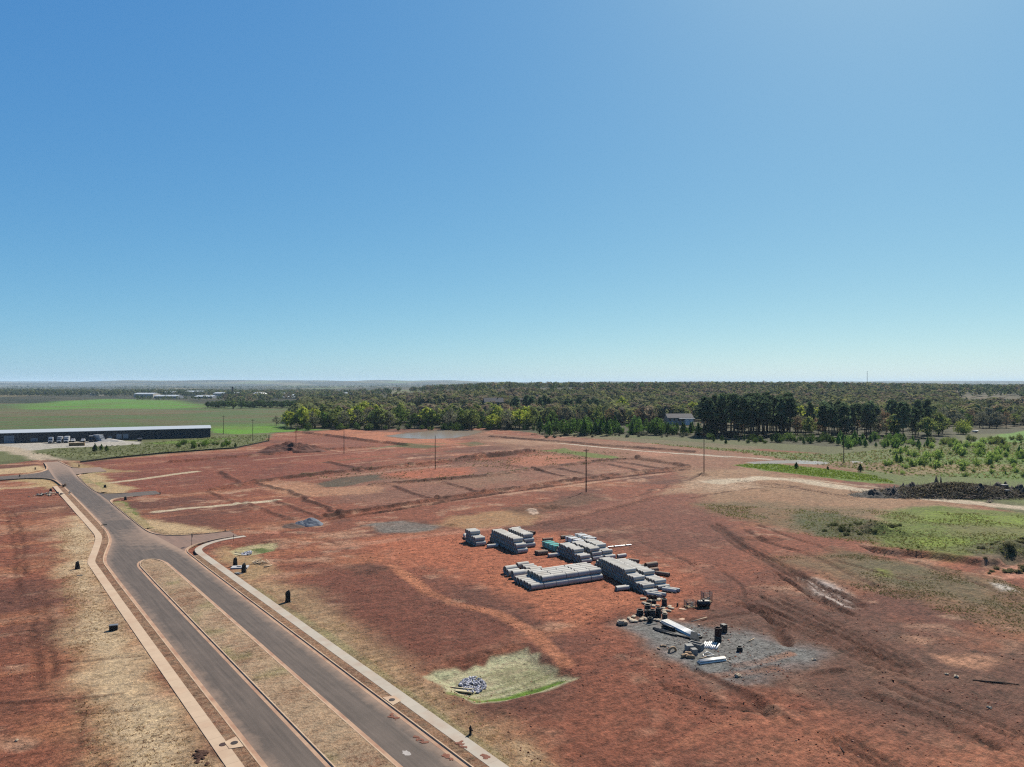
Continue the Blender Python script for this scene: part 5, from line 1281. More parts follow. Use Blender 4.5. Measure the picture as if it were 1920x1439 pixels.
x, y = G(438, 1015); t = thing('stake', 'thin dark marker stake by the end of the curved sidewalk', 'stake', (x, y, .08)); MB().tube([(0, 0, 0), (0, 0, 1.4)], .045, 6).obj('rod', RUST, t); MB().box(-.1, .1, -.01, .01, 1.2, 1.42).obj('flag', RUST, t)

# storm inlets with round lids set in the kerbs
def inlet(s, n, label, rz):
    p = SN(s, n); t = thing('storm_inlet', label, 'storm inlet', (p[0], p[1], .12), rz)
    b = MB(); b.add([(-1.3, -.55, 0), (1.3, -.55, 0), (.85, .75, 0), (-.85, .75, 0), (-1.3, -.55, .06), (1.3, -.55, .06), (.85, .75, .06), (-.85, .75, .06)], [(3, 2, 1, 0), (4, 5, 6, 7), (0, 1, 5, 4), (1, 2, 6, 5), (2, 3, 7, 6), (3, 0, 4, 7)]); b.obj('top_slab', CONC, t)
    MB().lathe([(0, .062), (.36, .062), (.36, .09), (.30, .095), (0, .095)], 18).obj('manhole_lid', IRON, t)
    MB().box(-.9, .9, -.62, -.551, -.06, .02).obj('inlet_mouth', BLACK2, t)
sa = math.atan2(U[1], U[0])
v = G(733, 1316); s_ = v[0] * U[0] + v[1] * U[1]
inlet(s_, 39.5, 'storm inlet with a round lid set in the right kerb', sa)
v = G(428, 1400); s_ = v[0] * U[0] + v[1] * U[1]
inlet(s_, 22.0, 'storm inlet with a round lid set in the left verge', sa + math.pi)
for px, py, lab in ((418, 1399, 'round iron cover on the left sidewalk edge'),):
    x, y = G(px, py); tag(MB().lathe([(0, 0), (.36, 0), (.36, .03), (0, .035)], 18).obj('manhole_cover', RUST, None, (x, y, .148)), lab, 'manhole cover')
# mud clumps fallen on walk and road
MUDM = mat('wet red mud', lin((146, 92, 72)), .9, .2, 3, bump=.4)
for px, py, w, h_, lab, zz in ((862, 1398, 1.1, .5, 'red mud splat on the right sidewalk near the bottom', .147), (908, 1421, .7, .3, 'small red mud splat at the bottom end of the right sidewalk', .147), (738, 1346, 1.1, .4, 'red mud on the asphalt under the storm inlet', .02), (788, 1388, .9, .35, 'red mud in the right gutter farther down', .02), (838, 1418, .8, .3, 'red mud in the right gutter near the bottom edge', .02)):
    x, y = G(px, py); t = thing('mud_splat', lab, 'mud', (x, y, zz - .01), sa); ms = [lump_mesh('mud_blob', MUDM, .5, .3, .05, int(px) + k, sag=.9) for k in range(3)]
    for k in range(16):
        o = link('mud_blob', ms[k % 3], t, (random.gauss(0, w * .42), random.gauss(0, h_ * .4), 0), random.uniform(0, 3)); f = random.uniform(.25, 1.3); o.scale = (f, f, .7)
x, y = G(378, 1420); t = thing('mud_clods', 'cluster of dark wet clods in straw beside the left walk', 'clods', (x, y, hz(x, y)), sa)
for k in range(14): link('clod', lump_mesh('clod', MAT_CLOD if 'MAT_CLOD' in globals() else mat('dark wet clods', lin((88, 56, 40)), .95, .3, 4), random.uniform(.4, .9), .35, .16, 300 + k, sag=.6) if k < 4 else t.children[k % 4].data, t, (random.gauss(0, 1.0), random.gauss(0, .35), -.02), random.uniform(0, 3))
# white dusty spill on the asphalt is dried lime: a thin sheet
LIME = mat('spilled lime', lin((196, 188, 182)), .9, .2, 2)
x, y = G(762, 1412); b = MB(); rr = random.Random(5)
b.add([(rr.uniform(.55, 1.0) * .75 * math.cos(a), rr.uniform(.55, 1.0) * .45 * math.sin(a), 0) for a in [2 * math.pi * k / 18 for k in range(18)]], [tuple(range(18))])
tag(b.obj('lime_spill', LIME, None, (x, y, .006), sa), 'small white dusty spill on the right lane near the bottom', 'spill')

# riprap in the basins
STONE = mat('bluish riprap stone', lin((196, 196, 204)) * 1.3, .85, .3, 1.5, objvar=.55)
def riprap(label, px, py, rx, ry, n, size, seed, ang=0.0):
    x, y = G(px, py); r = random.Random(seed); t = thing('riprap_bed', label, 'riprap', (x, y, 0), 0)
    ms = [lump_mesh('stone', STONE, size * r.uniform(.8, 1.3), size * r.uniform(.7, 1), size * .75, seed + k, sag=.9) for k in range(6)]
    pts = []
    while len(pts) < n:
        a, b_ = r.uniform(-1, 1), r.uniform(-1, 1)
        if a * a + b_ * b_ < 1: pts.append((a * rx * math.cos(ang) - b_ * ry * math.sin(ang), a * rx * math.sin(ang) + b_ * ry * math.cos(ang)))
    hs = height([x + p[0] for p in pts], [y + p[1] for p in pts])
    for k, p in enumerate(pts):
        o = link('stone', ms[k % 6], t, (p[0], p[1], hs[k] - .05 + r.uniform(0, .18))); o.rotation_euler = (r.uniform(-.5, .5), r.uniform(-.5, .5), r.uniform(0, 6))
riprap('bed of bluish riprap stones in the large straw-lined basin', 886, 1272, 1.7, 2.4, 230, .26, 900, .2)
riprap('small patch of bluish riprap in the little grassy basin', 463, 1034, 1.1, 1.6, 60, .4, 950)
for px, py, w, d, rz, lab in ((862, 1283, 1.7, .45, -.25, 'cream concrete flume leading to the large riprap bed'), (448, 1035, 1.8, .7, -.4, 'cream concrete flume beside the little grassy basin')):
    x, y = G(px, py); z = hz(x, y)
    t = thing('concrete_flume', lab, 'flume', (x, y, z + .05), rz); MB().box(-w, w, -d, d, 0, .06).obj('flume_floor', mat('cream concrete', lin((222, 208, 168)), .85, .08, 2), t)
    for sy in (-1, 1): MB().box(-w, w, sy * d - .07, sy * d + .07, .061, .2).obj('flume_wall', mat('cream concrete', lin((222, 208, 168)), .85, .08, 2), t)

# blue-grey stone heap
def heap_mesh(name, m, rx, ry, h, seed, n=40, rug=.25):
    V = []; F = []; g = np.linspace(-1.15, 1.15, n); XX, YY = np.meshgrid(g, g)
    wob = 1 + .25 * (fbm(XX * 2 + seed, YY * 2, 3, seed) - .5) * 2
    d = np.hypot(XX, YY) * wob; Z = h * np.clip(1 - d ** 1.25, -.08, 1) * (1 + rug * (fbm(XX * 5 + seed, YY * 5, 4, seed + 1) - .5) * 2)
    V = np.stack([XX.ravel() * rx, YY.ravel() * ry, Z.ravel()], 1); idx = np.arange(n * n).reshape(n, n)
    F = np.stack([idx[:-1, :-1], idx[:-1, 1:], idx[1:, 1:], idx[1:, :-1]], -1).reshape(-1, 4)
    return np_mesh(name, V, F, m, True)
x, y = G(582, 985); t = thing('stone_heap', 'heap of blue-grey crushed stone on the red clay', 'stone heap', (x, y, hz(x, y)), .3)
BLUEST = mat('blue-grey crushed stone', lin((118, 128, 142)), .9, .35, 6, bump=.6)
link('heap', heap_mesh('heap', BLUEST, 3.6, 2.6, 2.1, 3), t); link('heap_shoulder', heap_mesh('heap_shoulder', BLUEST, 2.4, 2.0, 1.4, 8), t, (-2.6, -.6, 0))
x, y = G(551, 988); t = thing('spoil_heap', 'low grey-brown spoil heap left of the blue-grey stone', 'spoil heap', (x, y, hz(x, y)), 0); link('heap', heap_mesh('heap', mat('grey spoil', lin((118, 92, 80)), .95, .3, 3, bump=.5), 3.4, 2.4, .9, 13), t)
# pale gravel windrow by the warehouse
x, y = G(204, 829); t = thing('gravel_heap', 'long pale gravel heap in front of the warehouse', 'gravel heap', (x, y, 0), .45); link('heap', heap_mesh('heap', mat('pale gravel', lin((205, 200, 190)), .9, .2, 1), 9, 4, 2.2, 21), t)
# logs and stones bottom right
x, y = G(1868, 1282); t = thing('fallen_log', 'thin dark fallen trunk on the clay at the right edge', 'log', (x, y, hz(x, y)), -.28)
MB().tube([(-2.5, .1, .06), (-1.2, -.06, .12), (.2, .05, .1), (1.3, -.02, .14), (2.5, .14, .06)], [.06, .1, .12, .09, .04], 7).obj('stem', mat('dark log', lin((92, 72, 60)), .95, .3, 2), t)
for k in range(4): MB().tube([(-1.6 + k, 0, .1), (-1.3 + k, .5 * (-1) ** k, .3)], [.04, .015], 5).obj('twig', mat('dark log', lin((92, 72, 60)), .95, .3, 2), t)
for k, (px, py, w, lab) in enumerate(((1775, 1266, .5, 'left of a pair of pale stones on the dark clay strip'), (1793, 1271, .7, 'right of a pair of pale stones on the dark clay strip'), (1855, 1329, .55, 'pale stone alone on clay in the lower right corner'), (1527, 1238, .6, 'pale stone at the right tip of the gravel'), (1383, 1270, .9, 'buff stone on the lower edge of the gravel'), (31, 1391, .4, 'pale stone on clay in the lower left corner'))):
    x, y = G(px, py); tag(link('stone', lump_mesh('stone', SACK, w, w * .7, w * .45, 500 + k, sag=.8), None, (x, y, hz(x, y) - .04), k), lab, 'stone')
rods('bent_rebar', 'pair of bent wires stuck in the clay at the bottom right', 'wire', (1574, 1400), (1584, 1414), 2, .05, RUST, .05)
# silt fence between the meadow and the clay
x0 = None
P, _ = resample(GP([(150, 868), (200, 862), (300, 852), (440, 842), (505, 828), (505, 816)]), 4.0)
t = thing('silt_fence', 'low black silt fence between the green meadow and the red clay', 'silt fence', (P[0][0], P[0][1], 0))
for i in range(len(P) - 1):
    a, c = P[i] - P[0], P[i + 1] - P[0]
    za, zc = hz(*P[i]), hz(*P[i + 1])
    MB().add([(a[0], a[1], za - .1), (c[0], c[1], zc - .1), (c[0], c[1], zc + .75), (a[0], a[1], za + .75), (a[0], a[1] + .04, za - .1), (c[0], c[1] + .04, zc - .1), (c[0], c[1] + .04, zc + .75), (a[0], a[1] + .04, za + .75)], [(0, 1, 2, 3), (7, 6, 5, 4), (3, 2, 6, 7), (0, 4, 5, 1), (0, 3, 7, 4), (1, 5, 6, 2)]).obj('fabric_panel', BLACK2, t)
    MB().tube([(a[0], a[1] + .07, za - .2), (a[0], a[1] + .07, za + .95)], .035, 5).obj('stake', POLE, t)
# ================================================================ buildings and vehicles
NAVY = mat('dark navy metal cladding', lin((44, 52, 66)), .5, .08, .4, spec=.4)
ROOFW = mat('pale metal roof', lin((214, 220, 224)), .45, .05, .3, spec=.4)
DOORG = mat('grey roller door', lin((150, 164, 178)), .55, .06, .6)
DOORW = mat('pale roller door', lin((186, 190, 196)), .55, .06, .6)
GLASS = mat('dark window glass', lin((34, 42, 52)), .12, .05, 1, spec=.6)
BRICK = mat('red-brown brick', lin((120, 82, 68)), .9, .15, 2)
CREAM = mat('cream siding', lin((214, 208, 196)), .7, .06, 1)
GREYR = mat('grey shingle roof', lin((104, 102, 104)), .9, .12, 1)

A0 = np.array([-207.0, 487.0]); A1 = np.array([-345.0, 421.0]); wl_ = np.linalg.norm(A1 - A0); wdir = math.atan2(*(A1 - A0)[::-1])
t = thing('warehouse', 'very long low dark navy warehouse with a pale roof at the left', 'warehouse', (A0[0], A0[1], 0), wdir)
# local x runs left along the front, local y runs towards the camera; depth to the back is -y
D_ = 26.0; EV, RD = 6.3, 7.5
MB().add([(0, 0, 0), (wl_, 0, 0), (wl_, -D_, 0), (0, -D_, 0), (0, 0, EV), (wl_, 0, EV), (wl_, -D_, EV), (0, -D_, EV), (0, -D_ / 2, RD), (wl_, -D_ / 2, RD)], [(0, 4, 5, 1), (2, 6, 7, 3), (0, 3, 7, 8, 4), (1, 5, 9, 6, 2)]).obj('wall', NAVY, t)
rf = MB().add([(-.5, .5, EV - .02), (wl_ + .5, .5, EV - .02), (wl_ + .5, -D_ / 2, RD + .12), (-.5, -D_ / 2, RD + .12), (-.5, -D_ - .5, EV - .02), (wl_ + .5, -D_ - .5, EV - .02), (-.5, .5, EV + .16), (wl_ + .5, .5, EV + .16), (wl_ + .5, -D_ / 2, RD + .3), (-.5, -D_ / 2, RD + .3), (-.5, -D_ - .5, EV + .16), (wl_ + .5, -D_ - .5, EV + .16)],
         [(0, 3, 2, 1), (3, 4, 5, 2), (6, 7, 8, 9), (9, 8, 11, 10), (0, 1, 7, 6), (4, 10, 11, 5), (0, 6, 9, 3), (3, 9, 10, 4), (1, 2, 8, 7), (2, 5, 11, 8)]).obj('roof', ROOFW, t)
b = MB()
k = 1.5
while k < wl_: b.box(k - .04, k + .04, .5 - .02, -D_ / 2, 0, .05, Matrix.Translation((0, 0, 0)) if False else None); k += 1e9
MB().box(-.5, wl_ + .5, .51, .66, EV - .05, EV + .12).obj('gutter', ROOFW, t)
def wx(px):  # local x of a point on the front wall seen at px
    d = A1 - A0; tt = (px - CX) / FPX
    return (tt * A0[1] - A0[0]) / (d[0] - tt * d[1]) * wl_
def wdoor(px0, px1, z0, z1, m, nm='roller_door'):
    a, c = sorted((wx(px0), wx(px1))); o = MB().box(a, c, .01, .1, z0, z1).obj(nm, m, t)
    fr_ = MB(); fr_.box(a - .15, a - .005, .01, .16, z0, z1 + .15); fr_.box(c + .005, c + .15, .01, .16, z0, z1 + .15); fr_.box(a - .005, c + .005, .01, .16, z1 + .005, z1 + .15); fr_.obj('door_frame', ROOFW, o)
    return o
wdoor(8, 26, .1, 4.6, DOORG); wdoor(219, 227.5, 1.0, 3.8, DOORW); wdoor(231.5, 240, 1.0, 3.8, DOORW); wdoor(58, 70, .8, 2.6, DOORG, 'dock_door'); wdoor(204, 209, .1, 2.4, DOORG, 'entry_door')
for px in (40, 85, 150, 260, 290, 320, 350, 380):
    a = wx(px); MB().box(a - .07, a + .07, .01, .12, .1, EV - .1).obj('downpipe', NAVY, t)

TYRE = mat('tyre rubber', lin((28, 28, 30)), .8, .1, 3)
CABW = mat('white truck paint', lin((228, 230, 232)), .3, .03, 1, spec=.5)
CABK = mat('black truck paint', lin((30, 32, 36)), .3, .05, 1, spec=.5)
CHR = mat('grey chassis', lin((70, 70, 74)), .5, .1, 2)
LAMP = mat('headlight lens', lin((220, 222, 220)), .15, .02, 2, spec=.6)
def wheel(t, x, y, r=.5, w=.3):
    o = MB().lathe([(r * .55, -w / 2), (r * .92, -w / 2), (r, -w * .3), (r, w * .3), (r * .92, w / 2), (r * .55, w / 2)], 14, True, (x, y, r), 'x').obj('tyre', TYRE, t)
    MB().lathe([(0, -w * .35), (r * .56, -w * .35), (r * .56, w * .35), (0, w * .35)], 12, False, (x, y, r), 'x').obj('rim', CHR, o)
def truck(kind, label, px, py, rz, body=CABW, cab=CABW, s=1.0):
    """nose towards local -y"""
    x, y = G(px, py); t = thing(kind, label, 'truck' if 'pickup' not in kind else 'pickup', (x, y, hz(x, y)), rz, 'vehicles parked before the warehouse'); t.scale = (s, s, s)
    if kind == 'pickup_truck':
        MB().add([(-.95, -2.6, .45), (.95, -2.6, .45), (.95, 2.7, .45), (-.95, 2.7, .45), (-.92, -2.6, .95), (.92, -2.6, .95), (.95, -1.1, 1.1), (.95, 2.7, 1.1), (-.95, 2.7, 1.1), (-.95, -1.1, 1.1)], [(3, 2, 1, 0), (0, 1, 5, 4), (4, 5, 6, 9), (1, 2, 7, 6, 5), (3, 0, 4, 9, 8), (2, 3, 8, 7), (9, 6, 7, 8)]).obj('body', body, t)
        c = MB().add([(-.9, -1.1, 1.1), (.9, -1.1, 1.1), (.9, .8, 1.1), (-.9, .8, 1.1), (-.75, -.4, 1.85), (.75, -.4, 1.85), (.78, .7, 1.85), (-.78, .7, 1.85)], [(0, 1, 5, 4), (1, 2, 6, 5), (2, 3, 7, 6), (3, 0, 4, 7), (4, 5, 6, 7)]).obj('cab', body, t)
        MB().add([(-.74, -.99, 1.19), (.74, -.99, 1.19), (.68, -.52, 1.76), (-.68, -.52, 1.76)], [(0, 1, 2, 3)]).obj('windshield', GLASS, c)
        for sx in (-1, 1): MB().box(sx * .62 - .16, sx * .62 + .16, -2.63, -2.605, .72, .9).obj('headlight', LAMP, t)
        MB().box(-.9, .9, -2.72, -2.605, .42, .62).obj('bumper', CHR, t)
        for sx in (-1, 1):
            for yy in (-1.7, 1.7): wheel(t, sx * .85, yy, .4, .26)
        return t
    MB().box(-.45, .45, -3.4, 4.2, .55, .85).obj('chassis', CHR, t)
    cb = MB().add([(-1.15, -3.4, .6), (1.15, -3.4, .6), (1.15, -1.5, .6), (-1.15, -1.5, .6), (-1.1, -3.4, 1.5), (1.1, -3.4, 1.5), (1.1, -2.7, 1.65), (-1.1, -2.7, 1.65), (1.1, -2.35, 2.65), (-1.1, -2.35, 2.65), (1.15, -1.5, 2.75), (-1.15, -1.5, 2.75)], [(3, 2, 1, 0), (0, 1, 5, 4), (4, 5, 6, 7), (7, 6, 8, 9), (9, 8, 10, 11), (1, 2, 10, 8, 6, 5), (3, 0, 4, 7, 9, 11), (2, 3, 11, 10)]).obj('cab', cab, t)
    MB().add([(-.95, -2.66, 1.76), (.95, -2.66, 1.76), (.95, -2.41, 2.52), (-.95, -2.41, 2.52)], [(0, 1, 2, 3)]).obj('windshield', GLASS, cb)
    MB().box(-.6, .6, -3.43, -3.405, .85, 1.4).obj('grille', CHR, cb); MB().box(-1.15, 1.15, -3.6, -3.44, .45, .78).obj('bumper', CHR, t)
    for sx in (-1, 1): MB().box(sx * .85 - .2, sx * .85 + .2, -3.43, -3.405, .85, 1.1).obj('headlight', LAMP, t)
    for sx in (-1, 1): MB().box(sx * 1.3 - .1, sx * 1.3 + .1, -2.7, -2.6, 1.6, 2.2).obj('mirror', CHR, cb)
    if kind == 'box_truck': MB().bevbox(-1.25, 1.25, -1.45, 4.4, .95, 3.9, .06).obj('cargo_box', body, t)
    elif kind == 'semi_truck':
        MB().add([(-1.1, -2.3, 2.76), (1.1, -2.3, 2.76), (1.1, -1.5, 2.76), (-1.1, -1.5, 2.76), (-.9, -1.7, 3.7), (.9, -1.7, 3.7), (.95, -1.5, 3.75), (-.95, -1.5, 3.75)], [(0, 1, 5, 4), (1, 2, 6, 5), (2, 3, 7, 6), (3, 0, 4, 7), (4, 5, 6, 7)]).obj('roof_fairing', cab, t)
        MB().bevbox(-1.15, 1.15, -1.45, .2, .9, 3.5, .06).obj('sleeper', cab, t)
    elif kind == 'flatbed_truck':
        MB().box(-1.25, 1.25, -1.4, 4.4, .9, 1.1).obj('flatbed', CHR, t)
        MB().bevbox(-1.1, 1.1, -.9, 3.8, 1.101, 3.4, .1).obj('load', CABK, t); MB().box(-1.15, 1.15, -.6, 2.6, 3.401, 3.65).obj('load_cover', CABW, t)
    for sx in (-1, 1):
        for yy in (-2.5, 2.0, 3.2): wheel(t, sx * .98, yy, .5, .3)
    return t
fr_rz = wdir + math.pi / 1.0 - math.pi     # noses face the camera side of the wall
truck('semi_truck', 'white semi truck cab, leftmost vehicle before the warehouse', 96, 832, .42, s=1.05)
truck('box_truck', 'greyish box truck second from the left before the warehouse', 112, 831.5, .42, body=mat('grey box', lin((176, 178, 182)), .5, .05, 1))
truck('box_truck', 'tall white box truck third from the left before the warehouse', 125, 831, .42)
truck('pickup_truck', 'small white pickup right of the tall white box truck', 137, 829.5, .42, s=1.15)
truck('pickup_truck', 'white pickup just left of the black loaded truck', 156, 829, .42, s=1.1)
truck('flatbed_truck', 'black truck with a covered black load before the warehouse', 171, 829.5, .55, cab=CABK, s=1.05)
truck('box_truck', 'white box truck turned sideways, rightmost before the warehouse', 187, 829, 1.1, s=1.1)
# hay-coloured lumber stack
x, y = G(144, 836.5); t = thing('lumber_stack', 'long tan lumber stack on the near edge of the gravel yard', 'lumber stack', (x, y, 0), .42)
for k in range(5):
    for j in range(3): MB().bevbox(-4 + k * 1.63, -4 + k * 1.63 + 1.58, -.9, .9, .1 + j * .62, .1 + j * .62 + .56, .03).obj('lumber_pack', mat('tan lumber', lin((168, 138, 92)), .85, .15, 2, objvar=.12), t)
x, y = G(262, 828); t = thing('dumpster', 'dark dumpster at the right end of the gravel yard', 'dumpster', (x, y, hz(x, y)), .4)
MB().add([(-1.1, -.9, 0), (1.1, -.9, 0), (1.1, .9, 0), (-1.1, .9, 0), (-1.3, -1.1, 1.7), (1.3, -1.1, 1.7), (1.3, 1.1, 2.0), (-1.3, 1.1, 2.0)], [(3, 2, 1, 0), (0, 1, 5, 4), (1, 2, 6, 5), (2, 3, 7, 6), (3, 0, 4, 7)]).obj('bin', CABK, t); MB().add([(-1.35, -1.15, 1.72), (1.35, -1.15, 1.72), (1.35, 1.15, 2.03), (-1.35, 1.15, 2.03), (-1.35, -1.15, 1.8), (1.35, -1.15, 1.8), (1.35, 1.15, 2.1), (-1.35, 1.15, 2.1)], [(3, 2, 1, 0), (4, 5, 6, 7), (0, 1, 5, 4), (1, 2, 6, 5), (2, 3, 7, 6), (3, 0, 4, 7)]).obj('lid', CHR, t)

def house(label, x, y, z, rz, w, d, h, rh, wallm, roofm, cat='house', nwin=4, overhang=.6, name='house', porch=False, chimney=False):
    t = thing(name, label, cat, (x, y, z), rz)
    MB().add([(-w / 2, -d / 2, -2), (w / 2, -d / 2, -2), (w / 2, d / 2, -2), (-w / 2, d / 2, -2), (-w / 2, -d / 2, h), (w / 2, -d / 2, h), (w / 2, d / 2, h), (-w / 2, d / 2, h), (-w / 2, 0, h + rh), (w / 2, 0, h + rh)], [(0, 1, 5, 4), (2, 3, 7, 6), (1, 2, 6, 9, 5), (3, 0, 4, 8, 7)]).obj('wall', wallm, t)
    o = overhang; k = rh / (d / 2)
    r_ = MB().add([(-w / 2 - o, -d / 2 - o, h - o * k), (w / 2 + o, -d / 2 - o, h - o * k), (w / 2 + o, 0, h + rh + .05), (-w / 2 - o, 0, h + rh + .05), (-w / 2 - o, d / 2 + o, h - o * k), (w / 2 + o, d / 2 + o, h - o * k)] + [(-w / 2 - o, -d / 2 - o, h - o * k + .25), (w / 2 + o, -d / 2 - o, h - o * k + .25), (w / 2 + o, 0, h + rh + .3), (-w / 2 - o, 0, h + rh + .3), (-w / 2 - o, d / 2 + o, h - o * k + .25), (w / 2 + o, d / 2 + o, h - o * k + .25)],
        [(0, 3, 2, 1), (3, 4, 5, 2), (6, 7, 8, 9), (9, 8, 11, 10), (0, 1, 7, 6), (4, 10, 11, 5), (0, 6, 9, 3), (3, 9, 10, 4), (1, 2, 8, 7), (2, 5, 11, 8)]).obj('roof', roofm, t)
    if chimney: MB().box(w * .25 - .5, w * .25 + .5, -.5, .5, h + rh * .6, h + rh + 1.3).obj('chimney', BRICK, r_)
    for i in range(nwin):
        xx = -w / 2 + w * (i + .5) / nwin; f = MB().box(xx - .7, xx + .7, -d / 2 - .06, -d / 2 - .01, h * .35, h * .78).obj('window', GLASS, t)
        fm = MB(); fm.box(xx - .8, xx - .705, -d / 2 - .09, -d / 2 - .01, h * .35, h * .78); fm.box(xx + .705, xx + .8, -d / 2 - .09, -d / 2 - .01, h * .35, h * .78); fm.obj('frame', CREAM, f)
    if porch:
        MB().box(-w * .1, w * .52, -d / 2 - 4.5, -d / 2 - .01, h * .82, h * .82 + .35).obj('porch_roof', ROOFW, t)
        for i in range(4): xx = -w * .08 + w * .58 * i / 3; MB().box(xx - .18, xx + .18, -d / 2 - 4.3, -d / 2 - 4.0, -2, h * .82 - .01).obj('porch_post', CREAM, t)
        MB().box(w * .12, w * .45, -d / 2 - 3.9, -d / 2 - .02, -2, h * .8).obj('porch_room', mat('white siding', lin((240, 238, 232)) * 1.8, .7, .04, 1), t)
    return t
def at(px, y): return (px - CX) / FPX * y
house('large grey-roofed hall with a white porch behind the evergreen hedge', at(1272, 640), 640, 2.2, .08, 23, 13, 4.2, 3.2, CREAM, GREYR, 'building', 6, porch=True, name='hall')
house('blue-grey house half hidden in the woods above the treeline', at(925, 830), 830, 9.5, .2, 22, 12, 6, 4.5, mat('blue-grey siding', lin((104, 116, 134)), .7, .06, 1), GREYR, chimney=True)
house('pale house between bare trees right of the blue-grey house', at(985, 860), 860, 10.5, -.2, 20, 11, 4.5, 3.5, CREAM, GREYR, chimney=True)
house('dark-roofed long house in the trees at the far right', at(1848, 640), 640, 3.0, -.1, 26, 11, 3.6, 3.0, BRICK, GREYR, nwin=6)
house('small pale house in a clearing behind the hall', at(1205, 800), 800, 5.0, .3, 16, 10, 4, 3, CREAM, GREYR)
house('white cottage glimpsed through the pine trunks', at(1505, 640), 640, 1.0, .1, 14, 9, 3.5, 2.6, CREAM, GREYR, nwin=3)
# boat-like white trailer beside the willow
x, y = G(1829, 812); t = thing('boat_trailer', 'white boat on a trailer beside the yellow-green willow', 'boat', (x, y, hz(x, y)), .5)
MB().add([(-3, -.9, 1.5), (2, -1.0, 1.5), (3.6, 0, 1.7), (2, 1.0, 1.5), (-3, .9, 1.5), (-3, -.5, .7), (2, -.5, .7), (2, .5, .7), (-3, .5, .7)], [(0, 1, 2, 3, 4), (5, 8, 7, 6), (0, 5, 6, 1), (1, 6, 2), (2, 6, 7), (2, 7, 3), (3, 7, 8, 4), (4, 8, 5, 0)]).obj('hull', CABW, t)
MB().box(-2.8, 2.6, -.1, .1, .5, .65).obj('trailer_beam', CHR, t)
for sx in (-.95, .95): wheel(t, sx, -.3, .35, .2)

# the far town, about two kilometres off
def shed(px0, px1, y, z0, h, label, m=CREAM, roofm=ROOFW, name='industrial_shed'):
    x0, x1 = at(px0, y), at(px1, y); w = x1 - x0; zt = height((x0 + x1) / 2, y)[0]
    return house(label, (x0 + x1) / 2, y, zt + z0, 0, w, 40, h, 3.0, m, roofm, 'shed', max(3, int(w / 12)), .4, name)
shed(258, 294, 1890, 0, 9, 'leftmost long white shed of the far town', CREAM)
shed(296, 338, 1800, -1, 6, 'low grey shed right of the leftmost white shed in town', mat('grey cladding', lin((150, 156, 166)), .6, .05, 1))
shed(352, 384, 2150, 0, 12, 'pale block behind the others in the far town', CREAM)
shed(405, 432, 2020, 0, 9, 'white shed left of the dark tower in the far town', CREAM)
shed(440, 452, 2020, 0, 9, 'short white shed right of the dark tower in the far town', CREAM)
shed(453, 478, 1850, 0, 6, 'low white shed left of the domed tank', CREAM)
shed(370, 404, 1800, -1, 5, 'low pale shed in front of the far town', mat('grey cladding', lin((150, 156, 166)), .6, .05, 1))
shed(590, 620, 1700, 0, 7, 'grey shed at the edge of the woods right of the domed tank', mat('grey cladding', lin((150, 156, 166)), .6, .05, 1), GREYR)
shed(505, 560, 1750, -1, 4, 'long flat white roof between the tank and the woods', CREAM)
for k_, (a_, b_, yy, hh_) in enumerate(((120, 138, 2300, 7), (176, 190, 2200, 6), (310, 330, 2250, 9), (515, 535, 1980, 8), (548, 572, 1850, 6), (640, 662, 1900, 7))):
    shed(a_, b_, yy, 0, hh_, ('small pale roof in the woods at the far left', 'small pale roof above the bright green hill field', 'pale block behind the low grey shed in town', 'white block just right of the domed tank', 'low white shed before the woods right of the tank', 'pale shed roof showing above the wood behind the pond, left')[k_], CREAM)
y = 1830.0; x = at(487, y); t = thing('water_tank', 'white domed water tank at the far town', 'water tank', (x, y, height(x, y)[0] - 1))
MB().lathe([(0, 0), (18, 0), (18, 10.5)], 28).obj('tank_wall', mat('white tank paint', lin((226, 226, 222)), .5, .04, .2), t); MB().lathe([(18.4, 10.5), (18.4, 11), (15, 13.4), (9, 15.2), (0, 16)], 28).obj('dome', mat('white tank paint', lin((226, 226, 222)), .5, .04, .2), t)
y = 2000.0; x = at(436, y); t = thing('stack_tower', 'dark slender stack rising in the far town', 'tower', (x, y, height(x, y)[0]))
MB().lathe([(0, 0), (3.2, 0), (2.4, 26), (2.7, 26.5), (2.7, 28), (0, 28)], 14).obj('shaft', mat('dark masonry', lin((74, 62, 62)), .9, .1, .3), t); MB().box(-4, 4, -3, 3, 0, 6).obj('base_house', BRICK, t)
y = 3600.0; x = at(1626, y); zt = height(x, y)[0]; hh = 37 + 23.5 / FPX * y - zt
t = thing('radio_mast', 'thin tall radio mast on the horizon at the right', 'radio mast', (x, y, zt))
for a in (0, 2.094, 4.189): MB().tube([(1.5 * math.cos(a), 1.5 * math.sin(a), 0), (.9 * math.cos(a), .9 * math.sin(a), hh)], .28, 5).obj('leg', mat('mast steel', lin((110, 116, 124)), .6, .05, 1), t)
b = MB()
for k in range(int(hh / 4)):
    r0, r1 = 1.5 - .6 * k * 4 / hh, 1.5 - .6 * (k + 1) * 4 / hh
    for a in (0, 2.094, 4.189): b.tube([(r0 * math.cos(a), r0 * math.sin(a), k * 4), (r1 * math.cos(a + 2.094), r1 * math.sin(a + 2.094), k * 4 + 4)], .16, 4)
b.obj('lattice', mat('mast steel', lin((110, 116, 124)), .6, .05, 1), t)
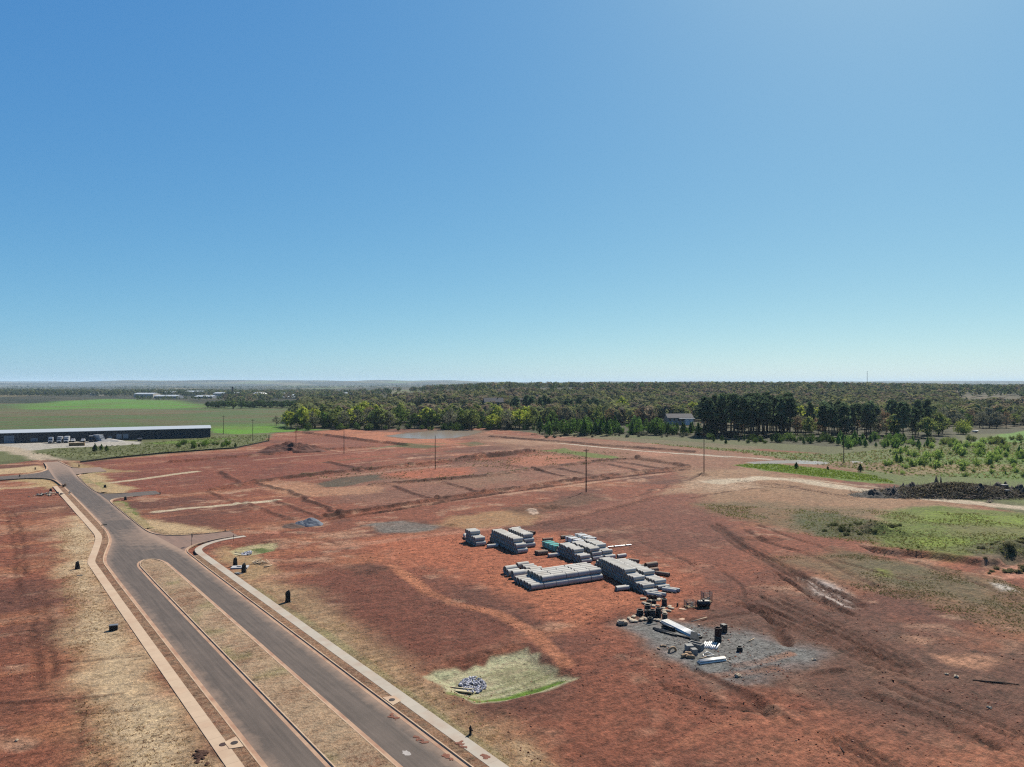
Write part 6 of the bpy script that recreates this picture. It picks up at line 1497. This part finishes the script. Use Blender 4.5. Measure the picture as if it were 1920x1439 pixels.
# ================================================================ vegetation
LEAF = foliage_mat('leaves', trans=.42); 
BARK = mat('bark', lin((88, 74, 62)), .95, .25, 1.5); PBARK = mat('pine bark', lin((92, 68, 54)), .95, .25, 1.5)
rs = np.random.default_rng(11)
def leaf_quads(C, S, tint, aspect=1.6, flat=0.0, nrm=None, jit=.7):
    """C centres (n,3), S sizes (n,), random orientation"""
    n = len(C)
    a = rs.normal(size=(n, 3)); 
    if flat: a[:, 2] *= (1 - flat)
    a /= np.linalg.norm(a, axis=1)[:, None] + 1e-9
    if nrm is not None:      # leaves lie over the outside of their clump
        q = nrm / (np.linalg.norm(nrm, axis=1)[:, None] + 1e-9) + rs.normal(size=(n, 3)) * jit * .6
        a = np.cross(q, rs.normal(size=(n, 3))); a /= np.linalg.norm(a, axis=1)[:, None] + 1e-9
        b = np.cross(q, a)
    else: b = np.cross(a, rs.normal(size=(n, 3)))
    b /= np.linalg.norm(b, axis=1)[:, None] + 1e-9
    a = a * (S * aspect / 2)[:, None]; b = b * (S / 2)[:, None]
    V = np.stack([C - a - b * .3, C - b, C + a + b * .3, C + b], 1).reshape(-1, 3)
    F = np.arange(n * 4).reshape(n, 4)
    T = np.repeat(tint, 4, 0)
    return V, F, T
def crown_mesh(name, V, F, T, m):
    me = np_mesh(name, V, F, m); vcol(me, 'tint', T); return me
def tints(n, var=.35, warm=.1):
    k = 1 + rs.normal(size=(n, 1)) * var * .5
    k = np.clip(k, .45, 1.9)
    return np.clip(k * np.array([[1, 1, 1]]) * (1 + rs.normal(size=(n, 3)) * warm * .4), .2, 2.5)
def deciduous(seed, H=1.0, leaves=1100, leafsize=.05, clumps=55, wid=.36, base=.22, trunk_r=.017):
    """unit-height tree: returns crown mesh, trunk mesh"""
    r = np.random.default_rng(seed)
    cs = []
    while len(cs) < clumps:
        p = r.uniform(-1, 1, 3)
        d = np.linalg.norm(p)
        if d < 1 and d > .25 + .45 * r.random(): cs.append(p)
    cs = np.array(cs)
    lob = 1 + .35 * np.sin(np.arctan2(cs[:, 1], cs[:, 0]) * 3 + seed) * .6
    z = base + (1 - base) * (cs[:, 2] * .5 + .5)
    prof = np.clip(np.sin(np.clip((z - base) / (1 - base), 0, 1) * math.pi * .86 + .32), .22, 1)
    X = np.stack([cs[:, 0] * wid * lob * prof, cs[:, 1] * wid * lob * prof, z * .94], 1)
    n = leaves; pick = r.integers(0, clumps, n)
    ctone = 1 + r.normal(size=clumps) * .16
    C = X[pick] + r.normal(size=(n, 3)) * np.array([.052, .052, .042])
    S = leafsize * r.uniform(.6, 1.4, n)
    V, F, T = leaf_quads(C, S, tints(n, .28) * ctone[pick][:, None], nrm=(C - X[pick]) / .05 + np.column_stack([C[:, 0], C[:, 1], C[:, 2] - .5]) * 3.2, jit=.4)
    b = MB()
    b.tube([(0, 0, -.03), (.004, 0, .12), (0, .006, .35), (.006, 0, .6), (0, 0, .85)], [trunk_r * 1.35, trunk_r, trunk_r * .8, trunk_r * .5, trunk_r * .15], 6, False)
    for i in range(0, clumps, 3):
        q = X[i]; z0 = max(.14, q[2] * .62 - .04); mid = (q[0] * .5, q[1] * .5, (z0 + q[2]) / 2 + .02)
        b.tube([(0, 0, z0), mid, tuple(q)], [trunk_r * .42, trunk_r * .28, trunk_r * .1], 4, False)
    return crown_mesh('crown', V, F, T, LEAF), b.mesh('trunk', BARK)
def pine(seed, leaves=1000, bare=.42, wid=.15, leafsize=.045, trunk_r=.011):
    r = np.random.default_rng(seed); n_cl = 46
    z = bare + (1 - bare) * r.random(n_cl) ** .85; th = r.uniform(0, 6.28, n_cl)
    rad = wid * np.clip(1.15 - (z - bare) / (1 - bare), .12, 1) * r.uniform(.35, 1.1, n_cl)
    X = np.stack([rad * np.cos(th), rad * np.sin(th), z], 1); pick = r.integers(0, n_cl, leaves)
    ct = 1 + r.normal(size=n_cl) * .2
    C = X[pick] + r.normal(size=(leaves, 3)) * np.array([.03, .03, .016]); S = leafsize * r.uniform(.5, 1.3, leaves)
    V, F, T = leaf_quads(C, S, tints(leaves, .3) * ct[pick][:, None], 1.8, nrm=(C - X[pick]) / .03 + np.column_stack([C[:, 0] * 6, C[:, 1] * 6, np.full(leaves, .5)]))
    b = MB(); b.tube([(0, 0, -.03), (0, 0, .3), (.003, 0, .65), (0, 0, .98)], [trunk_r * 1.25, trunk_r, trunk_r * .75, trunk_r * .15], 6, False)
    for i in range(0, n_cl, 2): b.tube([(0, 0, X[i][2] - .02), tuple(X[i])], [trunk_r * .3, trunk_r * .1], 4, False)
    return crown_mesh('crown', V, F, T, LEAF), b.mesh('trunk', PBARK)
def shrub(seed, leaves=900, leafsize=.075, wid=.5, cone=False):
    r = np.random.default_rng(seed); n = leaves
    p = r.normal(size=(n, 3)); p /= np.linalg.norm(p, axis=1)[:, None]; p *= (r.random(n) ** .4)[:, None]
    lob = 1 + .3 * np.sin(np.arctan2(p[:, 1], p[:, 0]) * 4 + seed) * r.uniform(.4, 1, n)
    zz = .04 + .96 * (p[:, 2] * .5 + .5)
    if cone: w = wid * (1.06 - zz) * 1.25; C = np.stack([p[:, 0] * w * lob, p[:, 1] * w * lob, zz], 1)
    else: C = np.stack([p[:, 0] * wid * lob, p[:, 1] * wid * lob, zz * (.8 + .25 * np.sin(p[:, 0] * 5 + seed))], 1)
    S = leafsize * r.uniform(.5, 1.4, n)
    V, F, T = leaf_quads(C, S, tints(n, .3), nrm=p + np.array([0, 0, .25]))
    b = MB(); b.tube([(0, 0, -.05), (.01, 0, .3), (0, 0, .8)], [.03, .02, .006], 5, False)
    for k in range(5):
        a = k * 1.26 + seed; b.tube([(0, 0, .1), (wid * .5 * math.cos(a), wid * .5 * math.sin(a), .55)], [.015, .005], 4, False)
    return crown_mesh('crown', V, F, T, LEAF), b.mesh('trunk', BARK)
DEC = [deciduous(100 + k, wid=random.uniform(.30, .42), base=random.uniform(.10, .25)) for k in range(6)]
BARE = [deciduous(140 + k, leaves=650, leafsize=.034, wid=random.uniform(.32, .42), base=.15, clumps=70) for k in range(3)]
PIN = [pine(200 + k, bare=(.35, .48, .55)[k]) for k in range(3)]
SHR = [shrub(300 + k, wid=random.uniform(.42, .6)) for k in range(4)]
CON = [shrub(340 + k, wid=.34, cone=True, leaves=700) for k in range(3)]
WIL = shrub(390, leaves=2600, leafsize=.045, wid=.55)

def plant(name, pair, x, y, z, h, col, label, cat, group, wscale=1.0, rnd=random):
    t = thing(name, label, cat, (x, y, z), rnd.uniform(0, 6.28), group)
    t.scale = (h * wscale, h * wscale, h)
    c = link('crown', pair[0], t); c.color = (*col, 1); k = link('trunk', pair[1], t)
    return t
F_ = lambda r, g, b_: tuple(float(v) for v in np.array(((r / 255) ** 2.2, (g / 255) ** 2.2, (b_ / 255) ** 2.2)) * .72)
OLV, YEL, BRN, GRY, DGR, MID = F_(128, 138, 78), F_(166, 174, 74), F_(132, 112, 90), F_(116, 116, 96), F_(62, 82, 48), F_(92, 112, 56)
PINEC, HEDGE = F_(84, 100, 72), F_(92, 120, 58)
KIND = {OLV: 'olive-green budding tree', YEL: 'fresh yellow-green tree', BRN: 'brown bare-looking tree', GRY: 'grey-green thin tree', DGR: 'dark green dense tree', MID: 'mid-green tree'}
rr = random.Random(42)
def scatter(n, px0, px1, y0, y1, hmin, hmax, pal, where, group, minsep=5.0, ws=(.85, 1.25), occupied=[]):
    out = 0; tries = 0
    while out < n and tries < n * 40:
        tries += 1
        y = rr.uniform(y0, y1); px = rr.uniform(px0, px1); x = at(px, y)
        if any((x - a) ** 2 + (y - b) ** 2 < minsep ** 2 for a, b in occupied[-400:]) or (1216 < px < 1326 and y < 662): continue
        occupied.append((x, y)); col = rr.choices([p[0] for p in pal], [p[1] for p in pal])[0]
        pair = rr.choice(BARE if col in (BRN, GRY) and rr.random() < .7 else DEC)
        j = rr.uniform(.82, 1.2); z = float(height(x, y, False)[0]) - .2
        plant('tree', pair, x, y, z, rr.uniform(hmin, hmax), tuple(c * j for c in col), '%s %s' % (KIND[col], where), 'tree', '%s, %ss' % (group, KIND[col]), rr.uniform(*ws), rr)
        out += 1
# woodland edge behind the pond
scatter(66, 535, 1010, 572, 612, 13, 19, [(OLV, 5), (GRY, 3), (MID, 2), (YEL, 2.4), (DGR, .5)], 'in the front row of the wood behind the pond', 'wood edge behind the pond', 5)
scatter(34, 545, 1010, 612, 650, 14, 21, [(OLV, 3), (BRN, 3), (GRY, 3), (YEL, 1.4)], 'in the second row of the wood behind the pond', 'second row behind the pond', 6)
scatter(42, 960, 1330, 600, 780, 13, 18, [(BRN, 5), (OLV, 3), (GRY, 3), (MID, 1), (YEL, .5)], 'in the brown wood around the hall', 'wood around the hall', 7)
scatter(26, 1315, 1500, 500, 640, 11, 18, [(BRN, 2), (OLV, 3), (GRY, 2)], 'behind the dark pine stand', 'trees behind the pines', 7)
scatter(60, 1490, 1770, 478, 620, 12, 19, [(GRY, 4), (OLV, 3), (BRN, 3), (DGR, 2), (YEL, .6)], 'in the mixed wood right of the pine stand', 'mixed wood right of the pines', 6)
scatter(42, 1735, 1975, 575, 700, 12, 18, [(BRN, 4), (GRY, 4), (OLV, 2), (MID, 1)], 'in the thin wood at the far right', 'thin wood at the far right', 7)
# tree row beyond the fields at left
scatter(24, 388, 575, 1040, 1100, 8, 13, [(DGR, 5), (MID, 1)], 'in the dark tree row across the green fields', 'dark tree row across the fields', 5, (1.2, 1.7))
x, y = G(518, 799); plant('tree', BARE[0], x, y, 0, 9, GRY, 'lone grey tree standing in the bright green field', 'tree', None, 1.2)
for px, yy, h, lab in ((683, 640, 22, 'tall yellow-green tree rising above the wood behind the pond, left'), (672, 618, 20, 'bright yellow-green tree in front of the taller one, wood behind the pond'), (655, 590, 16, 'broad yellow-green tree at the front of the wood, left third'), (1165, 760, 22, 'bright yellow-green tree standing high in the brown wood'), (1298, 720, 20, 'yellow-green tree just left of the dark pines'), (1502, 545, 22, 'yellow-green tree between the pine trunks at the right of the stand')):
    xx = at(px, yy); plant('tree', rr.choice(DEC), xx, yy, float(height(xx, yy, False)[0]), h, YEL, lab, 'tree', None, 1.0, rr)
# pines
def pines(n, px0, px1, y0, y1, h0, h1, where, group, sep=4.5, occ=[]):
    out = 0; tries = 0
    while out < n and tries < n * 60:
        tries += 1; y = rr.uniform(y0, y1); x = at(rr.uniform(px0, px1), y)
        if any((x - a) ** 2 + (y - b) ** 2 < sep * sep for a, b in occ): continue
        occ.append((x, y)); j = rr.uniform(.75, 1.25)
        plant('pine_tree', rr.choice(PIN), x, y, -.2, rr.uniform(h0, h1), tuple(c * j for c in PINEC), 'tall dark pine with a bare trunk ' + where, 'pine', group, rr.uniform(1.0, 1.5), rr); out += 1
pines(62, 1318, 1482, 486, 560, 24, 30, 'in the dense stand', 'pines of the dense stand')
pines(26, 1510, 1745, 470, 540, 19, 25, 'among the mixed wood at the right', 'pines among the mixed wood', 6)
pines(16, 960, 1120, 700, 800, 20, 25, 'above the brown wood in the middle', 'pines above the brown wood', 7)
# evergreen hedge
occ = []
for k in range(64):
    for _ in range(30):
        y = rr.uniform(500, 545); px = rr.uniform(1012, 1345); x = at(px, y)
        if all((x - a) ** 2 + (y - b) ** 2 > 14 for a, b in occ): break
    occ.append((x, y)); j = rr.uniform(.75, 1.25)
    plant('evergreen_shrub', rr.choice(SHR + CON), x, y, -.2, rr.uniform(7.5, 9.5) if 1235 < px < 1322 else rr.uniform(8, 13.5), tuple(c * j for c in HEDGE), 'dense evergreen in the tall hedge before the hall', 'evergreen', 'evergreens of the tall hedge', rr.uniform(.7, .95), rr)
# willow
x, y = G(1806, 815); plant('willow_tree', WIL, x, y, 0, 11.5, F_(160, 172, 84), 'round pale yellow-green willow beside the white boat', 'tree', None, .95)
# undergrowth along wood edges and in the meadows
def bushes(n, px0, px1, py0, py1, h0, h1, col, label, cat, group, pairs, w=(.8, 1.2), name='shrub'):
    for k, px in enumerate(sorted(rr.uniform(px0, px1) for _ in range(n))):
        py = rr.uniform(py0, py1); x, y = G(px, py); j = rr.uniform(.75, 1.25)
        lab = label + (', %s from left' % ORD[k] if n <= 24 else '')
        plant(name, rr.choice(pairs), x, y, hz(x, y) - .08, rr.uniform(h0, h1), tuple(c * j for c in col), lab, cat, group, rr.uniform(*w), rr)
bushes(60, 540, 1005, 802, 808, 2.5, 6.5, MID, 'leafy shrub at the foot of the wood behind the pond', 'shrub', 'shrubs at the foot of the wood', SHR)
bushes(40, 1010, 1320, 814, 822, 1.2, 3.2, GRY, 'grey scrub bush in front of the evergreen hedge', 'shrub', 'scrub before the hedge', SHR, (1, 1.6))
bushes(7, 1130, 1300, 812, 818, 3, 6, HEDGE, 'bright green bush in front of the evergreen hedge', 'shrub', 'green bushes before the hedge', SHR)
bushes(46, 1330, 1560, 822, 834, 2.5, 6, MID, 'green bush at the foot of the pine stand', 'shrub', 'bushes at the foot of the pines', SHR + CON)
bushes(10, 1560, 1600, 826, 838, 4, 7, F_(116, 146, 76), 'light green young tree beside the right-hand pole', 'young tree', 'young trees beside the right pole', CON)
bushes(34, 1590, 1740, 824, 842, 3, 6.5, F_(112, 142, 70), 'leafy young tree between the right pole and the dark wood', 'young tree', 'young trees before the dark wood', SHR + CON)
bushes(125, 1660, 1960, 830, 878, 1.6, 4.8, F_(156, 178, 92), 'small bushy sapling in the right meadow', 'sapling', 'bushy saplings of the right meadow', CON + SHR + SHR, (.7, 1.2), 'sapling')
bushes(26, 1640, 1960, 868, 896, 1.2, 2.8, F_(150, 168, 92), 'small sapling in the tan grass above the brush pile', 'sapling', 'saplings above the brush pile', CON + SHR, (.8, 1.2), 'sapling')
bushes(40, 1740, 2000, 822, 836, 2, 4.5, OLV, 'bush on the far side of the right meadow', 'shrub', 'bushes beyond the right meadow', SHR)
for px, py, h, lab in ((1493, 880, 3.0, 'round bush alone on the bright green strip'), (1613, 886, 3.4, 'dark pine sapling right of the green strip'), (1552, 882, 1.8, 'thin sapling in the middle of the green strip'), (178, 848, 4.6, 'darkest of three small trees before the warehouse yard'), (190, 845, 3.6, 'middle of three small trees before the warehouse yard'), (200, 847, 3.4, 'right one of three small trees before the warehouse yard')):
    x, y = G(px, py); plant('sapling', rr.choice(CON), x, y, hz(x, y) - .05, h, DGR if 'dark' in lab else MID, lab, 'sapling', None, 1.1, rr)
bushes(14, 325, 445, 834, 842, 1.8, 4, F_(96, 120, 52), 'small green tree in the meadow right of the warehouse yard', 'sapling', 'small trees right of the warehouse yard', CON + SHR, (.9, 1.2), 'sapling')
bushes(24, 1540, 1690, 985, 1008, .5, 1.4, F_(108, 112, 76), 'low dark weed bush in the hollow', 'weed bush', 'weed bushes in the hollow', SHR, (1.2, 2), 'weed_bush')
bushes(9, 1640, 1880, 1026, 1034, .3, .6, F_(104, 112, 66), 'weed bush hanging over the cut bank', 'weed bush', 'weed bushes on the cut bank', SHR, (1, 1.8), 'weed_bush')
bushes(34, 1840, 1965, 1008, 1068, .4, 1.0, F_(110, 108, 80), 'dark weed bush on the mound at the right edge', 'weed bush', 'weed bushes on the right mound', SHR, (1.5, 2.6), 'weed_bush')

x, y = G(120, 914); plant('dead_shrub', SHR[1], x, y, .1, 1.3, F_(120, 104, 92), 'small grey dead shrub beside the kerb of the far road', 'shrub', None, 1.3, rr)
# ---------------------------------------------------------------- stuff: weeds, brush, clods, far woods
def tufts(name, P, h, wid, colf, label, cat='grass', blades=7):
    """joined weed tufts at world points P (n,2)"""
    n = len(P); z = height(P[:, 0], P[:, 1]) - .03
    base = np.repeat(np.column_stack([P, z]), blades, 0); m = len(base)
    a = rs.uniform(0, 6.28, m); hh = np.repeat(h, blades) * rs.uniform(.5, 1.2, m); ww = np.repeat(wid, blades)
    off = np.stack([np.cos(a) * ww * rs.random(m), np.sin(a) * ww * rs.random(m), np.zeros(m)], 1)
    side = np.stack([-np.sin(a), np.cos(a), np.zeros(m)], 1) * (ww * .28)[:, None]
    tip = off * 1.9 + np.stack([np.zeros(m), np.zeros(m), hh], 1)
    V = np.stack([base + off * .4 - side, base + off * .4 + side, base + tip], 1).reshape(-1, 3); F = np.arange(m * 3).reshape(m, 3)
    T = np.repeat(np.repeat(colf, blades, 0) * tints(m, .4), 3, 0)
    o = link(name, crown_mesh(name, V, F, T, fixed_foliage('weeds', (1.45, 1.45, 1.45), .6))); tag(o, label, cat, kind='stuff'); return o
def in_poly(n, pts, edge=0):
    P = GP(pts); lo, hi = P.min(0), P.max(0); out = []
    while sum(map(len, out)) < n:
        q = rs.uniform(lo, hi, (n * 2, 2)); out.append(q[poly_in(q[:, 0], q[:, 1], P)])
    return np.vstack(out)[:n]
def weeds(name, n, pts, h0, h1, w, cols, label, thr=0.0):
    P = in_poly(n, pts)
    if thr: P = P[sstep(thr - .12, thr + .14, fbm(P[:, 0] / 9, P[:, 1] / 9, 4, 400)) > rs.random(len(P))]
    k = len(P); C = np.array([lin(c) for c in cols])[rs.integers(0, len(cols), k)]
    tufts(name, P, rs.uniform(h0, h1, k), np.full(k, w), C, label)
weeds('meadow_grass', 6000, [(1200, 830), (1420, 847), (1560, 853), (1700, 838), (1920, 828), (2100, 826), (2100, 930), (1920, 900), (1680, 893), (1560, 876), (1400, 852)], .3, .8, .6, [(134, 134, 86), (118, 134, 70), (150, 132, 94), (108, 130, 62)], 'tangled meadow weeds and grass right of the clay site')
weeds('meadow_grass', 1500, [(60, 852), (160, 863), (300, 851), (440, 841), (505, 827), (500, 815), (420, 818), (270, 832), (120, 842)], .3, .9, .6, [(116, 122, 74), (124, 124, 84), (104, 118, 66)], 'rough grass between the warehouse and the silt fence')
weeds('weed_patch', 11000, [(1300, 945), (1500, 955), (1660, 957), (1920, 965), (2050, 975), (2050, 1042), (1900, 1042), (1720, 1034), (1640, 1024), (1480, 1000), (1380, 975)], .1, .32, .22, [(112, 122, 58), (128, 132, 66), (96, 104, 56), (136, 118, 84)], 'patchy green weeds on the dry ground at the right', .47)
weeds('weed_patch', 10000, [(1450, 1045), (1620, 1040), (1800, 1070), (1920, 1100), (2080, 1140), (2080, 1230), (1900, 1190), (1700, 1130), (1560, 1090)], .08, .26, .18, [(118, 108, 76), (104, 108, 64), (140, 122, 92)], 'dry grey-green weeds below the cut bank', .46)
weeds('green_strip_grass', 1800, [(1378, 874), (1440, 870), (1530, 879), (1640, 893), (1685, 907), (1540, 895), (1440, 883)], .25, .6, .4, [(112, 138, 48), (128, 148, 56)], 'bright green grass strip beside the haul road')
weeds('straw_tufts', 2400, [(470, 1098), (560, 1118), (680, 1190), (800, 1292), (930, 1365), (1010, 1440), (950, 1445), (700, 1262), (480, 1120)], .04, .12, .16, [(206, 182, 142), (188, 158, 116), (146, 142, 86)], 'straw and sparse grass along the right sidewalk', .45)
weeds('straw_tufts', 5200, [(110, 985), (165, 1000), (168, 1050), (200, 1115), (290, 1270), (410, 1445), (160, 1445), (140, 1300), (120, 1150)], .05, .17, .18, [(206, 182, 142), (190, 158, 118), (140, 104, 78)], 'straw and dry stubble left of the left sidewalk', .45)
weeds('lot_weeds', 3600, [(560, 893), (700, 876), (1000, 844), (1180, 850), (1180, 862), (900, 895), (760, 908)], .2, .5, .4, [(106, 108, 66), (120, 110, 78)], 'thin weeds along the dirt berms of the lots', .54)

# brush pile at the right: mound, branches and dead leaves
x, y = G(1790, 930); t = thing('brush_pile', 'long dark pile of grubbed brush and soil at the right edge', 'brush pile', (x, y, 0), -.05)
BS = mat('dark brush soil', lin((84, 78, 72)), .95, .5, 1.6, bump=.8)
for k in range(22):
    u_ = -1 + 2 * k / 21; link('soil_mound', heap_mesh('soil_mound', BS, random.uniform(3, 6.5), random.uniform(3, 5.5), (1 - abs(u_) ** 2.5 * .5) * random.uniform(1.2, 4.6), 31 + k, 30, 1.2), t, (u_ * 30 + random.uniform(-2, 2), random.uniform(-3.4, 3.4), -.1), random.uniform(0, 3))
def brush(name, n, rx, ry, h, parent, L0, L1, th, col, m=None):
    p = rs.normal(size=(n, 2)) * .42; d = np.hypot(p[:, 0], p[:, 1]); p = p[d < 1]; n = len(p); d = d[d < 1]
    c = np.column_stack([p[:, 0] * rx, p[:, 1] * ry, h * (1 - d ** 1.25) * rs.uniform(.85, 1.2, n)])
    a = rs.normal(size=(n, 3)); a[:, 2] = np.abs(a[:, 2]) * .5; a /= np.linalg.norm(a, axis=1)[:, None]; a *= (rs.uniform(L0, L1, n) / 2)[:, None]
    b = np.cross(a, rs.normal(size=(n, 3))); b /= np.linalg.norm(b, axis=1)[:, None]; b *= th
    V = np.stack([c - a - b, c - a + b, c + a + b * .4, c + a - b * .4], 1).reshape(-1, 3); F = np.arange(n * 4).reshape(n, 4)
    T = np.repeat(np.array(lin(col))[None] * tints(n, .8), 4, 0)
    o = link(name, crown_mesh(name, V, F, T, fixed_foliage('weeds', (1.45, 1.45, 1.45), .6)), parent); o['kind'] = 'stuff'; return o
brush('branches', 4200, 36, 9.5, 3.4, t, .8, 4.2, .07, (110, 106, 100)); brush('dead_leaves', 4200, 32, 9, 4.0, t, .3, .8, .2, (98, 92, 74))
for px, py, s_, lab in ((1883, 921, 2.2, 'large pale slab lying on top of the brush pile'), (1888, 926, 1.4, 'small pale slab on the near face of the brush pile')):
    x, y = G(px, py + 8); tag(MB().bevbox(-s_ / 2, s_ / 2, -s_ * .35, s_ * .35, 0, .25, .04).obj('concrete_slab', CEM, None, (x, y, 3.3 if s_ > 2 else 2.4), .3), lab, 'slab')
x, y = G(1857, 943); t = thing('root_heap', 'heap of bleached roots at the foot of the brush pile', 'root heap', (x, y, hz(x, y)), 0)
for k in range(16):
    a = random.uniform(0, 6.28); e = Vector((math.cos(a) * random.uniform(.6, 1.8), math.sin(a) * random.uniform(.5, 1.2), random.uniform(.1, 1.1))); MB().tube([(0, 0, .1), e * .5 + Vector((0, 0, .2)), e], [.12, .08, .03], 5).obj('root', SACK, t)
x, y = G(550, 848); t = thing('clay_heap', 'large dark red clay heap in front of the far poles', 'clay heap', (x, y, 0), .1)
link('heap', heap_mesh('heap', mat('dark red clay', lin((112, 66, 52)), .95, .35, 1.0, bump=.9), 18, 9, 4.2, 57, 60, .55), t)
# clods and pebbles on the clay
def clods(name, n, pts, s0, s1, cols, label):
    P = in_poly(n * 3, pts); P = P[sstep(.45, .68, fbm(P[:, 0] / 6, P[:, 1] / 6, 4, 430)) > rs.random(len(P))][:n]; n = len(P); z = height(P[:, 0], P[:, 1]); S = rs.uniform(s0, s1, n) * rs.choice([.6, 1, 1.6], n)
    unit = np.array([(1, 0, 0), (0, 1, 0), (-1, 0, 0), (0, -1, 0), (0, 0, .8), (0, 0, -.4)]); tri = np.array([(0, 1, 4), (1, 2, 4), (2, 3, 4), (3, 0, 4), (1, 0, 5), (2, 1, 5), (3, 2, 5), (0, 3, 5)])
    a = rs.uniform(0, 6.28, n); ca, sa_ = np.cos(a), np.sin(a); J = unit[None] * rs.uniform(.6, 1.4, (n, 6, 3)) * S[:, None, None]
    V = np.stack([J[..., 0] * ca[:, None] - J[..., 1] * sa_[:, None] + P[:, :1], J[..., 0] * sa_[:, None] + J[..., 1] * ca[:, None] + P[:, 1:], J[..., 2] + z[:, None]], -1).reshape(-1, 3)
    F = (tri[None] + (np.arange(n) * 6)[:, None, None]).reshape(-1, 3)
    C = np.array([lin(c) for c in cols])[rs.integers(0, len(cols), n)] * tints(n, .4); T = np.repeat(C, 6, 0)
    o = link(name, crown_mesh(name, V, F, T, fixed_foliage('clod soil', (1, 1, 1), 0.0))); tag(o, label, 'clods', kind='stuff')
clods('loose_clods', 8000, [(560, 1060), (900, 1000), (1350, 1040), (1700, 1100), (2000, 1250), (2000, 1470), (1000, 1470), (700, 1200)], .03, .11, [(176, 118, 96), (160, 104, 84), (206, 160, 134), (140, 92, 76)], 'loose clods scattered over the foreground clay')
clods('loose_clods', 3500, [(-40, 960), (130, 960), (150, 1100), (160, 1440), (-60, 1440)], .025, .08, [(176, 118, 96), (160, 104, 84), (206, 166, 134)], 'loose clods scattered over the clay at the left')
clods('gravel_stones', 900, [(1160, 1172), (1290, 1174), (1460, 1206), (1538, 1222), (1510, 1248), (1430, 1280), (1290, 1258)], .04, .09, [(140, 140, 136), (166, 164, 158), (116, 116, 114)], 'crushed stones on the gravel pad')

# far woods: trees nobody could count
def far_wood(name, P, h0, h1, cols, label, n_leaf=46, wid=.42, sunk=0.0):
    n = len(P); z = height(P[:, 0], P[:, 1], False); H = rs.uniform(h0, h1, n); W = H * wid * rs.uniform(.75, 1.35, n)
    m = n * n_leaf
    u = rs.normal(size=(m, 3)); u /= np.linalg.norm(u, axis=1)[:, None]; u *= (rs.random(m) ** .25)[:, None]
    zc = np.repeat(z, n_leaf) + np.repeat(H, n_leaf) * (.56 + u[:, 2] * .44 - sunk)
    C = np.column_stack([np.repeat(P[:, 0], n_leaf) + u[:, 0] * np.repeat(W, n_leaf), np.repeat(P[:, 1], n_leaf) + u[:, 1] * np.repeat(W, n_leaf), zc])
    kk = np.clip((fbm(P[:, 0] / 60, P[:, 1] / 90, 2, 901) - .25) * 2 * len(cols) * .6 + rs.uniform(0, len(cols) * .7, n), 0, len(cols) - .01).astype(int)
    tone = np.array([F_(*c) for c in cols])[kk] * rs.uniform(.84, 1.2, (n, 1)); T = np.repeat(tone, n_leaf, 0) * tints(m, .22)
    V, F, T = leaf_quads(C, np.repeat(H, n_leaf) * rs.uniform(.12, .24, m), T, 1.5, nrm=u + np.array([0, 0, .15]), jit=.22)
    o = link(name, crown_mesh(name, V, F, T, fixed_foliage('far leaves', (1.05, 1.05, 1.05), .45))); tag(o, label, 'wood', kind='stuff')
def band(n, px0, px1, y0, y1, thr=None, sc=160.0, bias=1.6):
    y = y0 * (y1 / y0) ** (rs.random(n) ** (1 / bias) if bias != 1 else rs.random(n)); x = at(rs.uniform(px0, px1, n), y); P = np.stack([x, y], 1)
    pxx = P[:, 0] / y * FPX + CX; P = P[~((y < 690) & (pxx > 1218) & (pxx < 1330))]; y = P[:, 1]
    P = P[~((y > 900) & (y < 1150) & (P[:, 0] / y * FPX + CX > 1790))]
    if thr is not None: P = P[fbm(P[:, 0] / sc, P[:, 1] / (sc * 1.6), 3, 777) > thr]
    return P
WCOL = [(112, 106, 84), (104, 106, 78), (98, 102, 72), (114, 116, 76), (90, 96, 70), (114, 104, 88)]
far_wood('second_growth', band(620, 545, 2020, 618, 720, .25), 13, 19, [(118, 116, 84), (112, 116, 76), (104, 110, 76), (120, 110, 92)], 'grey-green trees just behind the front rows of the woods', 90)
far_wood('tree_row_mass', band(60, 395, 575, 1060, 1130), 8, 12, [(66, 82, 52)], 'dark trees filling the row across the green fields', 60, .6)
far_wood('wooded_hill', band(4300, 560, 2050, 690, 1150, .30), 13, 18, WCOL, 'grey-brown spring woods rising behind the front trees', 64)
far_wood('wooded_hill', band(3400, 420, 2050, 1150, 2300, .33, 300), 13, 19, WCOL + [(70, 84, 58)] * 2, 'wooded ridge along the horizon at the centre and right', 34)
far_wood('distant_woods', band(2600, -150, 620, 1950, 2900, .36, 260), 12, 18, [(74, 86, 60), (86, 92, 64), (96, 98, 70), (66, 78, 56)], 'dark woods beyond the green hill field at the left', 34)
far_wood('distant_woods', band(4600, -200, 2100, 2900, 10500, .45, 600), 12, 18, [(74, 84, 62), (84, 90, 66), (64, 76, 58)], 'far patchwork woods below the horizon', 22, .7)
far_wood('town_trees', band(260, 250, 640, 1500, 1790, .5, 90), 7, 12, [(70, 84, 54), (84, 94, 60)], 'dark trees among the far town sheds', 30)

# ---------------------------------------------------------------- haze
hb = MB(); hb.box(-21000, 21000, -600, 25500, -45, 160)
hm, nt, N, L, out = new_mat('pale haze')
pv = N.new('ShaderNodeVolumePrincipled'); pv.inputs['Color'].default_value = (.62, .82, 1.0, 1); pv.inputs['Density'].default_value = 0.00004; pv.inputs['Anisotropy'].default_value = 0.0
L.new(pv.outputs[0], out.inputs['Volume'])
haze = hb.obj('haze', hm); tag(haze, kind='stuff'); haze['label'] = 'pale blue haze in the air over the land'
